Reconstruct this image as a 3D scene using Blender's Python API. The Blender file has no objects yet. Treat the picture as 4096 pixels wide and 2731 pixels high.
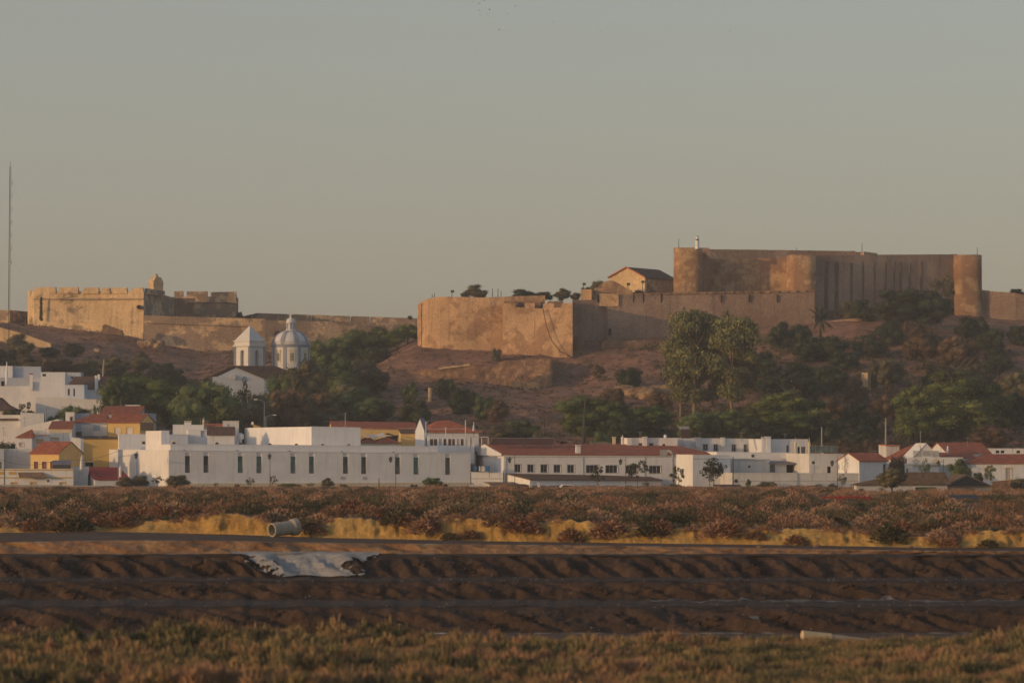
import bpy, math, random
import numpy as np
from mathutils import Vector, noise
R = math.radians
F = 13653.0; CX = 2048.0; HY = 1768.0; CH = 8.0      # focal length in photo pixels, principal column, eye-level row, eye height (m)
sc = bpy.context.scene
col = sc.collection
# ---------------------------------------------------------------- camera
cam = bpy.data.cameras.new("camera"); co = bpy.data.objects.new("camera", cam); col.objects.link(co)
co.location = (0, 0, CH); co.rotation_euler = (R(90), 0, 0)
cam.sensor_width = 36.0; cam.lens = F / 4096 * 36.0; cam.shift_y = (HY - 1365.5) / 4096
cam.clip_start = 1.0; cam.clip_end = 60000
cam.dof.use_dof = True; cam.dof.focus_distance = 560; cam.dof.aperture_fstop = 0.85
sc.camera = co
# ---------------------------------------------------------------- sun and sky
SUN_AZ, SUN_EL = 29.0, 8.0          # azimuth measured from -X towards the viewer
to_sun = Vector((-math.cos(R(SUN_AZ)) * math.cos(R(SUN_EL)), -math.sin(R(SUN_AZ)) * math.cos(R(SUN_EL)), math.sin(R(SUN_EL))))
sl = bpy.data.lights.new("sun", 'SUN'); so = bpy.data.objects.new("sun", sl); col.objects.link(so)
sl.energy = 2.0; sl.angle = R(0.5); sl.color = (0.74, 0.45, 0.20)
so.rotation_euler = (-to_sun).to_track_quat('-Z', 'Y').to_euler()
w = bpy.data.worlds.new("World"); sc.world = w; w.use_nodes = True
nt = w.node_tree; nt.nodes.clear()
sky = nt.nodes.new('ShaderNodeTexSky'); sky.sky_type = 'NISHITA'; sky.sun_disc = False
sky.sun_elevation = R(SUN_EL); sky.sun_rotation = math.atan2(to_sun.x, to_sun.y) % (2 * math.pi)
sky.air_density = 1.0; sky.dust_density = 1.6; sky.ozone_density = 2.0; sky.altitude = 0
mx = nt.nodes.new('ShaderNodeMix'); mx.data_type = 'RGBA'; mx.blend_type = 'MULTIPLY'; mx.inputs[0].default_value = 1
mx.inputs[7].default_value = (1.05, 0.90, 0.80, 1)
veil = nt.nodes.new('ShaderNodeMix'); veil.data_type = 'RGBA'; veil.inputs[0].default_value = .5; veil.inputs[7].default_value = (1.82, 1.67, 1.50, 1)   # thin even high haze, thicker towards the horizon
vtc = nt.nodes.new('ShaderNodeTexCoord'); vsp = nt.nodes.new('ShaderNodeSeparateXYZ'); vrp = nt.nodes.new('ShaderNodeMapRange'); nt.links.new(vtc.outputs['Generated'], vsp.inputs[0]); nt.links.new(vsp.outputs[2], vrp.inputs[0]); nt.links.new(vrp.outputs[0], veil.inputs[0])
vrp.inputs[1].default_value = .08; vrp.inputs[2].default_value = .45; vrp.inputs[3].default_value = .62; vrp.inputs[4].default_value = .05
bg = nt.nodes.new('ShaderNodeBackground'); bg.inputs[1].default_value = 0.15
wo = nt.nodes.new('ShaderNodeOutputWorld')
nt.links.new(sky.outputs[0], mx.inputs[6]); nt.links.new(mx.outputs[2], veil.inputs[6]); nt.links.new(veil.outputs[2], bg.inputs[0]); nt.links.new(bg.outputs[0], wo.inputs[0])
vs = sc.view_settings; vs.view_transform = 'Standard'; vs.look = 'None'; vs.exposure = 0.36; vs.gamma = 1
sc.cycles.max_bounces = 5; sc.cycles.diffuse_bounces = 2; sc.cycles.volume_bounces = 0; sc.cycles.transparent_max_bounces = 8
rng = random.Random(11)
nr = np.random.RandomState(5)
# ---------------------------------------------------------------- small tools
def X(px, D): return (px - CX) / F * D
def Z(py, D): return CH + (HY - py) * D / F
def P(px, py, D): return Vector((X(px, D), D, Z(py, D)))
def il(keys, vals, x): return float(np.interp(x, keys, vals))
def fbm(x, y, z=0.0, o=3):
    s = 0; a = 1; t = 0
    for i in range(o):
        s += a * noise.noise(Vector((x, y, z))); t += a; x *= 2.1; y *= 2.1; z *= 2.1; a *= .5
    return s / t
def tag(o, label=None, cat=None, group=None, kind=None):
    for k, v in (('label', label), ('category', cat), ('group', group), ('kind', kind)):
        if v: o[k] = v
    return o
def empty(name, loc, rz=0.0, label=None, cat=None, group=None):
    o = bpy.data.objects.new(name, None); col.objects.link(o); o.location = loc; o.rotation_euler = (0, 0, rz)
    o.empty_display_size = .5
    return tag(o, label, cat, group)
def mesh_np(name, V, Fc, mat, parent=None, tone=None, smooth=False):
    V = np.asarray(V, dtype=np.float32); Fc = np.asarray(Fc, dtype=np.int32)
    me = bpy.data.meshes.new(name); k = Fc.shape[1]
    me.vertices.add(len(V)); me.vertices.foreach_set('co', V.ravel())
    me.loops.add(Fc.size); me.loops.foreach_set('vertex_index', Fc.ravel())
    me.polygons.add(len(Fc)); me.polygons.foreach_set('loop_start', np.arange(0, Fc.size, k, dtype=np.int32))
    try: me.polygons.foreach_set('loop_total', np.full(len(Fc), k, dtype=np.int32))
    except Exception: pass
    if smooth: me.polygons.foreach_set('use_smooth', np.ones(len(Fc), dtype=bool))
    me.update(calc_edges=True)
    if tone is not None:
        a = me.attributes.new('tone', 'FLOAT', 'FACE'); a.data.foreach_set('value', np.asarray(tone, dtype=np.float32))
    me.materials.append(mat)
    return me
def obj(name, me, parent=None):
    o = bpy.data.objects.new(name, me); col.objects.link(o)
    if parent: o.parent = parent
    return o
class MB:
    def __init__(s): s.v = []; s.f = []
    def add(s, vs, fs):
        n = len(s.v); s.v += [tuple(p) for p in vs]; s.f += [tuple(i + n for i in f) for f in fs]; return s
    def quad(s, a, b, c, d): return s.add([a, b, c, d], [(0, 1, 2, 3)])
    def box(s, x0, x1, y0, y1, z0, z1):
        return s.add([(x0, y0, z0), (x1, y0, z0), (x1, y1, z0), (x0, y1, z0), (x0, y0, z1), (x1, y0, z1), (x1, y1, z1), (x0, y1, z1)],
                     [(0, 3, 2, 1), (4, 5, 6, 7), (0, 1, 5, 4), (1, 2, 6, 5), (2, 3, 7, 6), (3, 0, 4, 7)])
    def prism(s, poly, y0, y1):                  # polygon in x,z pushed from y0 to y1
        n = len(poly)
        return s.add([(x, y0, z) for x, z in poly] + [(x, y1, z) for x, z in poly],
                     [tuple(range(n)), tuple(range(2 * n - 1, n - 1, -1))] + [(i, i + n, (i + 1) % n + n, (i + 1) % n) for i in range(n)])
    def slab(s, pts, th):                        # any flat polygon thickened downwards
        n = len(pts)
        return s.add([tuple(p) for p in pts] + [(p[0], p[1], p[2] - th) for p in pts],
                     [tuple(range(n)), tuple(range(2 * n - 1, n - 1, -1))] + [(i, i + n, (i + 1) % n + n, (i + 1) % n) for i in range(n)])
    def cyl(s, p0, p1, r0, r1=None, n=8, cap=True):
        r1 = r0 if r1 is None else r1; p0 = Vector(p0); p1 = Vector(p1); d = (p1 - p0).normalized()
        a = d.orthogonal().normalized(); b = d.cross(a); vs = []
        for p, r in ((p0, r0), (p1, r1)):
            for i in range(n):
                t = 2 * math.pi * i / n; vs.append(p + a * (r * math.cos(t)) + b * (r * math.sin(t)))
        fs = [(i, (i + 1) % n, (i + 1) % n + n, i + n) for i in range(n)]
        if cap: fs += [tuple(range(n))[::-1], tuple(range(n, 2 * n))]
        return s.add(vs, fs)
    def lathe(s, c, prof, n=16, a0=0.0):          # prof: (radius, z)
        vs = []
        for r, z in prof:
            for i in range(n):
                t = 2 * math.pi * i / n + a0; vs.append((c[0] + r * math.cos(t), c[1] + r * math.sin(t), c[2] + z))
        fs = []
        for k in range(len(prof) - 1):
            for i in range(n):
                j = (i + 1) % n; fs.append((k * n + i, k * n + j, (k + 1) * n + j, (k + 1) * n + i))
        fs += [tuple(range(n))[::-1], tuple(range((len(prof) - 1) * n, len(prof) * n))]
        return s.add(vs, fs)
    def build(s, name, mat, parent=None, off=None, smooth=False, label=None):
        me = bpy.data.meshes.new(name)
        vv = s.v if off is None else [(p[0] - off[0], p[1] - off[1], p[2] - off[2]) for p in s.v]
        me.from_pydata(vv, [], s.f); me.materials.append(mat)
        if smooth:
            for p in me.polygons: p.use_smooth = True
        o = obj(name, me, parent)
        if label: o['label'] = label
        return o
# ---------------------------------------------------------------- materials
def srgb(r, g, b):
    f = lambda c: c / 12.92 if c <= .04045 else ((c + .055) / 1.055) ** 2.4
    return (f(r / 255), f(g / 255), f(b / 255))
class N:
    def __init__(s, name, rough=.9):
        s.m = bpy.data.materials.new(name); s.m.use_nodes = True; s.t = s.m.node_tree; s.b = s.t.nodes['Principled BSDF']
        s.b.inputs['Roughness'].default_value = rough; s.b.inputs['Specular IOR Level'].default_value = .2
    def n(s, k, **kw):
        x = s.t.nodes.new(k)
        for a, v in kw.items(): setattr(x, a, v)
        return x
    def l(s, a, b): s.t.links.new(a, b)
    def coord(s, sx=1, sy=1, sz=1):
        tc = s.n('ShaderNodeTexCoord'); mp = s.n('ShaderNodeMapping'); mp.inputs['Scale'].default_value = (sx, sy, sz)
        s.l(tc.outputs['Object'], mp.inputs[0]); return mp.outputs[0]
    def noise(s, scale, detail=4, rough=.6, vec=None, dist=0):
        x = s.n('ShaderNodeTexNoise'); x.inputs['Scale'].default_value = scale; x.inputs['Detail'].default_value = detail
        x.inputs['Roughness'].default_value = rough; x.inputs['Distortion'].default_value = dist
        s.l(vec if vec is not None else s.coord(), x.inputs['Vector']); return x.outputs[0]
    def ramp(s, fac, stops):
        x = s.n('ShaderNodeValToRGB'); e = x.color_ramp.elements
        while len(e) < len(stops): e.new(.5)
        for i, (p, c) in enumerate(stops): e[i].position = p; e[i].color = (c[0], c[1], c[2], 1) if not isinstance(c, (int, float)) else (c, c, c, 1)
        s.l(fac, x.inputs[0]); return x.outputs[0]
    def mix(s, fac, a, b, mode='MIX'):
        x = s.n('ShaderNodeMix', data_type='RGBA', blend_type=mode)
        if isinstance(fac, (int, float)): x.inputs[0].default_value = fac
        else: s.l(fac, x.inputs[0])
        for i, c in ((6, a), (7, b)):
            if isinstance(c, tuple): x.inputs[i].default_value = (*c[:3], 1)
            else: s.l(c, x.inputs[i])
        return x.outputs[2]
    def math(s, op, a, b=0.0):
        x = s.n('ShaderNodeMath', operation=op)
        for i, c in ((0, a), (1, b)):
            if isinstance(c, (int, float)): x.inputs[i].default_value = c
            else: s.l(c, x.inputs[i])
        return x.outputs[0]
    def bump(s, h, dist=.1, strength=.6):
        x = s.n('ShaderNodeBump'); x.inputs['Strength'].default_value = strength; x.inputs['Distance'].default_value = dist
        s.l(h, x.inputs['Height']); s.l(x.outputs[0], s.b.inputs['Normal'])
    def out(s, c):
        if isinstance(c, tuple): s.b.inputs['Base Color'].default_value = (*c, 1)
        else: s.l(c, s.b.inputs['Base Color'])
        return s.m
def plain(name, c, rough=.8, var=.12, scale=.7):
    m = N(name, rough); n = m.noise(scale, 4)
    lo = tuple(x * (1 - var) for x in c); hi = tuple(min(.9, x * (1 + var)) for x in c)
    return m.out(m.ramp(n, [(.3, lo), (.7, hi)]))
def plaster(name, c, dirt=(.30, .27, .23), amt=.35, var=.06):
    m = N(name, .9); base = m.ramp(m.noise(.35, 4), [(.3, tuple(x * (1 - var) for x in c)), (.7, tuple(min(.88, x * (1 + var)) for x in c))])
    st = m.noise(1.0, 5, .7, m.coord(1.6, 1.6, .16)); st = m.ramp(st, [(.52, 0.0), (.78, 1.0)])
    k = m.math('MULTIPLY', st, amt)
    m.bump(m.noise(3.0, 4), .03, .4)
    return m.out(m.mix(k, base, dirt))
def stone(name, c, c2, c3, s1=.12, s2=.8, mortar=0.0, brick=None, cover=.5, bump=.25):
    """c = render that still clings, c2 = bare masonry showing in patches, c3 = dark run-off streaks"""
    m = N(name, .95)
    fine = m.noise(s2 * 2.2, 6, .75)
    ca = m.ramp(fine, [(.25, tuple(x * .62 for x in c)), (.5, c), (.75, tuple(min(.85, x * 1.22) for x in c))])
    speck = m.noise(3.4, 3, .6, m.coord(1, 1, 1.4))
    cb = m.ramp(speck, [(.34, tuple(x * .68 for x in c2)), (.5, c2), (.68, tuple(min(.8, x * 1.4) for x in c2))])
    h = fine
    if brick:
        b = m.n('ShaderNodeTexBrick'); b.inputs['Scale'].default_value = brick; b.inputs['Mortar Size'].default_value = .06
        b.inputs['Color1'].default_value = (*[x * .75 for x in c2], 1); b.inputs['Color2'].default_value = (*[x * 1.25 for x in c2], 1)
        b.inputs['Mortar'].default_value = (*[x * .95 for x in c], 1)
        tc = m.n('ShaderNodeTexCoord'); sp = m.n('ShaderNodeSeparateXYZ'); cb_ = m.n('ShaderNodeCombineXYZ')
        m.l(tc.outputs['Object'], sp.inputs[0]); m.l(m.math('ADD', sp.outputs[0], m.math('MULTIPLY', sp.outputs[1], .7)), cb_.inputs[0]); m.l(sp.outputs[2], cb_.inputs[1])
        m.l(cb_.outputs[0], b.inputs['Vector']); cb = m.mix(.4, cb, b.outputs[0])
    patch = m.math('ADD', m.math('MULTIPLY', m.noise(s1 * 1.7, 7, .68, m.coord(1, 1, 1.25), .15), .85), m.math('MULTIPLY', fine, .18))
    k = m.ramp(patch, [(cover - .03, 0.0), (cover + .03, 1.0)])
    cc = m.mix(k, ca, cb)
    st = m.noise(.55, 5, .65, m.coord(1.3, 1.3, .09)); st = m.ramp(st, [(.53, 0.0), (.80, .6)])
    cc = m.mix(st, cc, c3)
    big = m.ramp(m.noise(.07, 4), [(.3, .66), (.7, 1.2)])
    cc = m.mix(1.0, cc, big, 'MULTIPLY')
    m.bump(m.math('ADD', m.math('MULTIPLY', speck, .6), h), bump, .8)
    return m.out(cc)
def tiles(name, c, dark=.55, ax=0, per=.42):
    m = N(name, .9)
    wv = m.n('ShaderNodeTexWave', wave_type='BANDS', bands_direction='X' if ax == 0 else 'Y'); wv.inputs['Scale'].default_value = 1 / per / 6.283 * 3.1416 * 1.0
    wv.inputs['Distortion'].default_value = .3; m.l(m.coord(), wv.inputs['Vector'])
    pat = m.noise(.9, 5, .7); base = m.ramp(pat, [(.25, tuple(x * .55 for x in c)), (.5, c), (.78, tuple(min(.8, x * 1.5) for x in c))])
    cc = m.mix(m.ramp(wv.outputs['Fac'], [(.0, dark), (.55, 0.0)]), base, tuple(x * .35 for x in c))
    m.bump(wv.outputs['Fac'], .08, .8)
    return m.out(cc)
def leaf(name, stops, trans=0.0):
    m = N(name, .85); a = m.n('ShaderNodeAttribute', attribute_name='tone'); oi = m.n('ShaderNodeObjectInfo')
    f = m.math('ADD', m.math('MULTIPLY', a.outputs['Fac'], .75), m.math('MULTIPLY', oi.outputs['Random'], .25))
    c = m.ramp(f, stops)
    return m.out(c)
WHITE = (.83, .81, .79)
m_white = plaster('white_wall', WHITE, amt=.3)
m_white2 = plaster('weathered_white_wall', (.70, .67, .63), (.28, .26, .24), .6)
m_blueshade = plaster('grey_blue_shade_wall', (.50, .54, .62), amt=.4)  # shaded white walls: the blue of their shade is put into the colour
m_yellow = plaster('yellow_wall', (.72, .50, .20), (.4, .3, .15), .2)
m_ochre = plaster('ochre_wall', (.60, .42, .15), (.4, .3, .15), .2)
m_cream = plaster('cream_wall', (.72, .60, .42), (.4, .3, .2), .3)
m_grey = plaster('grey_wall', (.42, .41, .40), (.2, .19, .18), .6)
m_trim = plain('yellow_trim', (.66, .42, .10)); m_bluetrim = plain('pale_blue_paint', (.42, .50, .60))
m_greytrim = plain('grey_trim', (.48, .47, .48)); m_redtrim = plain('dull_red_paint', (.35, .10, .07))
m_tile = tiles('terracotta_tiles', (.44, .14, .08))
m_tileb = tiles('brown_tiles', (.17, .105, .078)); m_tilebright = tiles('orange_tiles', (.56, .17, .085)); m_tilered = tiles('red_sheet_roof', (.38, .05, .045), .4, per=.9)
m_tileold = tiles('old_pale_tiles', (.32, .20, .13))
m_thatch = plain('mossy_old_tiles', (.17, .115, .075), .95, .4, 1.5)
m_brick = plain('brick_wall', (.30, .17, .10), .95, .3, 3)
def glass(name, c, r=.25):
    m = N(name, r); m.b.inputs['Specular IOR Level'].default_value = .5
    return m.out(m.ramp(m.noise(.8, 2), [(.35, tuple(x * .6 for x in c)), (.65, tuple(x * 1.4 for x in c))]))
m_glass = glass('dark_glass', (.028, .028, .032)); m_teal = glass('teal_glass', (.09, .26, .23)); m_tgrey = glass('grey_green_glass', (.09, .115, .105))
m_shut = plain('white_shutter', (.68, .64, .60)); m_wood = plain('brown_shutter', (.16, .07, .05)); m_reddoor = plain('red_brown_shutter', (.20, .07, .06))
m_green = plain('green_door', (.12, .17, .08)); m_dark = plain('dark_opening', (.02, .018, .018)); m_metal = plain('galvanised_metal', (.32, .32, .33), .5)
m_darkmetal = plain('dark_metal', (.06, .06, .065), .6); m_pole = plain('concrete_pole', (.34, .31, .27)); m_red = plain('red_plastic', (.42, .02, .025), .5)
m_panel = plain('solar_panel', (.10, .05, .045), .35); m_sheet = plain('grey_sheet_roof', (.22, .20, .24), .6)
m_bluecl = plain('blue_cloth', (.05, .16, .32)); m_wcloth = plain('white_cloth', (.62, .60, .60)); m_darkcl = plain('dark_netting', (.03, .03, .04))
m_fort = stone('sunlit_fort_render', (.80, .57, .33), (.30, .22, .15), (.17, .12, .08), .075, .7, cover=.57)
m_fort2 = stone('weathered_shaded_fort_wall', (.66, .47, .29), (.30, .215, .155), (.12, .095, .075), .09, .7, cover=.49)  # for weathered walls; on shaded faces it puts the shade into the colour
m_castle = stone('castle_render', (.68, .44, .25), (.36, .20, .115), (.17, .105, .065), .085, .7, brick=1.3, cover=.54)
m_keep = stone('castle_brick', (.64, .42, .23), (.33, .17, .10), (.15, .09, .06), .09, .8, brick=1.1, cover=.47)
m_wallold = stone('curtain_wall_rubble', (.42, .30, .22), (.38, .255, .185), (.08, .065, .055), .10, .9, cover=.46)
m_rubble = stone('rubble_wall', (.52, .33, .20), (.27, .155, .105), (.10, .07, .055), .3, 1.4, brick=1.0, cover=.47, bump=.5)
m_rock = stone('rock_face', (.55, .36, .20), (.29, .18, .11), (.07, .055, .05), .2, 1.0, cover=.5, bump=.6)
m_bark = plain('bark', (.11, .085, .065), .95, .3, 3); m_barkpale = plain('pale_bark', (.30, .22, .16), .9, .3, 1.5)
m_domew = plain('white_dome', (.70, .68, .66), .7, .05); m_domeg = plain('grey_blue_band', (.32, .34, .40), .8, .08)
G = lambda *s: [(p, c) for p, c in s]
l_pine = leaf('pine_needles', G((.0, (.025, .044, .016)), (.45, (.095, .125, .035)), (1, (.21, .24, .07))))
l_dark = leaf('dark_leaves', G((.0, (.016, .026, .016)), (.5, (.042, .056, .028)), (1, (.09, .105, .045))))
l_green = leaf('green_leaves', G((.0, (.032, .05, .022)), (.5, (.11, .145, .055)), (1, (.22, .26, .10))))
l_olive = leaf('olive_leaves', G((.0, (.045, .044, .026)), (.5, (.125, .112, .058)), (1, (.22, .19, .10))))
l_brown = leaf('dry_leaves', G((.0, (.045, .032, .02)), (.5, (.13, .084, .05)), (1, (.23, .15, .085))))
l_euc = leaf('eucalyptus_leaves', G((.0, (.06, .065, .026)), (.5, (.20, .20, .075)), (1, (.34, .31, .12))))
l_twig = leaf('bare_twigs', G((.0, (.07, .045, .035)), (.5, (.15, .09, .065)), (1, (.25, .155, .11))))
l_scrub = leaf('marsh_scrub_leaves', G((.0, (.03, .04, .024)), (.18, (.085, .09, .042)), (.36, (.17, .125, .075)), (.56, (.30, .145, .085)), (.78, (.46, .28, .18)), (1, (.64, .50, .32))))
l_fore = leaf('glasswort_shoots', G((.0, (.07, .07, .055)), (.22, (.20, .175, .08)), (.42, (.32, .225, .11)), (.7, (.36, .205, .125)), (1, (.50, .34, .21))))
# ================================================================ the land
KP = [0, 450, 900, 1300, 2000, 2600, 3300, 3700, 4096]
def cv(D, y=None, z=None): return (D, y, z)
CURVES = [cv(8, z=2.0), cv(60, z=.6), cv(112, z=0.0), cv(138, z=-.25), cv(165, z=-3.8), cv(213.5, y=2530), cv(218, y=2428), cv(230, y=2398),
    cv(233, y=2326), cv(240, y=2311), cv(244, y=2222), cv(250.8, y=2214),
    cv([253, 253, 253, 253, 253, 253, 252, 251, 251], y=[2168, 2160, 2162, 2170, 2177, 2184, 2195, 2202, 2204]),
    cv([275, 275, 272, 268, 264, 261, 257, 255, 255], y=[2130, 2126, 2136, 2150, 2164, 2172, 2181, 2190, 2187]),
    cv([277, 277, 273.5, 269.5, 265.5, 262.5, 258.3, 256.3, 256.3], y=[2100, 2098, 2060, 2078, 2086, 2106, 2126, 2146, 2130]),
    cv([290, 290, 286, 284, 282, 280, 278, 276, 276], y=[2080, 2076, 2050, 2058, 2066, 2086, 2104, 2118, 2112]),
    cv(305, y=[2050, 2048, 2034, 2040, 2046, 2060, 2076, 2086, 2084]), cv(345, y=2024), cv(405, y=1999), cv(480, y=1976), cv(560, y=1958), cv(622, z=.03)]
def cpt(k, px):
    D, y, z = CURVES[k]
    d = D if not isinstance(D, list) else il(KP, D, px)
    if z is None: z = Z(y if not isinstance(y, list) else il(KP, y, px), d)
    return d, z
def near(px, s):
    k = min(int(s), len(CURVES) - 2); t = s - k
    d0, z0 = cpt(k, px); d1, z1 = cpt(k + 1, px); d = d0 + (d1 - d0) * t
    w = (1.0 if 6 <= k < 10 else 0.0) + (t if k == 5 else 0.0) - (t if k == 10 else 0.0)
    if w > 0: d += w * 1.5 * fbm(px * .006, k * .35 + t * .35, 2, 3); return d, z0 + (z1 - z0) * t + w * .16 * fbm(px * .011, 3, 5, 3)
    return d, z0 + (z1 - z0) * t
HK = [-9000, -400, 0, 450, 800, 1100, 1400, 1540, 1660, 2000, 2300, 2600, 2900, 3200, 3500, 3800, 4100, 4500, 13000]
HD = [622, 660, 700, 740, 780, 810, 832, 840, 852, 870, 900, 950, 985, 1000, 1040, 1200, 1800, 6000]
HYT = {
 0:   [1943, 1800, 1715, 1635, 1570, 1520, 1490, 1480, 1468, 1450, 1425, 1360, 1300, 1292, 1270, 1330, 1500, 1740],
 450: [1943, 1830, 1745, 1690, 1640, 1595, 1570, 1558, 1545, 1525, 1488, 1405, 1332, 1322, 1300, 1330, 1500, 1740],
 800: [1943, 1860, 1790, 1730, 1690, 1650, 1625, 1612, 1598, 1570, 1530, 1452, 1390, 1384, 1340, 1350, 1500, 1740],
 1100:[1943, 1885, 1820, 1755, 1695, 1645, 1600, 1580, 1550, 1515, 1475, 1430, 1402, 1392, 1360, 1370, 1500, 1740],
 1400:[1943, 1880, 1800, 1725, 1650, 1595, 1550, 1535, 1510, 1480, 1455, 1420, 1402, 1395, 1370, 1380, 1500, 1740],
 1540:[1943, 1875, 1790, 1710, 1635, 1570, 1515, 1495, 1462, 1430, 1415, 1405, 1400, 1395, 1380, 1390, 1500, 1740],
 1660:[1943, 1870, 1785, 1705, 1630, 1575, 1530, 1480, 1415, 1375, 1365, 1365, 1365, 1365, 1365, 1390, 1500, 1740],
 2000:[1943, 1870, 1780, 1700, 1625, 1570, 1545, 1462, 1420, 1370, 1355, 1355, 1355, 1355, 1355, 1390, 1500, 1740],
 2300:[1943, 1870, 1780, 1700, 1620, 1565, 1535, 1470, 1428, 1360, 1340, 1340, 1340, 1340, 1340, 1390, 1500, 1740],
 2600:[1943, 1870, 1775, 1690, 1605, 1520, 1450, 1425, 1392, 1350, 1320, 1300, 1300, 1300, 1320, 1390, 1500, 1740],
 2900:[1943, 1870, 1770, 1685, 1600, 1515, 1445, 1415, 1375, 1325, 1290, 1260, 1260, 1260, 1300, 1390, 1500, 1740],
 3200:[1943, 1870, 1770, 1680, 1590, 1500, 1435, 1405, 1365, 1305, 1262, 1240, 1240, 1240, 1300, 1390, 1500, 1740],
 3500:[1943, 1870, 1770, 1675, 1580, 1495, 1420, 1390, 1345, 1285, 1235, 1225, 1225, 1225, 1300, 1390, 1500, 1740],
 3800:[1943, 1870, 1770, 1680, 1590, 1505, 1435, 1405, 1365, 1310, 1262, 1240, 1240, 1240, 1300, 1390, 1500, 1740],
 4100:[1943, 1870, 1775, 1690, 1610, 1530, 1465, 1440, 1400, 1345, 1285, 1262, 1262, 1262, 1300, 1390, 1500, 1740]}
def hrow(k):
    if k <= -400: k = 0
    if k >= 4500: k = 4100
    zs = [Z(y, d) for y, d in zip(HYT[k], HD)]; return zs
HZ = []
for k in HK:
    zs = hrow(k)
    if k <= -9000 or k >= 13000: zs = [z * .35 for z in zs]
    HZ.append(zs)
HZ = np.array(HZ)
def hill_z(px, D, nz=True):
    col_ = [np.interp(D, HD, HZ[i]) for i in range(len(HK))]
    z = float(np.interp(px, HK, col_))
    if nz and D > 640:
        a = min(1, (D - 640) / 60)
        x = X(px, D)
        z += a * (1.3 * fbm(x * .05, D * .05, 3.1, 3) + .9 * fbm(x * .2 + D * .09, D * .05, 9.0, 3) + .35 * abs(fbm(x * .6 + D * .2, D * .2, 4, 2)))
    return z
def ground_z(px, D):
    if D >= 622: return hill_z(px, D)
    ds, zs = zip(*[cpt(k, px) for k in range(len(CURVES))])
    return float(np.interp(D, ds, zs))
def find_D(px, y, d0=300.0):
    """distance at which the land is seen at photo row y"""
    D = d0; step = 2.0
    while D < 1040:
        z = ground_z(px, D)
        if HY + (CH - z) * F / D <= y: return D
        D += step
    return 1040.0
def grid(name, rows, cols, fn, mat, smooth=True):
    V = []; nc = len(cols)
    for s in rows:
        for px in cols: V.append(fn(px, s))
    Fc = []
    for i in range(len(rows) - 1):
        for j in range(nc - 1):
            a = i * nc + j; Fc.append((a, a + 1, a + nc + 1, a + nc))
    o = obj(name, mesh_np(name, V, Fc, mat, smooth=smooth)); o['kind'] = 'structure'; return o
FAR = [-9000, -5000, -3000, -1800, -1200, -900]
def cols_(step): return FAR + list(np.arange(-720, 4811, step)) + [5000, 5300, 5600, 7000, 9500, 13000]
def lin(a, b, n): return [a + (b - a) * i / n for i in range(n + 1)]
# soils
def soil(name, c1, c2, c3, s=.5, bump=.1, speck=None):
    m = N(name, .95); a = m.noise(s, 6, .7); cc = m.ramp(a, [(.32, c1), (.5, c2), (.68, c3)])
    f = m.noise(s * 9, 5, .8)
    cc = m.mix(.6, cc, m.ramp(f, [(.3, .55), (.7, 1.35)]), 'MULTIPLY')
    if speck:
        sp = m.ramp(m.noise(6.0, 2, .5), [(.73, 0.0), (.77, 1.0)]); cc = m.mix(sp, cc, speck)
    m.bump(m.math('ADD', f, m.math('MULTIPLY', a, 1.5)), bump * 1.6, 1.0)
    return m.out(cc)
s_hill = soil('dry_hill_soil', (.18, .105, .07), (.37, .195, .13), (.54, .30, .195), .12, .5)
s_mud = soil('dark_salt_mud', (.036, .026, .022), (.085, .053, .037), (.15, .09, .058), .45, .14, (.34, .32, .30))
s_bench = soil('grey_salt_mud', (.050, .036, .028), (.080, .056, .044), (.12, .088, .070), .5, .08, (.30, .28, .26))
s_sand = soil('sandy_bank_soil', (.24, .13, .075), (.52, .29, .15), (.74, .45, .22), .35, .3)
s_track = soil('brown_track_soil', (.09, .06, .045), (.13, .085, .062), (.18, .12, .085), .5, .05)
s_clay = soil('yellow_clay', (.50, .28, .10), (.80, .49, .15), (.88, .58, .21), .28, .35)
s_marsh = soil('marsh_soil', (.12, .085, .06), (.20, .135, .095), (.32, .22, .15), .2, .1)
s_salt = soil('salt_crust', (.46, .46, .48), (.72, .70, .68), (.86, .83, .80), .9, .3)
def base_fn(px, s):
    d, z = near(px, s); x = X(px, d)
    return (x, d, z + .10 * fbm(x * .35, d * .35, 1.0, 3))
def mud_fn(px, s):
    d, z = near(px, s); x = X(px, d); k = int(s)
    if k in (5, 7, 9) and s - k > 1e-6:
        t = s - k; lo, up = cpt(k, px)[1], cpt(min(k + 1, 21), px)[1]
        hgt = up - lo; dd = cpt(k + 1, px)[0] - cpt(k, px)[0]
        sh = (1 - t) * (1 - t * .4) * {5: 5.5, 7: 3.6, 9: 2.4}[k]
        sh *= 1 + .9 * fbm(x * .07, k * 2.2, 1, 2); u = x - sh + 1.9 * fbm(x * .13, k * 7.3, t * .6, 3); per = {5: 3.4, 7: 2.6, 9: 1.9}[k] * 1.0
        ph = u / per + .7 * fbm(u * .23, k * 3.1, 0, 2); fr = ph - math.floor(ph)
        rid = (1 - abs(2 * fr - 1)) ** .8 - .5; rid *= max(.12, .9 + 1.5 * fbm(u * .17, 4.4 + k, k, 3))
        u2 = x - sh * 1.6 + 2.2 * fbm(x * .21, k * 1.3, 4, 2); f2 = u2 / (per * 1.83) + 3; f2 -= math.floor(f2); rid = .78 * rid + .5 * ((1 - abs(2 * f2 - 1)) - .5) * (.6 + 1.2 * fbm(x * .1, k, 8, 2))
        amp = math.sin(math.pi * min(1, max(0, t)) ** .8)
        return (x, d - amp * (.55 * rid * dd / 5.0 + .35 * fbm(x * 1.1, s * 5, 2, 2)), z + amp * (.85 * rid + .30 * fbm(x * 1.6, s * 5, 5, 4)))
    return (x, d, z + .05 * fbm(x * .9, d * .9, 1.0, 3))
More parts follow.
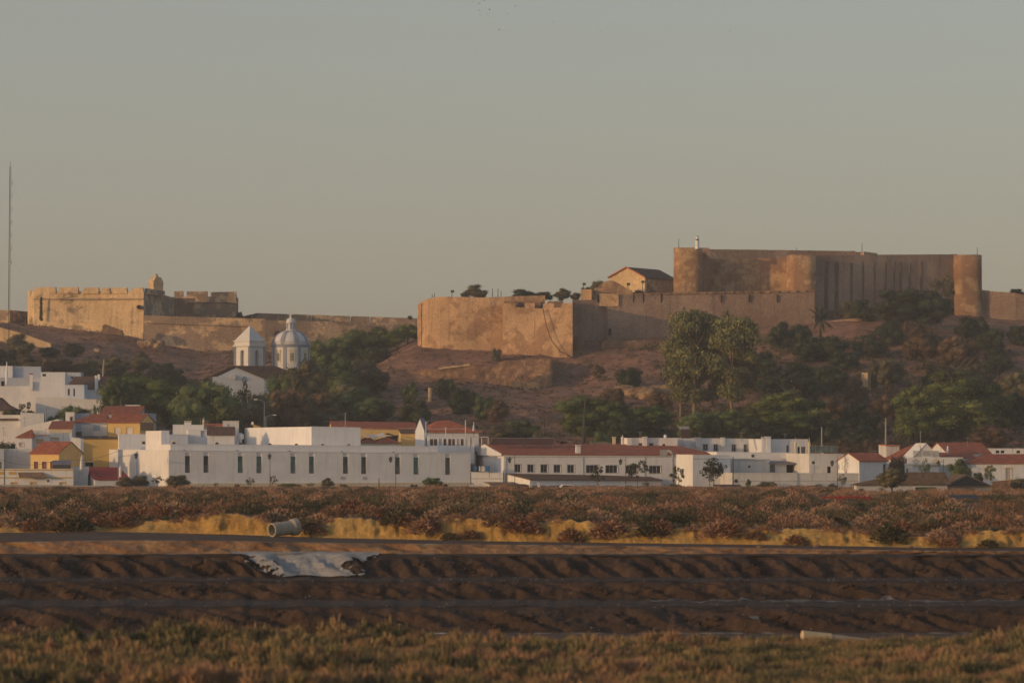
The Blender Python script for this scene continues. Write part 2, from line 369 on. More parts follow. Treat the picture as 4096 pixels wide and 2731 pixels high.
grid('ground', lin(0, 4, 20) + lin(4, 5, 6)[1:], cols_(24), base_fn, s_track)
grid('salt_pan_banks', lin(5, 6, 34) + lin(6, 7, 5)[1:] + lin(7, 8, 30)[1:] + lin(8, 9, 3)[1:] + lin(9, 10, 30)[1:] + lin(10, 11, 3)[1:], cols_(6), mud_fn, s_mud)
def sand_fn(px, s):
    d, z = near(px, s); x = X(px, d); t = min(1.0, s - 11); a = math.sin(math.pi * t) ** .6 if s < 12 else .2
    g = fbm(x * .28 + t * 1.2, 3, t * .3, 3)
    return (x, d + a * (1.6 * g + .5 * fbm(x * 1.1 + t * 2.2, t * 2, 5, 3)), z + a * .34 * fbm(x * .9 - t, t * 3, 8, 4))
grid('sandy_slope', lin(11, 12, 16), cols_(8), sand_fn, s_sand)
grid('track', lin(12, 13, 6), cols_(12), lambda px, s: (X(px, near(px, s)[0]), near(px, s)[0], near(px, s)[1] + .04 * fbm(px * .01, s * 4, 0, 2) * math.sin(math.pi * (s - 12))), s_track)
BKX = [0, 60, 110, 250, 330, 430, 560, 620, 700, 760, 860, 1050, 1090, 1180, 1300, 1330, 1420, 1500, 1560, 1680, 1735, 1760, 1890, 1960, 2050, 2090, 2165, 2230, 2380, 2405, 2470, 2500, 2620, 2650, 2690, 2900, 3060, 3110, 3200, 3540, 3570, 3640, 3720, 3760, 3840, 3880, 4096]
BKY = [.9, .8, .5, .45, .6, .8, .9, 1.1, .9, 1.0, 1.15, 1.0, .7, .6, .7, 1.05, 1.15, 1.0, .9, .9, .6, 1.1, 1.15, 1.0, .95, .6, 1.0, 1.2, 1.15, .6, .7, 1.0, .95, .6, .9, 1.05, 1.1, 1.0, 1.2, 1.15, .4, 1.0, 1.05, .5, .6, 1.3, 1.2]
def bankf(px): return il(BKX, BKY, px) + .22 * fbm(px * .03, 4, 4, 3)
def clay_fn(px, s):
    d, z = near(px, s); x = X(px, d); t = s - 13
    if t <= 1:
        lo = cpt(13, px)[1]; z = lo + (z - lo) * bankf(px) ; a = math.sin(math.pi * min(1, t * .9 + .05))
        return (x, d + a * (.75 * fbm(x * .9, t * .5, 4, 3) + .4 * fbm(x * 3.2, t * 1.3, 7, 3) + 1.1 * fbm(x * .15, 8, t * .4, 2)) + t * 1.3 * fbm(x * .12, 6, 0, 2), z + .12 * fbm(x * 1.7, t * 4, 3, 2) * min(1, t * 3))
    return (x, d + 1.3 * fbm(x * .12, 6, 0, 2) * (2 - s + 13) , z + .25 * fbm(x * .2, d * .2, 3, 2) * min(1, 15 - s) + (near(px, 14)[1] - cpt(13, px)[1]) * (bankf(px) - 1) * max(0, 15 - s))
grid('clay_bank', lin(13, 14, 16), cols_(8), clay_fn, s_clay)
def mar_fn(px, s):
    if s < 15: return clay_fn(px, s)
    d, z = near(px, s); x = X(px, d)
    return (x, d, z + (.3 * fbm(x * .09, d * .06, 3, 3) if s < 20.7 else 0) * min(1, (s - 15) * 2))
grid('marsh', [14, 14.1, 14.3, 14.5, 14.75] + lin(15, 21, 40), cols_(16), mar_fn, s_marsh)
def hill_fn(px, D):
    x = X(px, D); return (x, D, hill_z(px, D) if D > 625 else cpt(21, px)[1])
hr = [622, 640] + list(np.arange(652, 826, 5)) + [829, 832, 834, 836, 838, 840, 843, 847, 852, 856, 861, 866, 870] + list(np.arange(876, 1045, 7)) + [1060, 1100, 1200, 1400, 1800, 2600, 4000]
grid('hill', hr, cols_(16), hill_fn, s_hill)
s_paleedge = soil('thin_salt_film', (.12, .10, .09), (.24, .21, .19), (.40, .36, .34), 1.2, .1)
# salt spilled over the upper bank, and the pale crusted bench
def salt_patch():
    V = []; Fc = []; cols = list(np.arange(930, 1520, 5)); rows = lin(9.0, 10.0, 36) + [10.3, 10.6, 10.95]; nc = len(cols)
    for s in rows:
        for px in cols:
            x, y, z = mud_fn(px, s); dn, zn = near(px, s); V.append((x, y * .6 + dn * .4 - .12, z * .6 + zn * .4 + .16 + .05 * fbm(x * 2.2, y * 2, 0, 3)))
    for i in range(len(rows) - 1):
        for j in range(nc - 1):
            t = min(1, rows[i] - 9); px = cols[j]
            L = il([0, .15, .5, .8, .97, 1.0], [1095, 1070, 1030, 1000, 970, 900], t) + 70 * fbm(t * 9, 1.2, 0, 4); Rr = il([0, .25, .5, .62, .8, 1.0], [1420, 1400, 1380, 1400, 1480, 1519], t) + 35 * fbm(t * 7, 5.2, 0, 3)
            if min(px - L, Rr - px) / 90 + 1.5 * fbm(px * .03, t * 9, 3, 4) > (.12 if t < .9 else -.1): a = i * nc + j; Fc.append((a, a + 1, a + nc + 1, a + nc))
    o = obj('salt_heap', mesh_np('salt_heap', V, Fc, s_salt, smooth=True))
    tag(o, 'white salt spilled down the dark mud bank below the pipe', 'salt', kind='stuff')
salt_patch()
def strip(name, s0, s1, p0, p1, lift, mat, kind='structure', n=3, ragged=.0, label=None, cat=None):
    V = []; Fc = []; cols = list(np.arange(p0, p1, 8)); rows = lin(s0, s1, n); nc = len(cols)
    for s in rows:
        for px in cols:
            x, y, z = mud_fn(px, s + ragged * fbm(px * .012, s * 2, 3, 3)); V.append((x, y, z + lift))
    for i in range(n):
        for j in range(nc - 1): a = i * nc + j; Fc.append((a, a + 1, a + nc + 1, a + nc))
    o = obj(name, mesh_np(name, V, Fc, mat, smooth=True)); o['kind'] = kind
    return tag(o, label, cat)
strip('mud_bench', 6.05, 6.95, -720, 4810, .03, s_bench, ragged=.1)
strip('mud_bench', 8.05, 8.98, -720, 4810, .03, s_bench, ragged=.1)
strip('salt_edge', 6.74, 6.90, 2600, 4340, .05, s_paleedge, ragged=.5, n=2, kind='stuff', label='thin pale salt line along the right mud bench', cat='salt')
# ================================================================ vegetation
def ico(sub=2):
    import bmesh
    bm = bmesh.new(); bmesh.ops.create_icosphere(bm, subdivisions=sub, radius=1)
    v = np.array([p.co[:] for p in bm.verts]); f = np.array([[q.index for q in p.verts] for p in bm.faces]); bm.free(); return v, f
ICOV, ICOF = ico(2)
def cards(c, s, outward, tone, st, seed, flat=.5):
    """leaf-sized quads at points c, edge length s, leaning along outward"""
    n = len(c); r = np.random.RandomState(seed)
    d = outward * flat + r.normal(size=(n, 3)) * .8; d /= np.linalg.norm(d, axis=1)[:, None] + 1e-9
    a = np.cross(d, r.normal(size=(n, 3))); a /= np.linalg.norm(a, axis=1)[:, None] + 1e-9; b = np.cross(d, a)
    sz = (s * (.6 + .8 * r.rand(n)))[:, None]; k = sz * (.45 + .5 * r.rand(n)[:, None])
    V = np.stack([c - a * sz * .5, c + b * k * .5, c + a * sz * .5, c - b * k * .5], 1).reshape(-1, 3) * st
    Fq = np.arange(4 * n).reshape(-1, 4)
    return V, Fq, tone
def crown_arrays(blobs, per, s, seed, core=.78, aspect=1.0):
    r = np.random.RandomState(seed); VS = []; FS = []; TS = []; o = 0
    for (x, y, z, rx, rz) in blobs:
        n = int(per * rx * rx * 60) + 20
        d = r.normal(size=(n, 3)); d /= np.linalg.norm(d, axis=1)[:, None]
        rad = .72 + .42 * r.rand(n) ** 1.2; lump = 1 + .16 * np.sin(d[:, 0] * 5 + x * 40) * np.cos(d[:, 2] * 6 + y * 30)
        c = np.array([x, y, z]) + d * (rad * lump)[:, None] * np.array([rx, rx, rz])
        bt = .5 + .42 * (r.rand() - .5) * 1.6
        tone = np.clip(bt + .38 * (r.rand(n) - .5), 0, 1)
        V, Fq, t = cards(c, np.full(n, s), d, tone, np.ones(3), r.randint(1 << 30))
        VS.append(V); FS.append(Fq + o); TS.append(t); o += len(V)
        if core:
            m = 1 + .22 * np.sin(ICOV[:, 0] * 7 + x * 90) * np.cos(ICOV[:, 1] * 6 + z * 50 + ICOV[:, 2] * 5)
            cvv = ICOV * m[:, None] * core * np.array([rx, rx, rz]) + np.array([x, y, z])
            q = np.concatenate([ICOF, ICOF[:, 2:3]], 1); VS.append(cvv); FS.append(q + o); TS.append(np.clip(bt + .2 * (r.rand(len(q)) - .5), 0, 1)); o += len(cvv)
    return np.concatenate(VS), np.concatenate(FS), np.concatenate(TS)
def tri_quads(Fq): return Fq
def blob_set(kind, seed):
    r = random.Random(seed); B = []
    def ell(n, cz, rxy, rz, r0, r1, q=.85, sh=.35):
        for i in range(n):
            d = Vector((r.gauss(0, 1), r.gauss(0, 1), r.gauss(0, 1))).normalized(); k = sh + (1 - sh) * r.random() ** .5
            rr = r.uniform(r0, r1); B.append((d.x * (rxy - rr * .8) * k, d.y * (rxy - rr * .8) * k, cz + d.z * (rz - rr * .75) * k, rr, rr * q))
    if kind == 'round': ell(30, .54, .49, .46, .12, .19); B.append((0, 0, .52, .27, .26))
    elif kind == 'bush': ell(26, .42, .50, .56, .12, .2, 1.0); B.append((0, 0, .36, .30, .32)); 
    elif kind == 'umbrella':
        ell(34, .60, .50, .40, .10, .16, .8, .5); B.append((0, 0, .58, .31, .26)); ell(8, .28, .30, .22, .12, .17, .9)
    elif kind == 'pine':
        ell(34, .50, .50, .48, .09, .15, .62, .5); B.append((0, 0, .42, .25, .30)); ell(10, .75, .24, .22, .07, .12, .7, .3); ell(10, .2, .44, .18, .1, .15, .6, .3)
    elif kind == 'euc':
        ell(26, .72, .40, .27, .10, .17, .42, .35); ell(20, .46, .46, .24, .09, .15, .42, .4); ell(10, .24, .26, .16, .08, .13, .4)
    elif kind == 'sparse': ell(26, .62, .46, .38, .05, .10, .8, .3)
    return [(x, y, max(z, rz * .4), rx, rz) for x, y, z, rx, rz in B]
PER = dict(round=11, bush=10, umbrella=14, pine=17, euc=14, sparse=7); LS = dict(round=.026, bush=.032, umbrella=.021, pine=.021, euc=.026, sparse=.042)
CORE = dict(round=.72, bush=.7, umbrella=.72, pine=.62, euc=.5, sparse=0)
_cr = {}; _tr = {}
def crown_mesh(kind, var, mat, name='crown'):
    key = (kind, var, mat.name)
    if key not in _cr:
        if (kind, var) not in _tr: _tr[(kind, var)] = crown_arrays(blob_set(kind, 100 + var * 17 + len(kind)), PER[kind] * 14, LS[kind], var + 5, CORE[kind])
        V, Fq, T = _tr[(kind, var)]
        # triangles of the core come as quads with a doubled corner: split them off
        tri = Fq[:, 2] == Fq[:, 3]; me = bpy.data.meshes.new(name)
        fl = [tuple(f[:3]) if t else tuple(f) for f, t in zip(Fq.tolist(), tri.tolist())]
        me.from_pydata(V.tolist(), [], fl); a = me.attributes.new('tone', 'FLOAT', 'FACE'); a.data.foreach_set('value', T.astype(np.float32)); me.materials.append(mat)
        _cr[key] = me
    return _cr[key]
def trunk_mesh(kind, var, mat):
    key = ('trunk', kind, var, mat.name)
    if key not in _cr:
        r = random.Random(var * 7 + 3); b = MB(); top = dict(umbrella=.5, pine=.85, euc=.72, round=.42, sparse=.6, bush=.3)[kind]; r0 = dict(bush=.02, sparse=.014, euc=.022).get(kind, .026)
        p = Vector((0, 0, -.04)); n = 5; pts = [p]
        for i in range(n): p = p + Vector((r.uniform(-.02, .02), r.uniform(-.02, .02), (top + .04) / n)); pts.append(p)
        for i in range(n): b.cyl(pts[i], pts[i + 1], r0 * (1 - .13 * i), r0 * (1 - .13 * (i + 1)), 7, False)
        for i in range(9 if kind != 'bush' else 6):
            q = pts[r.randint(2, n)] if kind != 'bush' else pts[1]; a = r.uniform(0, 6.283); L = r.uniform(.15, .33)
            q1 = q + Vector((math.cos(a) * L * .5, math.sin(a) * L * .5, L * .5)); q2 = q1 + Vector((math.cos(a) * L * .4, math.sin(a) * L * .4, L * .6))
            b.cyl(q, q1, r0 * .45, r0 * .3, 5, False); b.cyl(q1, q2, r0 * .3, r0 * .12, 5, False)
        me = bpy.data.meshes.new('trunk'); me.from_pydata(b.v, [], b.f); me.materials.append(mat); _cr[key] = me
    return _cr[key]
def bare_mesh(var, mat):
    key = ('bare', var, mat.name)
    if key not in _cr:
        r = random.Random(var + 50); b = MB()
        def grow(p, d, L, rad, lv):
            q = p + d * L; b.cyl(p, q, rad, rad * .65, 4 if lv else 6, False)
            if lv >= 4: return
            for i in range(3 if lv < 3 else 4):
                nd = (d + Vector((r.uniform(-.8, .8), r.uniform(-.8, .8), r.uniform(-.2, .6)))).normalized(); grow(q, nd, L * r.uniform(.55, .8), rad * .58, lv + 1)
        for i in range(3): grow(Vector((0, 0, -.02)), Vector((r.uniform(-.5, .5), r.uniform(-.5, .5), 1)).normalized(), .27, .014, 0)
        me = bpy.data.meshes.new('crown'); me.from_pydata(b.v, [], b.f); me.materials.append(mat)
        a = me.attributes.new('tone', 'FLOAT', 'FACE'); a.data.foreach_set('value', np.random.RandomState(var).rand(len(b.f)).astype(np.float32)); _cr[key] = me
    return _cr[key]
_tv = [0]
def tree(px, yt, yb, wpx, kind, mat, label, D=None, name='tree', cat='tree', group=None, bark=None, rot=None, sink=0.0, cut=1.0):
    """one tree: foot where the land is seen at row yb (or at distance D), top at row yt, wpx wide"""
    if D is None: D = find_D(px, yb)
    zg = ground_z(px, D); zt = Z(yt, D); H = max(.8, zt - zg); W = wpx / F * D / (.94 if kind != 'bush' else .98)
    _tv[0] += 1; v = _tv[0] % 4
    root = empty(name, (X(px, D), D, zg - sink), rng.uniform(0, 6.28) if rot is None else rot, label, cat, group); root.scale = (W, W, H * cut)
    if kind == 'bare':
        obj('crown', bare_mesh(v, mat), root)
    else:
        obj('crown', crown_mesh(kind, v, mat), root)
        obj('trunk', trunk_mesh(kind, v, bark or m_bark), root)
    return root
def tuft_mesh(name, C, Rr, H, tone, per, size, mat, seed=1, up=.8, spread=.25, thin=.3):
    """a mass of many small shoots: n plants, per shoots each"""
    r = np.random.RandomState(seed); n = len(C); C = np.asarray(C); idx = np.repeat(np.arange(n), per)
    m = len(idx); a = r.rand(m) * 6.283; rr = np.sqrt(r.rand(m)); h = r.rand(m)
    k = np.sqrt(np.clip(1 - h * h * .8, 0, 1)) * rr
    p = C[idx] + np.stack([np.cos(a) * k * Rr[idx], np.sin(a) * k * Rr[idx], h * H[idx] * (1 - .35 * rr)], 1)
    d = np.stack([np.cos(a) * rr, np.sin(a) * rr, np.full(m, up)], 1) + r.normal(size=(m, 3)) * spread; d /= np.linalg.norm(d, axis=1)[:, None]
    sd = np.cross(d, r.normal(size=(m, 3))); sd /= np.linalg.norm(sd, axis=1)[:, None] + 1e-9
    L = (size[idx] if isinstance(size, np.ndarray) else size) * (.5 + r.rand(m)); Wd = L * thin
    V = np.stack([p - sd * Wd[:, None], p + sd * Wd[:, None], p + d * L[:, None]], 1).reshape(-1, 3)
    T = np.clip(tone[idx] + .30 * (r.rand(m) - .5), 0, 1)
    return mesh_np(name, V, np.arange(3 * m).reshape(-1, 3), mat, tone=T)
# ================================================================ houses
class House:
    """root at the front left corner; local X along the front, Y into the depth, Z up"""
    def __init__(s, name, label, x0, x1, D, r, yb, depth=None, xl=None, xr=None, cat='house', group=None):
        s.r = R(r); s.c = math.cos(s.r); s.s = math.sin(s.r); s.A = (X(x0, D), D); s.x0 = x0; s.x1 = x1
        s.w = s.fu(x1); s.B = (s.A[0] + s.w * s.c, s.A[1] + s.w * s.s)
        if xl is not None: depth = s.lu(xl)
        if xr is not None: depth = s.ru(xr)
        s.d = abs(depth); s.z0 = Z(yb, D); s.root = empty(name, (s.A[0], s.A[1], s.z0), s.r, label, cat, group)
        s.holes = {'f': [], 'l': [], 'r': []}; s.late = []; s.zt = 0; s.zt2 = 0
    def fu(s, px): t = (px - CX) / F; return (t * s.A[1] - s.A[0]) / (s.c - t * s.s)
    def lu(s, px): t = (px - CX) / F; return (t * s.A[1] - s.A[0]) / (-s.s - t * s.c)
    def uv(s, px, v): t = (px - CX) / F; return s.fu(px) + v * (t * s.c + s.s) / (s.c - t * s.s)
    def block(s, px0, px1, yt, yb, v0, dep, mat, name='upper_storey', yt2=None, cope=True, label=None, th=.1, xl=None):
        u0, u1 = s.uv(px0, v0), s.uv(px1, v0)
        if xl is not None: t = (xl - CX) / F; ax, ay = s.A[0] + u0 * s.c - v0 * s.s, s.A[1] + u0 * s.s + v0 * s.c; dep = (t * ay - ax) / (-s.s - t * s.c)
        z1 = Z(yt, s.A[1] + u0 * s.s + v0 * s.c) - s.z0; z2 = z1 if yt2 is None else Z(yt2, s.A[1] + u1 * s.s + v0 * s.c) - s.z0
        zb = Z(yb, s.A[1] + u0 * s.s + v0 * s.c) - s.z0
        b = MB().prism([(u0, zb), (u1, zb), (u1, z2), (u0, z1)], v0, v0 + dep); o = b.build(name, mat, s.root, label=label)
        if cope: MB().prism([(u0 - .05, z1 + .003), (u1 + .05, z2 + .003), (u1 + .05, z2 + th), (u0 - .05, z1 + th)], v0 - .05, v0 + .2).build('coping', mat, o)
        return o
    def ru(s, px): t = (px - CX) / F; return (t * s.B[1] - s.B[0]) / (-s.s - t * s.c)
    def fz(s, py, u=0.0, v=0.0): return Z(py, s.A[1] + u * s.s + v * s.c) - s.z0
    def loc(s, face, px, py):
        if face == 'f': u = s.fu(px); return u, s.fz(py, u)
        if face == 'l': v = s.lu(px); return v, s.fz(py, 0, v)
        v = s.ru(px); return v, s.fz(py, s.w, v)
    def win(s, x0, y0, x1, y1, mat=None, frame=None, rec=.18, face='f', name='window', sill=False, bars=0, top=0):
        a, za = s.loc(face, x0, y1); b, zb = s.loc(face, x1, y0)
        if a > b: a, b = b, a
        s.holes[face].append([a, b, za, zb, rec, mat or m_glass, frame, name, sill, bars, top]); return s
    def P3(s, face, u, z, out=0.0):          # point on a face, pushed outwards
        if face == 'f': return (u, -out, z)
        if face == 'l': return (-out, u, z)
        return (s.w + out, u, z)
    def walls(s, yt, mat, yt2=None, mats=None, roof='flat', yr=None, rmat=None, over=.3, cap=True, hipin=None, ur=None, name='wall', th=.14, rz=None):
        s.zt = s.fz(yt); s.zt2 = s.zt if yt2 is None else s.fz(yt2, s.w); b = MB(); w, d = s.w, s.d
        topz = lambda face, u: s.zt + (s.zt2 - s.zt) * ((u / w) if face == 'f' else (1 if face == 'r' else 0))
        for face, L in (('f', w), ('l', d), ('r', d)):
            hs = s.holes[face]; us = sorted({0.0, L} | {min(max(q, 0), L) for h in hs for q in h[:2]}); zs = sorted({-2.5} | {h[2] for h in hs} | {h[3] for h in hs})
            for i in range(len(us) - 1):
                for j in range(len(zs)):
                    ua, ub = us[i], us[i + 1]; z_a = zs[j]; last = j == len(zs) - 1; z_b = None if last else zs[j + 1]
                    mu = (ua + ub) / 2; mz = z_a + .01 if last else (z_a + z_b) / 2
                    if any(h[0] <= mu <= h[1] and h[2] <= mz <= h[3] for h in hs): continue
                    b.quad(s.P3(face, ua, z_a), s.P3(face, ub, z_a), s.P3(face, ub, topz(face, ub) if last else z_b), s.P3(face, ua, topz(face, ua) if last else z_b))
            for h in hs:
                a0, a1, za, zb, rec = h[:5]
                o = [s.P3(face, *q) for q in ((a0, za), (a1, za), (a1, zb), (a0, zb))]; n_ = [s.P3(face, *q, -rec) for q in ((a0, za), (a1, za), (a1, zb), (a0, zb))]
                for k in range(4): b.quad(o[k], o[(k + 1) % 4], n_[(k + 1) % 4], n_[k])
        b.quad((0, d, -2.5), (w, d, -2.5), (w, d, s.zt2), (0, d, s.zt))
        if roof in ('flat', 'parapet'): b.quad((0, 0, s.zt - .02), (w, 0, s.zt2 - .02), (w, d, s.zt2 - .02), (0, d, s.zt - .02))
        zt = s.zt
        if roof == 'gable_u':
            vr = d / 2 if rz is None else rz; zr = s.fz(yr, 0, vr); dz = s.zt2 - s.zt
            b.add([(0, 0, zt), (0, d, zt), (0, vr, zr)], [(0, 1, 2)]).add([(w, 0, s.zt2), (w, d, s.zt2), (w, vr, zr + dz)], [(0, 1, 2)])
        if roof == 'gable_v':
            u_ = w / 2 if ur is None else s.fu(ur); zr = s.fz(yr, u_); b.add([(0, 0, zt), (w, 0, s.zt2), (u_, 0, zr)], [(0, 1, 2)]).add([(0, d, zt), (w, d, s.zt2), (u_, d, zr)], [(0, 1, 2)])
        if roof == 'shed':
            zr = s.fz(yr, 0, d); b.add([(0, 0, zt), (0, d, zt), (0, d, zr)], [(0, 1, 2)]).add([(w, 0, s.zt2), (w, d, s.zt2), (w, d, zr)], [(0, 1, 2)]); b.quad((0, d, zt), (w, d, s.zt2), (w, d, zr), (0, d, zr))
        if roof == 'shed_u':                      # falls from the left side to the right side (yr = row of the left top)
            b.v = b.v; zr = s.fz(yr); b.add([(0, 0, zt), (w, 0, s.zt2), (0, 0, zr)], [(0, 1, 2)]).quad((0, 0, zt), (0, d, zt), (0, d, zr), (0, 0, zr))
        b.build(name, mat, s.root)
        rm = rmat or m_tile; rb = MB(); o = over
        if roof == 'gable_u':
            k = (zr - zt) / vr; k2 = (zr - zt) / (d - vr)
            rb.slab([(-o * .5, -o, zt - k * o + th), (w + o * .5, -o, zt + dz - k * o + th), (w + o * .5, vr, zr + dz + th), (-o * .5, vr, zr + th)], th)
            rb.slab([(-o * .5, vr + .01, zr + th), (w + o * .5, vr + .01, zr + dz + th), (w + o * .5, d + o, zt + dz - k2 * o + th), (-o * .5, d + o, zt - k2 * o + th)], th)
        if roof == 'gable_v':
            k = (zr - zt) / u_; k2 = (zr - s.zt2) / (w - u_)
            rb.slab([(-o, -o * .5, zt - k * o + th), (u_, -o * .5, zr + th), (u_, d + o * .5, zr + th), (-o, d + o * .5, zt - k * o + th)], th)
            rb.slab([(u_ + .01, -o * .5, zr + th), (w + o, -o * .5, s.zt2 - k2 * o + th), (w + o, d + o * .5, s.zt2 - k2 * o + th), (u_ + .01, d + o * .5, zr + th)], th)
        if roof == 'shed':
            k = (zr - zt) / d; rb.slab([(-o * .5, -o, zt - k * o + th), (w + o * .5, -o, s.zt2 - k * o + th), (w + o * .5, d, zr + th), (-o * .5, d, zr + th)], th)
        if roof == 'shed_u':
            k = (zr - s.zt2) / w; rb.slab([(0, -o, zr + th), (w + o, -o, s.zt2 - k * o + th), (w + o, d, s.zt2 - k * o + th), (0, d, zr + th)], th)
        if roof == 'hip':
            hi = hipin if hipin is not None else d / 2; vr = d / 2; zr = s.fz(yr, 0, vr)
            e = [(-o, -o, zt), (w + o, -o, s.zt2), (w + o, d + o, s.zt2), (-o, d + o, zt)]; r0, r1 = ((hi, hi) if not isinstance(hi, tuple) else hi)
            g = [(r0, vr, zr), (w - r1, vr, zr)]
            v = [(p[0], p[1], p[2] - .1) for p in e] + [(p[0], p[1], p[2] + .06) for p in e] + g
            rb.add(v, [(0, 1, 5, 4), (1, 2, 6, 5), (2, 3, 7, 6), (3, 0, 4, 7), (3, 2, 1, 0), (4, 5, 9, 8), (6, 7, 8, 9), (5, 6, 9), (7, 4, 8)])
        if rb.v: s.roof = rb.build('roof', rm, s.root); s.zr = zr
        if roof in ('flat',) and cap:
            t = .12; rb.box(-.06, w + .06, -.06, .18, s.zt - .0, s.zt + t) if s.zt == s.zt2 else rb.prism([(-.06, s.zt), (w + .06, s.zt2), (w + .06, s.zt2 + t), (-.06, s.zt + t)], -.06, .18)
            rb.box(-.06, .18, .181, d, s.zt, s.zt + t); rb.box(w - .18, w + .06, .181, d, s.zt2, s.zt2 + t); rb.build('parapet_coping', mat, s.root)
        for face in 'flr':
            for a0, a1, za, zb, rec, m, fr, nm, sill, bars, top in s.holes[face]:
                q = [s.P3(face, *z, -rec + .02) for z in ((a0, za), (a1, za), (a1, zb - top), (a0, zb - top))]; q2 = [s.P3(face, *z, -rec) for z in ((a0, za), (a1, za), (a1, zb - top), (a0, zb - top))]
                wb = MB().add(q + q2, [(0, 1, 2, 3), (7, 6, 5, 4), (0, 4, 5, 1), (1, 5, 6, 2), (2, 6, 7, 3), (3, 7, 4, 0)]); wo_ = wb.build(nm, m, s.root)
                if top:
                    q = [s.P3(face, *z, -.14) for z in ((a0, zb - top), (a1, zb - top), (a1, zb), (a0, zb))]; MB().quad(*q).build('panel', mat, wo_)
                if fr:
                    f_ = MB(); t = .14 if rec < .5 else .2
                    for (ua, ub, va, vb) in ((a0 - t, a1 + t, zb, zb + t), (a0 - t, a1 + t, za - t, za), (a0 - t, a0, za, zb), (a1, a1 + t, za, zb)):
                        p = [s.P3(face, ua, va, .035), s.P3(face, ub, va, .035), s.P3(face, ub, vb, .035), s.P3(face, ua, vb, .035)]; p2 = [s.P3(face, ua, va, -.01), s.P3(face, ub, va, -.01), s.P3(face, ub, vb, -.01), s.P3(face, ua, vb, -.01)]
                        f_.add(p + p2, [(0, 1, 2, 3), (0, 4, 5, 1), (1, 5, 6, 2), (2, 6, 7, 3), (3, 7, 4, 0)])
                    f_.build('frame', fr, wo_)
                if bars:
                    f_ = MB(); zc = zb - top; h_ = bars if bars < 1 else 1
                    nb = max(2, int((a1 - a0) / .17))
                    if bars < 1:
                        for k in range(nb + 1):
                            u = a0 + (a1 - a0) * k / nb; p = s.P3(face, u, za, -.1); f_.cyl(p, (p[0], p[1], za + (zb - za) * bars), .025, n=4, cap=False)
                        f_.build('railing', m_metal, wo_)
                    else:
                        for k in range(1, int(bars) + 1):
                            u = a0 + (a1 - a0) * k / (bars + 1); p0 = s.P3(face, u - .035, za, -rec + .05); p1 = s.P3(face, u + .035, zb, -rec + .09)
                            f_.box(min(p0[0], p1[0]), max(p0[0], p1[0]) , min(p0[1], p1[1]), max(p0[1], p1[1]), za, zb)
                        f_.build('mullion', m_greytrim, wo_)
        return s
    def band(s, x0, y0, x1, y1, mat, face='f', out=.05, name='trim_band'):
        a, za = s.loc(face, x0, y1); b, zb = s.loc(face, x1, y0); p0 = s.P3(face, a, za, out); p1 = s.P3(face, b, zb, .002)
        return MB().box(min(p0[0], p1[0]), max(p0[0], p1[0]), min(p0[1], p1[1]), max(p0[1], p1[1]), za, zb).build(name, mat, s.root)
    def chimney(s, px, y0, y1, wpx, v=1.0, kind='box', mat=None, capm=None):
        u = s.uv(px, v); D = s.A[1] + u * s.s + v * s.c
        h0 = Z(y1, D) - s.z0; h1 = Z(y0, D) - s.z0; w2 = wpx / F * D / 2; m = mat or m_white; b = MB()
        if kind == 'box':
            b.box(u - w2, u + w2, v - w2 * .8, v + w2 * .8, h0 - .6, h1 - .25); o = b.build('chimney', m, s.root)
            c = MB().box(u - w2 - .07, u + w2 + .07, v - w2 * .8 - .07, v + w2 * .8 + .07, h1 - .16, h1)
            for dx in (-.7, 0, .7): c.box(u + dx * w2 - .06, u + dx * w2 + .06, v - w2 * .75, v - w2 * .5, h1 - .26, h1 - .16)
            c.build('cap', capm or m, o); MB().box(u - w2 * .85, u + w2 * .85, v - w2 * .6, v + w2 * .6, h1 - .25, h1 - .161).build('vent', m_dark, o)
        elif kind == 'cone':
            H = h1 - h0; b.lathe((u, v, h0 - .5), [(w2, 0), (w2, .5 + H * .3), (w2 * .8, .5 + H * .35), (w2 * .55, .5 + H * .75)], 10); o = b.build('chimney', m, s.root)
            MB().lathe((u, v, h0 + H * .74), [(w2 * .7, 0), (w2 * .7, H * .05), (w2 * .35, H * .14), (w2 * .16, H * .2), (.02, H * .27)], 10).build('cap', capm or m, o)
        elif kind == 'minaret':
            H = h1 - h0; b.lathe((u, v, h0 - .4), [(w2 * .8, 0), (w2 * .8, .4 + H * .35), (w2, .4 + H * .4), (w2, .4 + H * .62), (w2 * .5, .4 + H * .72)], 12); o = b.build('chimney', m, s.root)
            MB().lathe((u, v, h0 + H * .71), [(w2 * .45, 0), (w2 * .2, H * .15), (.02, H * .29)], 10).build('cap', capm or m, o)
        return o
def aircon(px, py, D, w, h, label, rz=0.0):
    r = empty('air_conditioner', P(px, py, D), rz, label, 'air conditioner'); MB().box(-w / 2, w / 2, -.32, -.02, 0, h).build('case', m_shut, r)
    MB().cyl((-w * .15, -.34, h * .5), (-w * .15, -.325, h * .5), h * .38, n=14).build('fan', m_darkmetal, r)
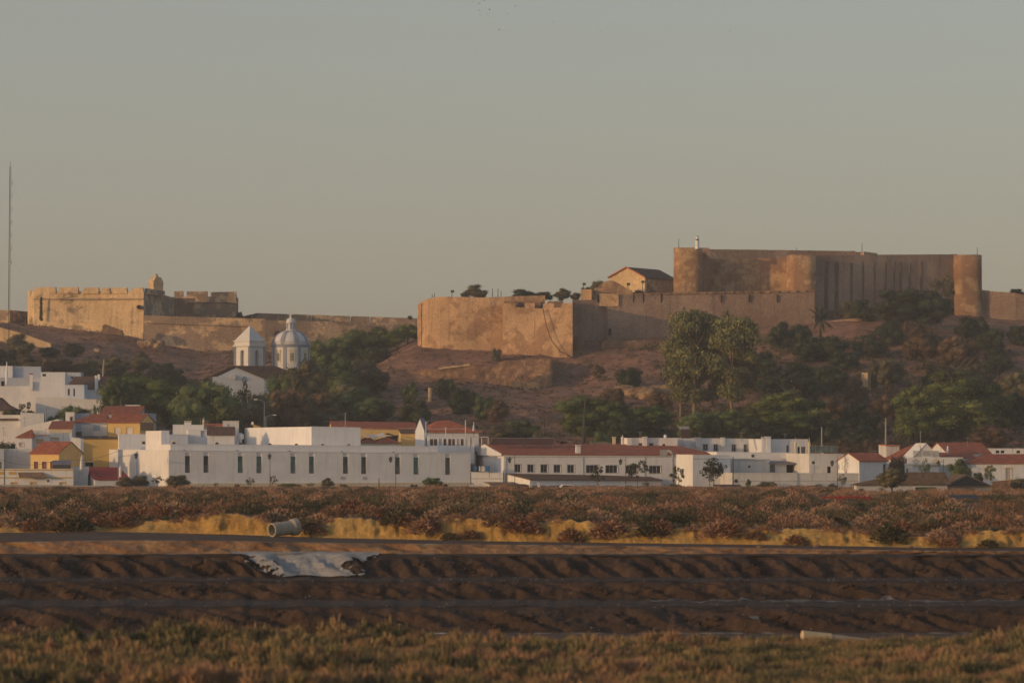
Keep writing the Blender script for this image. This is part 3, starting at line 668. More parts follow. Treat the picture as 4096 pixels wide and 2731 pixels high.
def lamp_post(px, yt, D, label, kind='lantern', yb=None, side=1, group='lantern posts along the marsh road'):
    zg = ground_z(px, D); h = Z(yt, D) - zg; r = empty('street_lamp', (X(px, D), D, zg), 0, label, 'street lamp', group)
    if kind == 'lantern':
        MB().cyl((0, 0, -.3), (0, 0, h), .06, .04, 7).build('pole', m_darkmetal, r)
        b = MB().cyl((0, 0, h - .55), (-.9 * side, 0, h - .3), .03, n=5); b.build('arm', m_darkmetal, r)
        c = (-.9 * side, 0, h - 1.35); l = MB().lathe(c, [(.10, 0), (.26, .25), (.30, .62)], 6); o = l.build('lantern', m_tgrey, r)
        MB().lathe(c, [(.42, .62), (.30, .78), (.10, .95), (.03, 1.08)], 6).build('hood', m_darkmetal, o)
    elif kind == 'arm':
        MB().cyl((0, 0, -.3), (0, 0, h - .4), .09, .05, 7).build('pole', m_metal, r)
        MB().cyl((0, 0, h - .45), (.6 * side, 0, h - .05), .035, n=5).cyl((.6 * side, 0, h - .05), (1.5 * side, 0, h), .035, n=5).build('arm', m_metal, r)
        MB().box(min(1.3 * side, 2.0 * side), max(1.3 * side, 2.0 * side), -.12, .12, h - .04, h + .12).build('lamp_head', m_shut, r)
    return r
def pole_(px, yt, yb, D, w, mat, name, label, cat, lean=0.0):
    z0 = Z(yb, D); z1 = Z(yt, D); o = MB().cyl((0, 0, 0), (lean / F * D, 0, z1 - z0), w / F * D / 2, w / F * D * .35, 7).build(name, mat); o.location = (X(px, D), D, z0)
    return tag(o, label, cat)
def dish(px, py, D, rad, label, mat=None, mast=1.2):
    r = empty('satellite_dish', P(px, py, D), R(-35), label, 'satellite dish'); MB().cyl((0, 0, -mast), (0, 0, 0), .04, n=6).build('mast', m_metal, r)
    b = MB(); prof = [(rad * k, .25 * rad * k * k) for k in (.05, .35, .7, 1.0)]; n = 16; vs = []; fs = []
    for a, z in prof:
        for i in range(n): t = 6.2832 * i / n; vs.append((a * math.cos(t), -.15 - .3 * rad + -z * -1 - .25 * rad, a * math.sin(t)))
    for k in range(3):
        for i in range(n): fs.append((k * n + i, k * n + (i + 1) % n, (k + 1) * n + (i + 1) % n, (k + 1) * n + i))
    b.add(vs, fs); b.add([(p[0], p[1] + .03, p[2]) for p in vs], [f[::-1] for f in fs]); b.build('reflector', mat or m_shut, r)
    MB().cyl((0, -.2, -rad * .8), (0, -.9 * rad - .25, 0), .02, n=4).build('feed_arm', m_metal, r)
# ================================================================ the town
GL = 'houses of the white town'
# --- long modern white building with slit windows
h = House('modern_building', 'long plain white modern building with narrow vertical slit windows', 675, 1882, 596, 18, 1945, xl=421, cat='building')
for x0, yt, m in ((740, 1807, m_tgrey), (814, 1807, m_glass), (951, 1808, m_teal), (1026, 1809, m_teal), (1162, 1810, m_teal), (1236, 1810, m_teal), (1372, 1811, m_tgrey), (1445, 1812, m_tgrey), (1580, 1813, m_tgrey), (1654, 1814, m_teal), (1781, 1815, m_tgrey)):
    h.win(x0, yt + 1.5, x0 + 21, yt + 83, m, rec=.85, bars=.37, top=.62)
h.walls(1802, m_white, yt2=1815)
h.block(682, 1750, 1777, 1812, 1.6, 20, m_white, 'upper_storey', yt2=1786)
h.block(1246, 1442, 1706, 1800, 6, 46, m_white, 'roof_block', yt2=1710, th=.06, xl=978)
h.block(645, 677, 1722, 1830, 15, 11, m_white, 'stair_tower', yt2=1723, th=.06, xl=583)
o = h.root
for px, py in ((737, 1799), (948, 1801), (1159, 1803), (1368, 1806), (1575, 1807), (1723, 1809)):
    u = h.uv(px, .8); z = Z(py, h.A[1] + u * h.s) - h.z0; MB().lathe((u, .8, z - .5), [(.22, 0), (.22, .25), (.35, .3), (.25, .5), (.05, .58)], 10).build('roof_vent', m_darkmetal, o)
for px, py in ((868, 1771), (975, 1774), (1079, 1775), (1185, 1776), (1290, 1777), (1395, 1778)):
    u = h.uv(px, 2.6); z = Z(py, h.A[1] + u * h.s) - h.z0; MB().lathe((u, 2.6, z - .5), [(.22, 0), (.22, .3), (.36, .34), (.25, .55), (.05, .62)], 10).build('roof_vent', m_darkmetal, o)
for x0, y0 in ((1362, 1905), (1451, 1906)): h.band(x0, y0, x0 + 17, y0 + 12, m_greytrim, name='wall_grille')
for y0 in (1818,): pass
h.band(675, 1928, 1880, 1950, m_cream, out=.35, name='plinth')
# house frame wall and fence before it
def fence_line(x0, x1, D0, D1, y0, y1, name, label, mat, posts=24, rails=3):
    A = Vector((X(x0, D0), D0, 0)); B = Vector((X(x1, D1), D1, 0)); zb = Z(y1, D0); r = empty(name, (A.x, A.y, zb), 0, label, 'fence'); h_ = Z(y0, D0) - zb
    for i in range(posts + 1): q = A.lerp(B, i / posts) - A; MB().cyl((q.x, q.y, -.5), (q.x, q.y, h_), .05, n=5).build('post', m_metal, r)
    b = MB()
    for k in range(rails): b.cyl((0, 0, h_ * (k + .8) / rails), (B.x - A.x, B.y - A.y, h_ * (k + .8) / rails), .02, n=4)
    b.build('rail', mat, r)
fence_line(1340, 1945, 590, 594, 1934, 1958, 'wire_fence', 'thin wire fence along the foot of the long white building', m_metal)
def lowwall(name, x0, x1, D0, D1, y0, y1, th, mat, label, cat='wall', y0b=None):
    r = empty(name, (X(x0, D0), D0, Z(y1, D0)), 0, label, cat); b = MB(); A = (X(x0, D0), D0); B = (X(x1, D1), D1); z0, z1, zz = Z(y1, D0) - 1.5, Z(y0, D0), Z(y0 if y0b is None else y0b, D1)
    b.add([(A[0], A[1], z0), (B[0], B[1], z0), (B[0], B[1] + th, z0), (A[0], A[1] + th, z0), (A[0], A[1], z1), (B[0], B[1], zz), (B[0], B[1] + th, zz), (A[0], A[1] + th, z1)], [(0, 3, 2, 1), (4, 5, 6, 7), (0, 1, 5, 4), (1, 2, 6, 5), (2, 3, 7, 6), (3, 0, 4, 7)])
    b.build('wall', mat, r, off=r.location); return r
lowwall('road_parapet', 0, 1200, 586, 588, 1937, 1945, .4, m_grey, 'low dark grey road parapet below the painted house and the long white building', y0b=1950)
lowwall('boundary_wall', 1880, 1944, 592, 592, 1938, 1965, .3, m_white2, 'short low white wall at the right end of the long white building')
# --- middle, behind
h = House('brown_roofed_house', 'house with dull brown tiled roof just behind the end of the long white building', 1700, 1905, 632, 8, 1850, depth=9, group=GL); h.walls(1812, m_white2, roof='gable_u', yr=1782, rmat=m_tileb)
# --- long red roofed building
h = House('long_house', 'very long white house with red tiled roof and a row of dark windows', 2015, 2868, 614, 13, 1950, xl=1883, cat='building')
for x0, x1, y0, y1 in ((2059, 2083, 1857, 1887), (2110, 2136, 1858, 1887), (2163, 2190, 1858, 1888), (2216, 2242, 1859, 1888), (2270, 2297, 1859, 1889), (2345, 2393, 1860, 1890), (2423, 2470, 1861, 1890), (2503, 2548, 1862, 1891), (2597, 2643, 1863, 1892), (2698, 2714, 1864, 1893)):
    h.win(x0, y0, x1, y1, m_glass, m_greytrim, rec=.35, bars=2 if x1 - x0 > 35 else 1)
h.walls(1815, m_white, yt2=1819, roof='hip', yr=1776, rmat=m_tile, over=.35, hipin=(.3, 5.0)); MB().add([(q, y, z) for q in (-.50, -.38) for y, z in ((0, h.zt - .3), (h.d, h.zt - .3), (h.d, h.zt), (h.d / 2, h.zr), (0, h.zt))], [(4, 3, 2, 1, 0), (5, 6, 7, 8, 9)] + [(i, (i + 1) % 5, (i + 1) % 5 + 5, i + 5) for i in range(5)]).build('gable', m_white, h.root)
h.band(2020, 1826, 2742, 1829, m_greytrim, name='cornice')
for x in (2022, 2330, 2578): h.band(x, 1829, x + 3, 1940, m_greytrim, name='drainpipe', out=.09)
h.chimney(2312, 1779, 1814, 18, v=.9); h.chimney(2187, 1758, 1792, 19, v=14, kind='minaret', mat=m_cream, capm=m_cream)
h = House('house_wing', 'square white end block of the long red roofed house', 2771, 2922, 606, 20, 1952, xl=2705, group=GL); h.win(2871, 1862, 2893, 1895, m_glass, m_greytrim)
h.walls(1820, m_white, yt2=1822); h.band(2771, 1833, 2922, 1836, m_greytrim, name='cornice')
h = House('lean_to_building', 'low white annex with brown lean-to roof under the row of windows', 2120, 2645, 605, 25, 1958, xl=2026, cat='building')
for x0, x1, m in ((2130, 2181, m_glass), (2198, 2238, m_glass), (2330, 2378, m_wood), (2421, 2462, m_glass), (2502, 2524, m_wood), (2566, 2606, m_wood)): h.win(x0, 1943, x1, 1964, m, m_greytrim, rec=.25)
h.win(2270, 1945, 2299, 1953, m_bluecl, m_greytrim); h.walls(1919, m_white, yt2=1922, roof='shed', yr=1896, rmat=m_tileb)
pr = MB().slab([(0, -.2, 0), (.35, -.2, 0), (.35, 7, 2.2), (0, 7, 2.2)], .25); 
h = House('storage_shed', 'small shed with flat pinkish roof before the pale annex gable', 1960, 2075, 590, 10, 1962, depth=6, cat='shed'); h.walls(1938, m_white2, roof='shed', yr=1930, rmat=m_tileold)
h = House('storage_shed', 'low brown walled shed beside the road sign', 2028, 2114, 588, 10, 1965, depth=5, cat='shed'); h.walls(1943, m_brick, roof='shed', yr=1938, rmat=m_tileb)
h = House('court_house', 'shaded white house with washing line between the two long buildings', 1885, 2012, 613, 0, 1950, depth=6, group=GL); h.walls(1890, m_white, cap=True); h.band(1885, 1912, 2012, 1915, m_greytrim, name='cornice')
r = empty('washing_line', P(1884, 1888, 612), 0, 'washing line with blue and white clothes in the shaded yard', 'washing line')
MB().cyl((3.3, 0, -1), (3.3, 0, 1.2), .04, n=5).cyl((0, 0, 1.1), (3.6, 0, 1.2), .02, n=4).build('line', m_darkmetal, r)
for x, w_, hh, m in ((.5, .6, .75, m_bluecl), (1.4, .3, .9, m_wcloth), (1.85, .6, .9, m_wcloth), (2.6, .7, .9, m_bluecl)): MB().box(x, x + w_, -.03, .03, 1.05 - hh, 1.08).build('cloth', m, r)
dp = empty('exhaust_duct', P(2692, 1912, 600), 0, 'tall shiny metal exhaust duct bent over the red roof edge', 'duct')
MB().cyl((0, 0, -1), (0, 0, 4.2), .24, n=10).cyl((0, 0, 4.2), (-.5, .6, 4.8), .24, n=10).cyl((-.5, .6, 4.8), (-1.0, 1.8, 4.7), .24, n=10).build('pipe', m_metal, dp, smooth=True); MB().box(-2.2, -.9, 1.2, 2.2, 4.0, 5.0).build('fan_box', m_metal, dp)
# car and sign
c = empty('parked_van', P(2240, 1972, 584), R(4), 'white van mostly hidden by dry grass below the brown lean-to roof', 'van')
MB().prism([(0, .35), (2.9, .35), (2.9, .8), (2.5, .95), (2.1, 1.45), (.4, 1.5), (0, 1.1)], 0, 1.7).build('body', m_white, c); MB().prism([(.4, .95), (2.2, .95), (1.95, 1.36), (.5, 1.38)], -.01, .02).build('window', m_glass, c)
for x in (.6, 2.3): MB().cyl((x, -.02, .32), (x, .2, .32), .32, n=12).build('wheel', m_dark, c)
sg = empty('road_sign', P(2155, 1966, 588), 0, 'pair of pale upright road signs on one post by the annex', 'sign'); MB().cyl((0, 0, -1), (0, 0, 1.5), .04, n=5).build('post', m_metal, sg)
MB().box(-.28, -.02, -.05, -.02, .7, 1.55).build('panel', m_shut, sg); MB().box(.02, .25, -.05, -.02, .6, 1.45).build('panel', m_shut, sg)
# --- yellow row behind upper block
h = House('yellow_house', 'long yellow house with low red tiled roof behind the white roof block', 1330, 1668, 655, 6, 1790, depth=13, group=GL); h.walls(1711, m_yellow, yt2=1716, roof='gable_u', yr=1686, rmat=m_tile); h.band(1330, 1712, 1668, 1717, m_white, name='eave_band')
h = House('yellow_annex', 'plain yellow block with small grey lean-to roof', 1604, 1670, 648, 6, 1790, depth=5, group=GL); h.walls(1733, m_yellow, roof='shed', yr=1721, rmat=m_tileb)
for x0, x1, yy, l in ((1440, 1502, 1770, 'small hipped red roof beside the white roof block'), (1498, 1600, 1772, 'wider hipped orange roof under the dark netting')):
    h = House('hipped_house', l, x0, x1, 640, 4, 1800, depth=5, cat='house', group=GL); h.walls(yy, m_cream, roof='hip', yr=1750, rmat=m_tilebright if x0 > 1460 else m_tile, hipin=2.0, over=.25)
r = empty('shade_netting', P(1450, 1752, 646), 0, 'torn dark and white shade netting slung over a yellow courtyard', 'netting')
b = MB(); b.slab([(0, 0, .8), (2.5, -.5, -.1), (3.2, 1, .6)], .03).slab([(2.2, 0, .5), (3.8, .5, 1.1), (4.6, 0, .1)], .03); b.build('white_net', m_wcloth, r)
MB().slab([(2.0, -.2, -.5), (6.8, -.3, .6), (6.6, .2, -.7), (4.5, .1, .3)], .03).slab([(4.2, 0, .8), (6.9, -.1, .3), (4.8, 0, 1.0)], .03).build('dark_net', m_darkcl, r)
# --- house with terrace and orange hip roof
h = House('terrace_house', 'white house with orange hipped roof, brown shutters and a roof terrace', 1700, 1915, 636, 10, 1800, xl=1661, group=GL)
h.walls(1728, m_white, roof='hip', yr=1681, rmat=m_tilebright, hipin=(3.5, 4.5))
h2 = House('gabled_house', 'narrow white gable house end with grey lilac sheet roof', 1661, 1697, 630, -28, 1800, xr=1712, group=GL); h2.walls(1722, m_white, roof='gable_v', yr=1674, rmat=m_sheet, ur=1680, over=.15)
tl = House('terrace_storey', 'low white terrace storey with row of brown shutters', 1714, 1898, 628, 10, 1800, depth=4.5, cat='house', group=GL)
for i, (x0, x1, m) in enumerate(((1720, 1733, m_wood), (1736, 1749, m_wood), (1756, 1769, m_greytrim), (1774, 1786, m_wood), (1793, 1806, m_wood), (1809, 1820, m_wood), (1828, 1839, m_greytrim), (1843, 1855, m_wood), (1862, 1874, m_shut), (1878, 1889, m_shut))): tl.win(x0, 1755, x1, 1781, m, rec=.1, name='shutter')
tl.walls(1749, m_white); b = MB()
for px in (1704, 1783, 1862): u = tl.uv(px, .3); b.cyl((u, .3, tl.zt), (u, .3, tl.zt + (1.9 if px == 1783 else 3.2 if px == 1862 else 3.0)), .08, n=6)
b.build('terrace_post', m_shut, tl.root); u0, u1 = tl.uv(1706, .3), tl.uv(1862, .3)
MB().cyl((u0, .3, tl.zt + 1.6), (u1, .3, tl.zt + 1.6), .04, n=5).build('handrail', m_shut, tl.root)
b = MB(); u0, u1 = tl.uv(1880, 0), tl.uv(1953, 0); zt = tl.zt
for u in (u0, (u0 + u1) / 2 + .5, u1): b.cyl((u, 0, -1), (u, 0, zt), .09, n=5)
b.box(u0, u1, -.06, .06, zt - .02, zt + .16); b.build('pergola', m_shut, tl.root)
r = empty('closed_parasol', P(1895, 1746, 629), 0, 'closed white parasol on the roof terrace before the orange roof', 'parasol'); MB().cyl((0, 0, 0), (0, 0, 2.6), .04, n=6).build('pole', m_darkmetal, r)
MB().lathe((0, 0, 0), [(.10, 1.0), (.26, 1.1), (.22, 1.6), (.12, 2.2), (.03, 2.75)], 10).build('canopy', m_wcloth, r)
r = empty('solar_panel_row', P(1960, 1778, 622), R(4), 'long rack of dark brown solar panels behind the red ridge', 'solar panels')
for i in range(6): MB().slab([(i * 1.9 + .0, 0, 0), (i * 1.9 + 1.84, 0, 0), (i * 1.9 + 2.4, 1.2, 1.15), (i * 1.9 + .55, 1.2, 1.15)], .06).build('panel', m_panel, r)
b = MB(); b.cyl((.5, 1.25, 1.2), (12, 1.25, 1.2), .05, n=5)
for i in range(5): b.cyl((i * 2.8 + .4, 1.3, -1.2), (i * 2.8 + .4, 1.3, 1.2), .04, n=5)
b.build('rack', m_metal, r)
for x0, x1, yr_, l in ((2248, 2320, 1763, 'small pale old tiled roof beside the chimney, behind the long red roof'), (2345, 2490, 1766, 'wider pale old tiled roof left of the white bottle chimney')):
    h = House('old_roof_house', l, x0, x1, 640, 4, 1800, depth=8, cat='house', group=GL); h.walls(1784, m_white2, roof='hip', yr=yr_, rmat=m_tileold, hipin=3.0)
# --- upper right white terraces
h = House('white_flat_house', 'white flat roofed house with slanting wall end behind the red roof', 2510, 2710, 632, 8, 1800, xl=2484, group=GL)
h.win(2555, 1773, 2569, 1790, m_glass, m_greytrim); h.win(2598, 1773, 2612, 1790, m_glass, m_greytrim); h.win(2650, 1775, 2661, 1790, m_glass); h.walls(1753, m_white)
h.chimney(2579, 1746, 1790, 16, v=-.6); h.chimney(2661, 1735, 1752, 14, v=2, kind='minaret'); h.chimney(2490, 1738, 1768, 12, v=-1.0, kind='minaret'); h.chimney(2456, 1747, 1775, 12, v=4, mat=m_cream)
h = House('white_flat_house', 'long white flat roofed house with four narrow windows above the annex roofs', 2712, 3050, 640, 10, 1830, depth=10, group=GL)
for x0, x1, y0, y1 in ((2813, 2830, 1777, 1800), (2856, 2871, 1777, 1803), (2928, 2943, 1778, 1804), (2976, 2987, 1778, 1808)): h.win(x0, y0, x1, y1, m_glass, m_greytrim, bars=1)
h.walls(1753, m_white, yt2=1757); h.chimney(2790, 1749, 1775, 15, v=-.5); h.chimney(2891, 1749, 1775, 14, v=-.5); h.chimney(2747, 1739, 1790, 19, v=-1.2)
t = empty('solar_water_tank', P(2738, 1712, 630), R(10), 'silver cylindrical solar water tank on a stand above the white roofs', 'water tank'); MB().cyl((-.85, 0, 0), (.85, 0, 0), .36, n=16).build('tank', m_metal, t)
b = MB(); [b.cyl((x, y, -1.9), (x, y * .3, -.2), .04, n=5) for x in (-.5, .55) for y in (-.4, .5)]; b.build('leg', m_metal, t); MB().slab([(-.9, -1.6, -1.8), (.9, -1.6, -1.8), (.9, -.2, -.3), (-.9, -.2, -.3)], .08).build('panel', m_panel, t)
h = House('white_flat_house', 'white flat house with twin tall chimneys and a red doorway', 3045, 3232, 633, 12, 1830, xl=2995, group=GL)
h.win(3146, 1780, 3155, 1810, m_reddoor); h.win(3190, 1786, 3200, 1814, m_glass); h.win(3205, 1786, 3222, 1814, m_glass, bars=2); h.walls(1758, m_white)
h.chimney(3052, 1748, 1800, 11, v=-.7); h.chimney(3072, 1745, 1800, 19, v=-.9); h.chimney(3182, 1748, 1810, 11, v=-1.5, kind='minaret', mat=m_cream); h.chimney(3237, 1748, 1812, 12, v=-1.3, kind='minaret', mat=m_cream); h.chimney(3288, 1772, 1815, 13, v=-.8, kind='cone', mat=m_cream)
h = House('white_long_house', 'white house storey with an air conditioner under the flat terraces', 2868, 3180, 618, 10, 1870, depth=12, group=GL); h.win(3010, 1880, 3012, 1882, m_glass); h.walls(1809, m_white, yt2=1812)
aircon(3013, 1831, 617, 1.0, .75, 'air conditioner box on the white wall above the grey flat hut', R(10)); aircon(3255, 1858, 603, 1.1, .75, 'brownish air conditioner box on the white wall beside the dark door', R(10)); aircon(2946, 1932, 594, .9, .8, 'air conditioner low on the blue shaded wall near the bare pole', R(8))
h = House('grey_hut', 'grey flat roofed outbuilding with one tiny square window', 2936, 3078, 612, 9, 1892, depth=6, group=GL); h.win(2993, 1861, 3002, 1870, m_glass); h.walls(1836, m_white2); h.band(2934, 1835, 3078, 1840, m_greytrim, name='roof_edge', out=.2)
h = House('covered_terrace', 'low covered terrace with dark openings under a lilac sheet roof', 3078, 3225, 614, 6, 1892, depth=5, cat='house', group=GL)
h.win(3080, 1858, 3100, 1888, m_grey, rec=.8); h.win(3146, 1858, 3205, 1890, m_dark, rec=1.4); h.walls(1853, m_white, roof='shed', yr=1846, rmat=m_sheet, over=1.0)
h = House('white_parapet_house', 'stained white flat house with dark doorway and small window shutter', 3237, 3438, 606, 12, 1892, xl=3110, group=GL)
h.win(3255, 1867, 3281, 1892, m_shut, rec=.1); h.win(3309, 1865, 3324, 1893, m_dark); h.walls(1816, m_white2, yt2=1818)
h = House('red_roof_house', 'white house with red gabled roof right of the spiral stair', 3437, 3550, 600, 30, 1930, xl=3352, group=GL)
h.win(3533, 1857, 3543, 1890, m_glass, m_greytrim); h.walls(1843, m_white, roof='gable_u', yr=1813, rmat=m_tilered if False else m_tile)
h = House('stained_long_building', 'long stained greyish white ground floor below the flat white houses', 2932, 3434, 597, 8, 1956, depth=12, cat='building')
for x0, x1, m in ((3180, 3210, m_glass), (3228, 3285, m_wood), (3010, 3030, m_greytrim)): h.win(x0, 1942, x1, 1962, m, m_greytrim)
h.walls(1893, m_white2, yt2=1894); h.band(2932, 1921, 3434, 1925, m_greytrim, name='cornice')
st = empty('spiral_stair', P(3380, 1893, 603), 0, 'thin rusty spiral stair against the white wall', 'stair'); H_ = 73 * .0442; MB().cyl((0, 0, 0), (0, 0, H_ + .3), .05, n=6).build('pole', m_darkmetal, st)
b = MB(); b2 = MB()
for i in range(16):
    a = i * .62; z = H_ * i / 16; a2 = (i + 1) * .62; b.slab([(0, 0, z), (.6 * math.cos(a), .6 * math.sin(a), z), (.6 * math.cos(a2), .6 * math.sin(a2), z)], .04); b2.cyl((.62 * math.cos(a), .62 * math.sin(a), z + .7), (.62 * math.cos(a2), .62 * math.sin(a2), z + H_ / 16 + .7), .025, n=4)
b.build('step', m_darkmetal, st); b2.build('handrail', m_darkmetal, st)
bl = empty('glass_balustrade', P(3240, 1812, 615), R(8), 'glass and metal terrace balustrade left of the tall concrete pole', 'balustrade')
MB().box(0, 5.0, 0, .03, .1, 1.25).build('glass', m_tgrey, bl); b = MB(); [b.cyl((i * 1.0, 0, 0), (i * 1.0, 0, 1.35), .03, n=4) for i in range(6)]; b.cyl((0, 0, 1.33), (5, 0, 1.33), .03, n=4); b.build('frame', m_metal, bl)
# --- villa on the right
h = House('villa', 'white villa with steep red hipped roof and small front gable', 3590, 3748, 622, 10, 1925, depth=12, group=GL)
h.walls(1836, m_white, roof='hip', yr=1771, rmat=m_tile, hipin=(5.5, .5))
g = House('gable_front', 'white pointed gable with dark shuttered window at the villa front', 3652, 3756, 612, 6, 1925, depth=8, cat='house', group=GL)
g.win(3691, 1802, 3726, 1825, m_dark, m_white, rec=.15, bars=2); g.walls(1828, m_white, roof='gable_v', yr=1775, rmat=m_white, over=.25); g.band(3628, 1828, 3850, 1858, m_white, out=.3, name='parapet'); g.band(3628, 1857, 3850, 1861, m_cream, out=.36, name='cornice')
for cx_, m in ((3662, m_greytrim), (3742, m_cream)):
    u, z = g.fu(cx_), g.fz(1844); MB().prism([(u - .85, z), (u, z - .55), (u + .85, z), (u, z + .55)], -.34, -.301).build('diamond_panel', m, g.root)
h = House('villa_house', 'blue shaded white villa front with low windows behind young trees', 3620, 3880, 616, 6, 1925, depth=7, group=GL)
for x0, x1 in ((3627, 3644), (3723, 3750)): h.win(x0, 1876, x1, 1892, m_glass, m_greytrim)
h.walls(1856, m_white)
h = House('red_roofed_villa', 'wide villa with long red roof and yellow framed windows', 3890, 4200, 614, 5, 1935, depth=9, group=GL)
for x0 in (3941, 4024): h.win(x0, 1872, x0 + 22, 1915, m_shut, m_trim, rec=.15, bars=1)
h.walls(1852, m_white, roof='hip', yr=1815, rmat=m_tile, hipin=(3.2, 3.2))
h = House('rear_villa_wing', 'red roofed rear wing with white gable side and small white chimney', 3790, 3962, 634, 8, 1925, xl=3712, group=GL); h.walls(1812, m_white, roof='gable_u', yr=1772, rmat=m_tile)
h.chimney(3791, 1781, 1812, 12, v=-.6, kind='cone'); 
h = House('link_roof_house', 'lower red roof joining villa gable and long right roof', 3750, 3900, 622, 6, 1925, depth=7, group=GL); h.walls(1830, m_white, roof='gable_u', yr=1812, rmat=m_tile)
h = House('far_white_house', 'distant white house strip with three small dark windows at the right', 3945, 4180, 660, 3, 1850, depth=8, group=GL)
for x0 in (3983, 4003, 4066): h.win(x0, 1801, x0 + 15, 1812, m_glass)
h.walls(1795, m_white)
h = House('small_white_house', 'small white house with thin red roof edge beside the tall wooden pole', 3545, 3598, 630, 10, 1850, depth=5, group=GL); h.walls(1782, m_white2, roof='shed', yr=1780, rmat=m_tilebright)
# --- barn and ruin
h = House('old_barn', 'old barn with mossy brown hipped roof and green doors', 3425, 3790, 503, 12, 1976, xl=3416, cat='barn')
h.win(3660, 1947, 3748, 1980, m_green, m_white, rec=.2, name='door'); h.walls(1937, m_white2, roof='hip', yr=1888, rmat=m_thatch, hipin=(8.5, .2), over=.35)
h = House('barn_annex', 'stone fronted barn end with dark slatted gable beside the green doors', 3786, 3966, 508, 12, 1978, depth=6, cat='barn')
h.walls(1945, m_cream, roof='gable_v', yr=1899, rmat=m_thatch, over=.3, ur=3868, th=.1); u0, u1, ua = 0.1, h.w - .1, h.fu(3868); MB().prism([(u0, h.zt + .05), (u1, h.zt + .05), (ua, h.fz(1902, ua))], -.06, -.02).build('gable_boards', m_darkmetal, h.root)
h.band(3786, 1944, 3966, 1949, m_tileold, out=.25, name='tile_ledge')
lowwall('ruined_wall', 3970, 4300, 522, 522, 1925, 1965, .6, m_rubble, 'ruined grey stone wall rising to the right of the barn', y0b=1895)
h = House('dark_hut', 'tiny low hut with nearly black roof sunk in the dry scrub', 3815, 3912, 400, 5, 2006, depth=3, cat='hut'); h.walls(1999, m_brick, roof='gable_u', yr=1983, rmat=m_darkmetal, over=.3)
r = empty('red_crate_stack', P(3290, 2001, 400), R(3), 'long row of stacked bright red plastic crates in the scrub', 'crates')
for i in range(15):
    for k in range(1 if i < 5 else 2):
        x = i * .385; z = .28 + (0 if i < 5 else -.22) + k * .24; b = MB(); b.box(x, x + .42, 0, .4, z, z + .05).box(x, x + .42, 0, .4, z + .15, z + .2)
        for q in (0, .18, .36): b.box(x + q, x + q + .06, 0, .4, z + .05, z + .15)
        b.build('crate', m_red, r)
# --- left: front rank
h = House('painted_low_house', 'low white house with yellow cornices and a striped tile awning', 0 - 60, 293, 598, 5, 1937, depth=8, group=GL)
for x0 in (45, 122, 240, 305): 
    if x0 < 290: h.win(x0, 1930, x0 + 22, 1940, m_cream, m_trim, rec=.15)
h.walls(1877, m_white); h.band(-60, 1876, 293, 1880, m_trim, name='cornice', out=.12); h.band(-60, 1907, 293, 1911, m_trim, name='cornice', out=.12); h.band(35, 1886, 66, 1898, m_trim, name='plaque'); h.band(-30, 1886, 18, 1898, m_trim, name='plaque')
u0, u1 = h.fu(72), h.fu(190); z0, z1 = h.fz(1907), h.fz(1888); MB().slab([(u0 + .3, -1.3, z0), (u1 + 0, -1.3, z0), (u1 - .7, 0, z1), (u0, 0, z1)], .1).build('tile_awning', m_tileold, h.root)
aircon(196, 1929, 596, .85, .6, 'air conditioner on the painted low house wall at far left', R(5))
h = House('red_sheet_roof_house', 'white house with deep red sheet roof and a slim white chimney', 380, 520, 600, 16, 1937, xl=293, group=GL); h.walls(1918, m_white, roof='gable_u', yr=1872, rmat=m_tilered); h.chimney(481, 1855, 1898, 12, v=.5, kind='minaret')
h = House('white_yard_house', 'small white yard building between awning house and red sheet roof', 293, 352, 604, 5, 1937, depth=4, group=GL); h.walls(1868, m_white)
c = empty('cone_chimney', P(326, 1872, 603), 0, 'tall smooth white cone shaped chimney before the ochre wall', 'chimney'); MB().lathe((0, 0, 0), [(.30, -1), (.30, .6), (.10, 2.0), (.03, 2.3)], 12).build('shaft', m_white, c, smooth=True)
h = House('roof_hut', 'grey wooden hut with corrugated roof on the flat terrace', 212, 283, 602, 8, 1880, depth=3, cat='hut'); h.walls(1857, m_darkmetal, roof='gable_u', yr=1844, rmat=m_sheet, over=.2)
h = House('white_plain_house', 'blank white cube house left of the yellow house', 22, 122, 622, 14, 1880, xl=0 - 12, group=GL); h.walls(1797, m_white)
h = House('shaded_blue_house', 'blue shaded house with dark green window at the left edge', -60, 20, 618, 4, 1880, depth=5, group=GL); h.win(0, 1846, 6, 1874, m_green); h.walls(1797, m_blueshade)
h = House('yellow_shop_house', 'bright yellow house with red roof and three red framed windows', 122, 236, 616, -35, 1880, xr=330, group=GL)
for x0, x1 in ((136, 153), (168, 187), (201, 218)): h.win(x0, 1845, x1, 1878, m_reddoor, m_cream, rec=.2)
h.walls(1812, m_yellow, roof='gable_u', yr=1768, rmat=m_tile, over=.3)
h = House('ochre_house', 'tall blank ochre wall house with one dark square window', 322, 476, 646, 3, 1880, depth=9, group=GL); h.win(341, 1848, 374, 1870, m_dark, m_cream); h.walls(1756, m_ochre, roof='shed', yr=1746, rmat=m_tileb, over=.15)
h = House('white_gable_house', 'white wall piece above the yellow house roof', 282, 323, 630, 0, 1830, depth=4, group=GL); h.walls(1750, m_white, yt2=1756)
h = House('white_lean_house', 'white house with slanting top and tiny window left of the white stair tower', 476, 584, 640, 8, 1830, depth=8, group=GL); h.win(569, 1766, 580, 1775, m_dark, m_cream); h.walls(1738, m_white)
h = House('blue_terrace_block', 'pale blue shaded terrace block with tiny framed window', 672, 752, 640, 8, 1830, depth=8, group=GL); h.win(689, 1767, 702, 1775, m_dark, m_cream); h.walls(1739, m_blueshade)
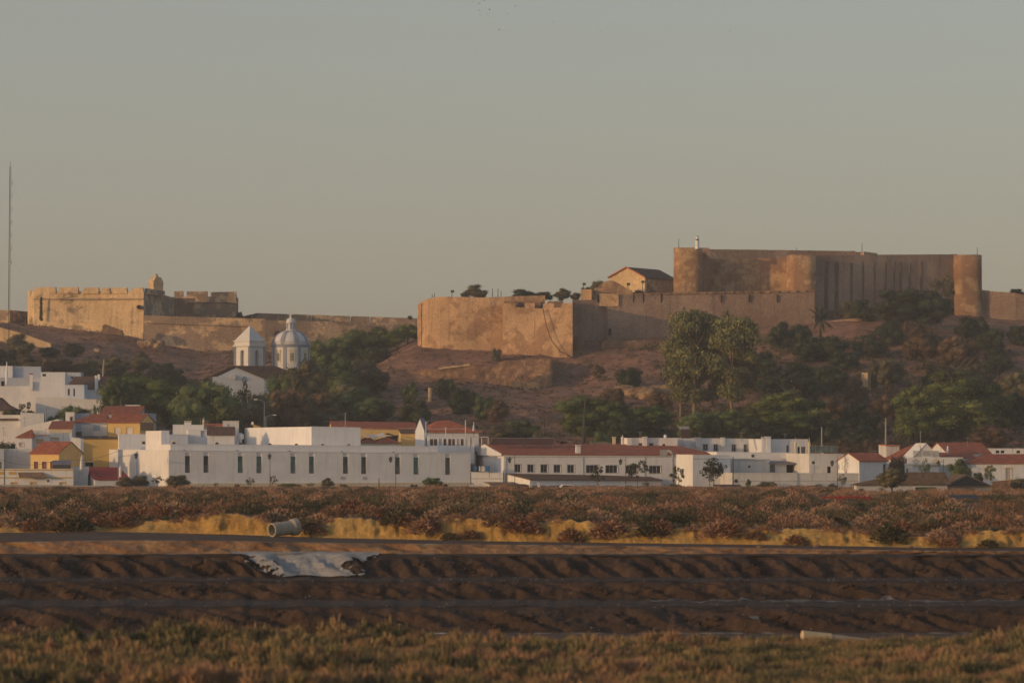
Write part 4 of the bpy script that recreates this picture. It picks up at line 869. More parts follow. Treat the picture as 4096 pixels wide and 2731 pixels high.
# --- left: second rank
h = House('garage_house', 'white and pale blue house with red roof and wide white shutters', 289, 428, 656, 3, 1780, depth=11, group=GL)
h.win(303, 1726, 327, 1747, m_tgrey, m_bluetrim, rec=.3); h.walls(1688, m_white, roof='hip', yr=1656, rmat=m_tile, hipin=(3.5, .3))
for x0, x1 in ((302, 327), (373, 399)): h.band(x0, 1699, x1, 1722, m_bluetrim, name='blue_panel')
h.band(289, 1692, 428, 1699, m_bluetrim, name='blue_band', out=.04); h.band(329, 1703, 372, 1748, m_shut, name='shutter', out=.09)
h.chimney(451, 1638, 1668, 9, v=3, mat=m_brick, capm=m_tilebright)
h = House('yellow_upper_house', 'yellow house with brown tiled roof and two closed white shutters', 431, 560, 652, -16, 1780, xr=618, group=GL)
for x0, x1 in ((459, 483), (506, 531)): h.win(x0, 1709, x1, 1737, m_shut, m_trim, rec=.1)
h.walls(1688, m_yellow, roof='gable_u', yr=1658, rmat=m_tile, over=.4)
h.band(562, 1690, 614, 1722, m_brick, face='r', name='brick_panel')
h = House('shed_roof_house', 'blue sided house with red roof below the umbrella pine', 485, 563, 672, -30, 1700, xr=500, group=GL); h.walls(1655, m_blueshade, roof='flat'); 
h = House('red_roof_behind', 'plain red tiled roof with white ridge wall below the pine', 402, 560, 668, 0, 1720, depth=8, group=GL); h.walls(1656, m_blueshade, roof='shed', yr=1626, rmat=m_tile); h.block(502, 560, 1621, 1640, 8.2, .4, m_white, 'ridge_wall')
h = House('stair_box_house', 'small white rooftop box with one dark window behind the garage house', 262, 297, 664, 4, 1720, depth=4, group=GL); h.win(281, 1667, 290, 1682, m_glass, m_greytrim); h.walls(1650, m_white)
h = House('blue_wall_house', 'pale blue shaded wall above the red tiles of the garage house', 297, 355, 668, 4, 1720, depth=5, group=GL); h.walls(1655, m_blueshade)
h = House('white_brown_house', 'cream topped white house with one shuttered window', 195, 287, 646, 3, 1800, depth=9, group=GL); h.win(207, 1752, 232, 1768, m_shut, m_trim); h.walls(1715, m_white, roof='shed', yr=1686, rmat=m_tile, over=.2); h.band(195, 1716, 287, 1731, m_cream, name='cream_band')
h = House('balustrade_house', 'white house with a balustraded roof terrace', 127, 195, 644, 3, 1800, depth=7, group=GL); h.win(147, 1759, 171, 1770, m_cream, m_trim, rec=.1); h.walls(1741, m_white, cap=False); h.band(127, 1739, 195, 1742, m_tilebright, name='cornice', out=.1)
b = MB(); z = h.zt
for i in range(14): b.lathe((h.fu(134 + i * 4.1), .1, z + .1), [(.05, 0), (.08, .25), (.04, .5), (.06, .72)], 6)
b.build('baluster', m_white, h.root); MB().box(0, h.w, 0, .2, z + .82, z + .98).box(0, h.fu(132), 0, .22, z, z + .82).box(h.fu(190), h.w, 0, .22, z, z + .82).build('balustrade_rail', m_white, h.root)
h = House('dark_roof_house', 'small white house with dark red lean roof beside the balustrade', 68, 127, 640, 4, 1800, depth=6, group=GL); h.win(77, 1770, 95, 1785, m_shut, m_cream); h.walls(1749, m_white, roof='hip', yr=1717, rmat=m_tile, hipin=(2.4, .1), over=.3)
h = House('sloping_wall_house', 'long white gable wall sloping down to the far left', -80, 232, 664, 2, 1790, depth=10, group=GL); h.walls(1746, m_white, yt2=1676, cap=False)
h = House('low_white_house', 'low white house with dark strip roof at the left edge', -60, 82, 690, 3, 1790, depth=9, group=GL); h.walls(1661, m_white, cap=True); h.band(-60, 1673, 73, 1681, m_tileb, name='awning', out=.4)
h = House('low_white_house', 'low white flat house behind a thin metal flue', 82, 176, 688, 6, 1790, depth=8, group=GL); h.walls(1652, m_white, yt2=1655)
pole_(184, 1630, 1680, 684, 6, m_metal, 'metal_flue', 'thin shiny metal flue before the dark tree at left', 'flue')
h = House('brown_hip_house', 'dark brown hipped roof at the left edge below the big white gable', -60, 58, 706, 3, 1700, depth=12, group=GL); h.walls(1641, m_white2, roof='hip', yr=1590, rmat=m_tileb, hipin=(3, 4.5))
h = House('white_lower_wall_house', 'broad blank white gable wall right of the brown hipped roof', 143, 412, 716, 3, 1720, depth=14, group=GL); h.walls(1590, m_white, yt2=1600, cap=True)
h = House('big_white_house', 'big stepped white house high on the left with long blank walls', -80, 262, 730, 4, 1640, depth=12, group=GL)
h.walls(1546, m_white, yt2=1546, cap=True)
h.block(128, 200, 1527, 1548, .002, 8, m_white, 'upper_storey', cope=False); h.block(200, 260, 1490, 1548, .004, 9, m_white, 'tower_room', cope=True)
h.chimney(125, 1493, 1548, 12, v=-.4, mat=m_white, capm=m_tilered)
h = House('shaded_annex', 'grey blue shaded annex with two slit windows below the white gable', 260, 337, 726, -12, 1640, xr=350, group=GL); h.win(271, 1554, 279, 1581, m_glass); h.win(293, 1554, 300, 1584, m_glass); h.walls(1541, m_blueshade)
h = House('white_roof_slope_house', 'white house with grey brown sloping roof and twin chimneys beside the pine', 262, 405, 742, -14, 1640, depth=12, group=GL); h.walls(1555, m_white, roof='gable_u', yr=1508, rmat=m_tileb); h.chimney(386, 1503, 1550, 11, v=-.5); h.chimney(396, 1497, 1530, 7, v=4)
h = House('arched_upper_room', 'blue shaded upper room with two arched windows', 262, 323, 752, 0, 1560, depth=5, group=GL); h.win(283, 1506, 294, 1514, m_glass); h.win(298, 1506, 310, 1514, m_glass); h.walls(1491, m_blueshade)
h = House('shaded_terrace_house', 'blue grey shaded terrace house at the top left edge of town', 0 - 30, 163, 752, 6, 1560, depth=8, group=GL); h.win(5, 1524, 18, 1545, m_dark); h.walls(1512, m_blueshade, cap=True); h.block(50, 163, 1467, 1515, 4, 7, m_blueshade, 'upper_room'); h.block(-30, 50, 1465, 1515, 3, 7, m_white, 'upper_room', cope=True)
h = House('small_white_cube', 'small white cube house with tiny window left of the white tower room', 163, 199, 748, 4, 1560, depth=5, group=GL); h.win(170, 1495, 184, 1505, m_glass); h.walls(1490, m_white)
c = empty('cone_chimney', P(27, 1512, 740), 0, 'white bottle chimney in front of the shaded terrace house at far left', 'chimney'); MB().lathe((0, 0, 0), [(.3, -1.5), (.3, 1.4), (.22, 1.5), (.18, 2.4), (.05, 3.6)], 10).build('shaft', m_white, c, smooth=True)
# --- middle left: small houses before the trees
h = House('white_chimney_house', 'white flat house with broad decorated chimney below the trees', 692, 815, 650, 6, 1790, depth=8, group=GL); h.walls(1700, m_white, yt2=1701)
h.chimney(751, 1683, 1702, 28, v=.6, capm=m_cream); h.chimney(814, 1668, 1700, 9, v=1, kind='minaret', mat=m_cream)
h = House('lower_white_house', 'white lower storey with blue shutter beside the cactus-like chimney', 752, 832, 644, 8, 1790, depth=6, group=GL); h.win(803, 1722, 824, 1747, m_bluetrim, m_white); h.walls(1721, m_white)
h = House('dark_gable_house', 'small white house with dark red sloping roof and tiled awning', 832, 938, 636, 6, 1790, depth=5, group=GL); h.walls(1738, m_white2, roof='gable_u', yr=1709, rmat=m_tilered if False else m_tileb, over=.3)
h = House('pinkish_box_house', 'pinkish white square block with red edge behind the dark roof', 891, 955, 656, 4, 1790, depth=5, group=GL); h.win(911, 1695, 914, 1712, m_dark); h.walls(1685, m_white2); h.band(890, 1683, 955, 1686, m_redtrim, name='red_edge')
h = House('red_roofed_hut', 'low red roofed hut between chimney house and pinkish block', 817, 890, 660, 4, 1790, depth=5, cat='hut', group=GL); h.walls(1704, m_white2, roof='gable_u', yr=1696, rmat=m_tilebright)
h = House('yellow_dish_house', 'small yellow gable carrying a round satellite dish', 1013, 1042, 674, 4, 1790, depth=5, group=GL); h.walls(1705, m_yellow, roof='shed_u', yr=1697, rmat=m_tileb)
dish(1013, 1693, 672, .34, 'round pale satellite dish on the small yellow gable'); dish(839, 1713, 640, .32, 'round dish on the white wall before the dark red roof'); dish(3682, 1779, 608, .38, 'round grey satellite dish in front of the villa gable')
wt = empty('water_tank', P(962, 1750, 640), 0, 'white round water tank in the dark yard beside the roof block', 'water tank'); MB().lathe((0, 0, 0), [(.25, -1), (.25, -.4), (.6, -.2), (.62, .5), (.4, .8), (.1, .9)], 12).build('body', m_white, wt, smooth=True)
# lamps and poles
for px, yt, D, l, sd in ((548, 1804, 594, 'lantern lamp post before the sunlit end of the long white building', .2), (1080, 1806, 590, 'lantern lamp post between the fourth and fifth slit windows', .1), (1583, 1818, 590, 'lantern lamp post beside the ninth slit window', 1), (2059, 1820, 590, 'lantern lamp post at the first square window of the long house', 1), (2503, 1827, 588, 'lantern lamp post before the wide windows of the long house', 1), (3349, 1833, 590, 'lantern lamp post by the dark doorway of the stained house', 1), (3774, 1835, 590, 'lantern lamp post before the villa parapet', 1)):
    lamp_post(px, yt, D, l, side=sd)
lamp_post(474, 1822, 592, 'single arm street lamp at the corner of the ochre wall', 'arm', group=None, side=1); lamp_post(1057, 1598, 660, 'tall street lamp bent to the left before the wooded slope', 'arm', group=None, side=-1); lamp_post(1064, 1660, 655, 'shorter street lamp bent to the right beside the taller one', 'arm', group=None, side=1)
pole_(410, 1438, 1530, 770, 9, m_pole, 'utility_pole', 'leaning concrete utility pole on the slope above the left pine', 'pole', lean=6)
pole_(2331, 1605, 1790, 650, 11, m_darkmetal, 'utility_pole', 'tall dark pole standing before the round pine', 'pole', lean=10)
pole_(3287, 1707, 1800, 626, 7, m_pole, 'utility_pole', 'pale concrete pole above the cream bottle chimneys', 'pole')
pole_(3543, 1672, 1790, 640, 9, m_pole, 'utility_pole', 'weathered wooden pole beside the brown bushes and villa', 'pole')
pole_(3682, 1722, 1800, 612, 3, m_metal, 'antenna_mast', 'thin aerial mast rising over the villa gable', 'antenna')
pole_(1382, 1648, 1710, 650, 3, m_metal, 'antenna_mast', 'thin aerial mast on the long yellow house', 'antenna')
pole_(2932, 1825, 1936, 592, 5, m_darkmetal, 'utility_pole', 'thin dark pole at the corner of the stained building', 'pole')
pole_(1516, 1912, 1960, 588, 5, m_darkmetal, 'short_post', 'short dark post before the long white building fence', 'post')
# ================================================================ church
ch = empty('church', P(1000, 1550, 790), 0, 'white church with bell tower, tiled nave and ribbed dome', 'church'); L = ch.location
Dt = 790; S = Dt / F
def sq_tower():
    cx_, cy = X(995, Dt), Dt + 3.0; a = R(-42)       # nearest corner towards the viewer
    def ring(hw): return [(cx_ + hw * math.sqrt(2) * math.cos(a + R(45) + i * R(90)) , cy + hw * math.sqrt(2) * math.sin(a + R(45) + i * R(90))) for i in range(4)]
    z0, z1, z2, z3 = Z(1600, Dt), Z(1380, Dt), Z(1361, Dt), Z(1300, Dt); hw = 2.42
    body = MB(); co_ = ring(hw)
    for i in range(4):                                  # each side with an arched opening cut through
        p, q = Vector((*co_[i], 0)), Vector((*co_[(i + 1) % 4], 0)); d = (q - p); Ln = d.length; d.normalize(); n = Vector((d.y, -d.x, 0))
        za, zb = Z(1462, Dt), Z(1400, Dt) - .55; u0, u1 = Ln / 2 - .62, Ln / 2 + .62; rr = .62; arc = [(Ln / 2 - rr * math.cos(t * math.pi / 8), zb + rr * math.sin(t * math.pi / 8)) for t in range(9)]
        pt = lambda u, z, o=0.0: tuple(p + d * u - n * o + Vector((0, 0, z)))
        body.quad(pt(0, z0), pt(Ln, z0), pt(Ln, za), pt(0, za)); body.quad(pt(0, za), pt(u0, za), pt(u0, zb), pt(0, zb)); body.quad(pt(u1, za), pt(Ln, za), pt(Ln, zb), pt(u1, zb))
        zt_ = zb + rr + .3
        for k in range(8): (ua, a_), (ub, b_) = arc[k], arc[k + 1]; body.quad(pt(ua, a_), pt(ub, b_), pt(ub, zt_), pt(ua, zt_))
        body.quad(pt(0, zb), pt(u0, zb), pt(u0, zt_), pt(0, zt_)); body.quad(pt(u1, zb), pt(Ln, zb), pt(Ln, zt_), pt(u1, zt_)); body.quad(pt(0, zt_), pt(Ln, zt_), pt(Ln, z1), pt(0, z1))
        prof = [(u0, za)] + arc + [(u1, za)]
        for k in range(len(prof) - 1): body.quad(pt(*prof[k]), pt(*prof[k + 1]), pt(*prof[k + 1], .7), pt(*prof[k], .7))
        body.quad(pt(u0, za), pt(u1, za), pt(u1, za, .7), pt(u0, za, .7))
    t = body.build('bell_tower', m_domew, ch, off=L)
    inn = MB(); r2 = ring(hw - .72); n4 = 4; inn.add([(x, y, z0) for x, y in r2] + [(x, y, z1) for x, y in r2], [(i, (i + 1) % 4, (i + 1) % 4 + 4, i + 4) for i in range(4)]); inn.build('bell_chamber', m_grey, t, off=L)
    c = MB(); rings = [(hw + .30, z1 - .3), (hw + .38, z1), (hw + .1, z1 + .05), (hw + .1, z2 - .25), (hw + .32, z2 - .2), (hw + .32, z2)]
    vs = []; [vs.extend([(x, y, z) for x, y in ring(r_)]) for r_, z in rings]; fs = [(k * 4 + i, k * 4 + (i + 1) % 4, (k + 1) * 4 + (i + 1) % 4, (k + 1) * 4 + i) for k in range(len(rings) - 1) for i in range(4)] + [tuple(range(20, 24))]
    c.add(vs, fs).build('cornice', m_domew, t, off=L)
    s_ = MB(); rg = ring(hw + .1); ap = (cx_, cy, z3); s_.add([(x, y, z2 + .01) for x, y in rg] + [ap], [(0, 1, 4), (1, 2, 4), (2, 3, 4), (3, 0, 4)]).build('spire', m_domew, t, off=L)
    MB().lathe((cx_, cy, z3 - .15), [(.12, 0), (.16, .15), (.05, .3), (.02, .8)], 6).build('finial', m_domeg, t, off=L)
    pil = MB()
    for i in range(4):
        x, y = co_[i]; pil.lathe((x, y, z0), [(.42, 0), (.42, z1 - .35 - z0)], 4, a + R(0))
    pil.build('pilaster', m_domeg, t, off=L)
    for px, py in ((972, 1440), (1035, 1440)):
        pass
    MB().lathe((cx_, cy - 2.1, Z(1450, Dt)), [(.42, 0), (.32, .2), (.22, .6), (.1, .8)], 10).lathe((cx_ - 2.0, cy - .4, Z(1450, Dt)), [(.42, 0), (.32, .2), (.22, .6), (.1, .8)], 10).build('bell', m_darkmetal, t, off=L)
sq_tower()
def dome():
    cx_, cy, r = X(1156, Dt), Dt + 6, 76 * S; zc = Z(1376, Dt); n = 32
    dr = MB().lathe((cx_, cy, Z(1580, Dt)), [(r, 0), (r, zc - Z(1580, Dt) - .5)], n).build('drum', m_domew, ch, off=L)
    MB().lathe((cx_, cy, zc), [(r, -.62), (r + .12, -.6), (r + .12, -.35), (r + .3, -.28), (r + .3, -.05), (r + .02, 0)], n).build('cornice', m_domeg, dr, off=L)
    H = Z(1316, Dt) - zc; prof = [(r * math.cos(t * R(90) / 10), H * math.sin(t * R(90) / 10)) for t in range(10)] + [(.4, H)]
    dm = MB().lathe((cx_, cy, zc), [(a, b) for a, b in prof], 48).build('dome', m_domew, ch, off=L, smooth=True)
    for k in range(8):
        a = R(22.5 + 45 * k); b = MB(); pr = [(r * 1.012 * math.cos(t * R(80) / 10) + .02, H * 1.012 * math.sin(t * R(80) / 10)) for t in range(11)]; dx, dy = -math.sin(a), math.cos(a); vs = []
        for rr, z in pr:
            w_ = .10 + .30 * rr / r
            for s_ in (-1, 1): vs.append((cx_ + rr * math.cos(a) + dx * w_ * s_, cy + rr * math.sin(a) + dy * w_ * s_, zc + z + .02))
        b.add(vs, [(2 * i, 2 * i + 1, 2 * i + 3, 2 * i + 2) for i in range(10)]).build('rib', m_domeg, dm, off=L)
        # inset panel outline on the segment
        a2 = R(45 * k); b = MB(); q = []
        for t0, t1 in ((8, 8), (58, 58)): q.append(t0)
        for (t0, w0), (t1, w1) in (((10, .30), (58, .30)), ((10, -.30), (58, -.30))):
            vs = []
            for i in range(9):
                t = R(t0 + (t1 - t0) * i / 8); rr = r * 1.008 * math.cos(t); aa = a2 + w0 * .9; 
                for e in (-.018, .018): vs.append((cx_ + rr * math.cos(aa + e), cy + rr * math.sin(aa + e), zc + H * 1.008 * math.sin(t) + .015))
            b.add(vs, [(2 * i, 2 * i + 1, 2 * i + 3, 2 * i + 2) for i in range(8)])
        for t_ in (10, 58):
            vs = []
            for i in range(7):
                aa = a2 + (-.27 + .54 * i / 6)
                for e in (-.9, .9): t = R(t_ + e); rr = r * 1.008 * math.cos(t); vs.append((cx_ + rr * math.cos(aa), cy + rr * math.sin(aa), zc + H * 1.008 * math.sin(t) + .015))
            b.add(vs, [(2 * i, 2 * i + 1, 2 * i + 3, 2 * i + 2) for i in range(6)])
        b.build('panel_line', m_domeg, dm, off=L)
        # drum pilaster and window
        a3 = R(22.5 + 45 * k + 8); zb = Z(1480, Dt); p = MB(); dx, dy = -math.sin(a3), math.cos(a3)
        def slabr(ang, hw, z0_, z1_, o0, o1):
            dx, dy = -math.sin(ang), math.cos(ang); v = []
            for z in (z0_, z1_):
                for o_ in (o0, o1):
                    for s_ in (-1, 1): v.append((cx_ + (r + o_) * math.cos(ang) + dx * hw * s_, cy + (r + o_) * math.sin(ang) + dy * hw * s_, z))
            return v, [(0, 1, 3, 2), (4, 6, 7, 5), (0, 4, 5, 1), (1, 5, 7, 3), (3, 7, 6, 2), (2, 6, 4, 0)]
        MB().add(*slabr(a3, .38, zb - 4, zc - .62, -.1, .07)).build('pilaster', m_domeg, dr, off=L)
        a4 = a3 + R(22.5); fr = MB().add(*slabr(a4, .62, Z(1446, Dt), Z(1402, Dt), -.1, .05)).add(*slabr(a4, .75, Z(1402, Dt), Z(1398, Dt), -.1, .16)).build('window', m_cream, dr, off=L)
        MB().add(*slabr(a4, .36, Z(1442, Dt), Z(1411, Dt), -.1, .075)).build('pane', m_tgrey, fr, off=L); b = MB()
        for q in (-.12, .12): dx, dy = -math.sin(a4), math.cos(a4); b.cyl((cx_ + (r + .09) * math.cos(a4) + dx * q, cy + (r + .09) * math.sin(a4) + dy * q, Z(1442, Dt)), (cx_ + (r + .09) * math.cos(a4) + dx * q, cy + (r + .09) * math.sin(a4) + dy * q, Z(1411, Dt)), .03, n=4)
        b.build('mullion', m_white, fr, off=L)
    z = lambda y: Z(y, Dt); c0 = (cx_, cy, 0)
    ln = MB().lathe(c0, [(1.15, z(1320)), (1.15, z(1314)), (.95, z(1313)), (.92, z(1288))], 12).build('lantern', m_domew, ch, off=L)
    b = MB(); [b.lathe((cx_ + .95 * math.cos(R(45 * k)), cy + .95 * math.sin(R(45 * k)), 0), [(.15, z(1313)), (.15, z(1288))], 6) for k in range(8)]; b.build('column', m_domeg, ln, off=L)
    MB().lathe(c0, [(1.12, z(1288)), (1.12, z(1284)), (1.02, z(1283)), (.95, z(1277)), (.65, z(1270)), (.28, z(1267)), (.22, z(1261)), (.34, z(1258)), (.1, z(1254)), (.08, z(1247)), (.02, z(1244))], 16).build('cap', m_domew, ln, off=L, smooth=False)
dome()
def nave():
    D = 782; p = lambda px, py, d: tuple(P(px, py, d)); A, B, C = P(850, 1504, D), P(937, 1464, D + 2), P(1057, 1513, D + 4); b = MB(); k = Vector((9.3, 5.0, 0))
    lo = lambda v: Vector((v.x, v.y, Z(1640, D)))
    b.add([tuple(v) for v in (lo(A), A, B, C, lo(C), lo(A) + k, A + k, B + k, C + k, lo(C) + k)], [(4, 3, 2, 1, 0), (5, 6, 7, 8, 9), (4, 9, 8, 3), (0, 1, 6, 5)]).build('nave_wall', m_white, ch, off=L)
    up = Vector((0, 0, .12)); o = Vector((-.25, -.4, 0)); ov = (C - B) * .04; ov2 = (A - B) * .04; r = MB()
    r.slab([tuple(B + up + o), tuple(C + ov + up + o), tuple(C + ov + k + up), tuple(B + k + up)], .12).slab([tuple(A + ov2 + up + o), tuple(B + up + o + Vector((-.01, 0, 0))), tuple(B + k + up), tuple(A + ov2 + k + up)], .12).build('nave_roof', m_tileb, ch, off=L)
    w = MB(); c = P(935, 1508, D + 1.6); n = 16
    MB().cyl((c.x, c.y - .5, c.z), (c.x, c.y + .6, c.z), .55, n=20).build('round_window', m_greytrim, ch, off=L)
nave()
# ================================================================ fort walls
def wall_strip(name, pts, th, mat, parent, jag=.12, step=1.2, batter=0.0, rough=.10, back=True, seed=0.0):
    """pts: (px, D, ytop, ybot) along the wall; built as a thick solid following them"""
    Q = []
    for (a, b) in zip(pts[:-1], pts[1:]):
        A, B = (X(a[0], a[1]), a[1]), (X(b[0], b[1]), b[1]); L_ = math.hypot(B[0] - A[0], B[1] - A[1]); n = max(1, int(L_ / step))
        for i in range(n):
            t = i / n; D = A[1] + (B[1] - A[1]) * t; Q.append((A[0] + (B[0] - A[0]) * t, D, Z(a[2], a[1]) * (1 - t) + Z(b[2], b[1]) * t, Z(a[3], a[1]) * (1 - t) + Z(b[3], b[1]) * t))
    a = pts[-1]; Q.append((X(a[0], a[1]), a[1], Z(a[2], a[1]), Z(a[3], a[1]))); V = []; Fc = []; rows = 7
    for x, y, zt, zb in Q:
        j = jag * (fbm(x * .9, y * .9, seed, 3) * 1.6); zt = zt + j; zb -= 1.0
        for k in range(rows):
            t = k / (rows - 1); z = zb + (zt - zb) * t; o = rough * fbm(x * .35, z * .5, seed + 3, 2) * 2 + batter * (1 - t); V.append((x, y - o, z))
        V.append((x, y + th, zt + j * .5)); V.append((x, y + th, zb))
    R_ = rows + 2
    for i in range(len(Q) - 1):
        for k in range(rows): a0 = i * R_ + k; b0 = (i + 1) * R_ + k; Fc.append((a0, b0, b0 + 1, a0 + 1))
        a0 = i * R_ + rows; b0 = a0 + R_; Fc.append((a0, b0, b0 + 1, a0 + 1))
    Fc.append(tuple(range(R_))[::-1]); Fc.append(tuple(range((len(Q) - 1) * R_, len(Q) * R_)))
    return MB().add(V, Fc).build(name, mat, parent, off=parent.location)
def round_tower(name, px, rpx, D, yt, yb, mat, parent, batter=.06, jag=.12, n=56, seed=0.0, sqe=3.2):
    cx_, r = X(px, D), rpx / F * D; zt, zb = Z(yt, D - r), Z(yb, D - r) - 1.5; V = []; Fc = []; rows = 8
    for i in range(n):
        a = 6.2832 * i / n; j = jag * fbm(math.cos(a) * 2, math.sin(a) * 2, seed, 2) * 2
        for k in range(rows):
            t = k / (rows - 1); z = zb + (zt + j - zb) * t; sq = (abs(math.cos(a)) ** sqe + abs(math.sin(a)) ** sqe) ** (-1 / sqe); rr = r * sq * (1 + batter * (1 - t)) + .12 * fbm(math.cos(a) * 3, z * .4, seed + math.sin(a) * 3, 2)
            V.append((cx_ + rr * math.cos(a), D + rr * math.sin(a), z))
    for i in range(n):
        for k in range(rows - 1): a0 = i * rows + k; b0 = ((i + 1) % n) * rows + k; Fc.append((a0, b0, b0 + 1, a0 + 1))
    Fc.append(tuple(i * rows + rows - 1 for i in range(n)))
    return MB().add(V, Fc).build(name, mat, parent, off=parent.location, smooth=True)
def solid(name, plan, yt, mat, parent, yb=None, zb=None):
    """vertical solid over plan [(px, D)...]; top row yt read at the first corner"""
    zt = Z(yt, plan[0][1]); z0 = zb if zb is not None else Z(yb, plan[0][1]); q = [(X(a, d), d) for a, d in plan]; n = len(q)
    return MB().add([(x, y, z0) for x, y in q] + [(x, y, zt) for x, y in q], [tuple(range(n))[::-1], tuple(range(n, 2 * n))] + [(i, (i + 1) % n, (i + 1) % n + n, i + n) for i in range(n)]).build(name, mat, parent, off=parent.location)
# --- hilltop castle, outer walls
cw = empty('castle_outer_wall', P(2000, 1440, 860), 0, 'long ochre outer wall of the hilltop castle with battered bastion', 'castle wall')
wall_strip('west_wall', [(1670, 871, 1221, 1400), (1676, 868.5, 1214, 1400), (1690, 866, 1204, 1398), (1710, 864, 1195, 1396), (1735, 862.6, 1190, 1394), (1760, 861.6, 1186, 1392), (1830, 860, 1187, 1390), (1900, 859.2, 1190, 1398), (1960, 859, 1189, 1410), (2040, 859.5, 1185, 1425), (2180, 860, 1182, 1440)], 3.0, m_castle, cw, batter=.5, seed=1)
solid('wall_walk', [(1684, 866), (2180, 871), (2180, 900), (1750, 900)], 1215, m_rubble, cw, yb=1400)
wall_strip('bastion', [(2010, 862, 1214, 1447), (2010.5, 854, 1214, 1448), (2063, 853.2, 1213, 1447), (2063.5, 853.2, 1229, 1447), (2099, 852.7, 1230, 1445), (2099.5, 852.7, 1213, 1445), (2138, 852.1, 1212, 1443), (2138.5, 852.1, 1233, 1443), (2172, 851.6, 1233, 1441), (2172.5, 851.6, 1214, 1441), (2215, 851, 1213, 1440), (2215.5, 851, 1231, 1439), (2247, 850.5, 1229, 1438), (2247.5, 850.5, 1213, 1438), (2290, 849.9, 1211, 1436), (2292, 866, 1208, 1420)], 2.2, m_castle, cw, batter=.25, jag=.14, step=.8, seed=2)
for x0, x1 in ((2066, 2140), (2158, 2230), (2240, 2320)): 
    p = P(x0 - 48, 1213, 851); q = P(x1 - 48, 1200, 858); MB().box(p.x, q.x - 1.2, 856.3, 862, p.z - 2.2, q.z - .35).build('parapet', m_rubble, cw, off=cw.location)
solid('bastion_platform', [(2016, 858), (2284, 856), (2288, 880), (2022, 880)], 1222, m_rubble, cw, yb=1440)
wall_strip('north_wall', [(2290, 868, 1200, 1370), (2380, 869.5, 1199, 1370), (2428, 870, 1200, 1370), (2429, 868.6, 1180, 1370), (2530, 869.4, 1177, 1368), (2700, 871, 1174, 1362), (2850, 872.4, 1172, 1350), (3000, 873.8, 1170, 1340), (3150, 875.1, 1165, 1330), (3259, 876, 1164, 1320)], 2.6, m_wallold, cw, batter=.7, jag=.10, seed=4)
wall_strip('end_wall', [(3258, 875.8, 1163, 1320), (3266, 884, 1168, 1300), (3268, 900, 1172, 1280)], 1.5, m_wallold, cw, batter=0.1, jag=.1, seed=6)
b = MB()
for i in range(20):      # coping stones with gaps along the parapet
    px = 2535 + i * 36.3; t = (px - 2530) / 730; D = 869.4 + 6.6 * t; y = 1177 - 13.5 * t; x0, x1 = X(px + 1.5, D), X(px + 35, D); zz = Z(y, D); b.box(x0, x1, D + .0, D + 1.6, zz - .25, zz + .30)
b.build('coping', m_rubble, cw, off=cw.location)
for px in (2392, 2534, 2573, 2645, 2885, 2997, 3108): 
    D = 868.2 + (px - 2290) * .0085; p = P(px, 1193, D); MB().box(p.x - .16, p.x + .16, D - .9, D + .4, p.z - 1.1, p.z + .9).build('drain_slot', m_dark, cw, off=cw.location)
wall_strip('doorway_block', [(2427, 866.6, 1318, 1358), (2447, 866.8, 1318, 1358)], 2, m_wallold, cw, rough=.03); MB().box(X(2434, 866), X(2445, 866), 865.7, 866.3, Z(1340, 866), Z(1313, 866)).build('doorway', m_dark, cw, off=cw.location)
lw = empty('castle_terrace_wall', P(1900, 1540, 834), 0, 'low crumbling reddish terrace wall on the slope under the bastion', 'castle wall')
wall_strip('wall', [(1640, 838, 1490, 1560), (1690, 836.5, 1476, 1565), (1760, 835, 1472, 1562), (1880, 834, 1457, 1555), (1960, 833, 1470, 1545), (2010, 832.5, 1446, 1545), (2060, 832, 1440, 1548), (2200, 831, 1434, 1552), (2207, 831.2, 1434, 1555)], 2.0, m_rubble, lw, batter=.4, jag=.6, rough=.4, step=.6, seed=8)
wall_strip('return_wall', [(2206, 831.2, 1436, 1555), (2214, 838, 1446, 1545), (2330, 843, 1456, 1535), (2338, 846, 1478, 1535)], 1.4, m_rubble, lw, batter=.2, jag=.7, rough=.4, step=.6, seed=9)
wall_strip('coping', [(1755, 834.6, 1470, 1461), (1880, 833.6, 1455, 1446)], 2.3, m_fort, lw, jag=.2, rough=.1, step=.6, seed=31); wall_strip('lower_footing', [(2045, 826, 1526, 1558), (2160, 825.5, 1532, 1560)], 2.0, m_castle, lw, jag=.3, rough=.2, step=.6, seed=33)  # coping: pale terrace cap, its lit top edge put into the colour
gw = empty('castle_low_wall', P(2500, 1430, 855), 0, 'low wall with round gate stub at the foot of the castle curtain', 'castle wall')
round_tower('gate_stub', 2314, 17, 857, 1345, 1450, m_rubble, gw, seed=2, sqe=2); wall_strip('low_wall', [(2396, 858, 1364, 1440), (2410, 856, 1362, 1440), (2480, 857, 1362, 1430), (2600, 859, 1358, 1415), (2690, 861, 1356, 1400), (2760, 863, 1362, 1390)], 1.6, m_rubble, gw, batter=.3, jag=.3, seed=11)
solid('stub_wing', [(2331, 858), (2334, 866), (2300, 866), (2298, 858)], 1362, m_castle, gw, yb=1450)
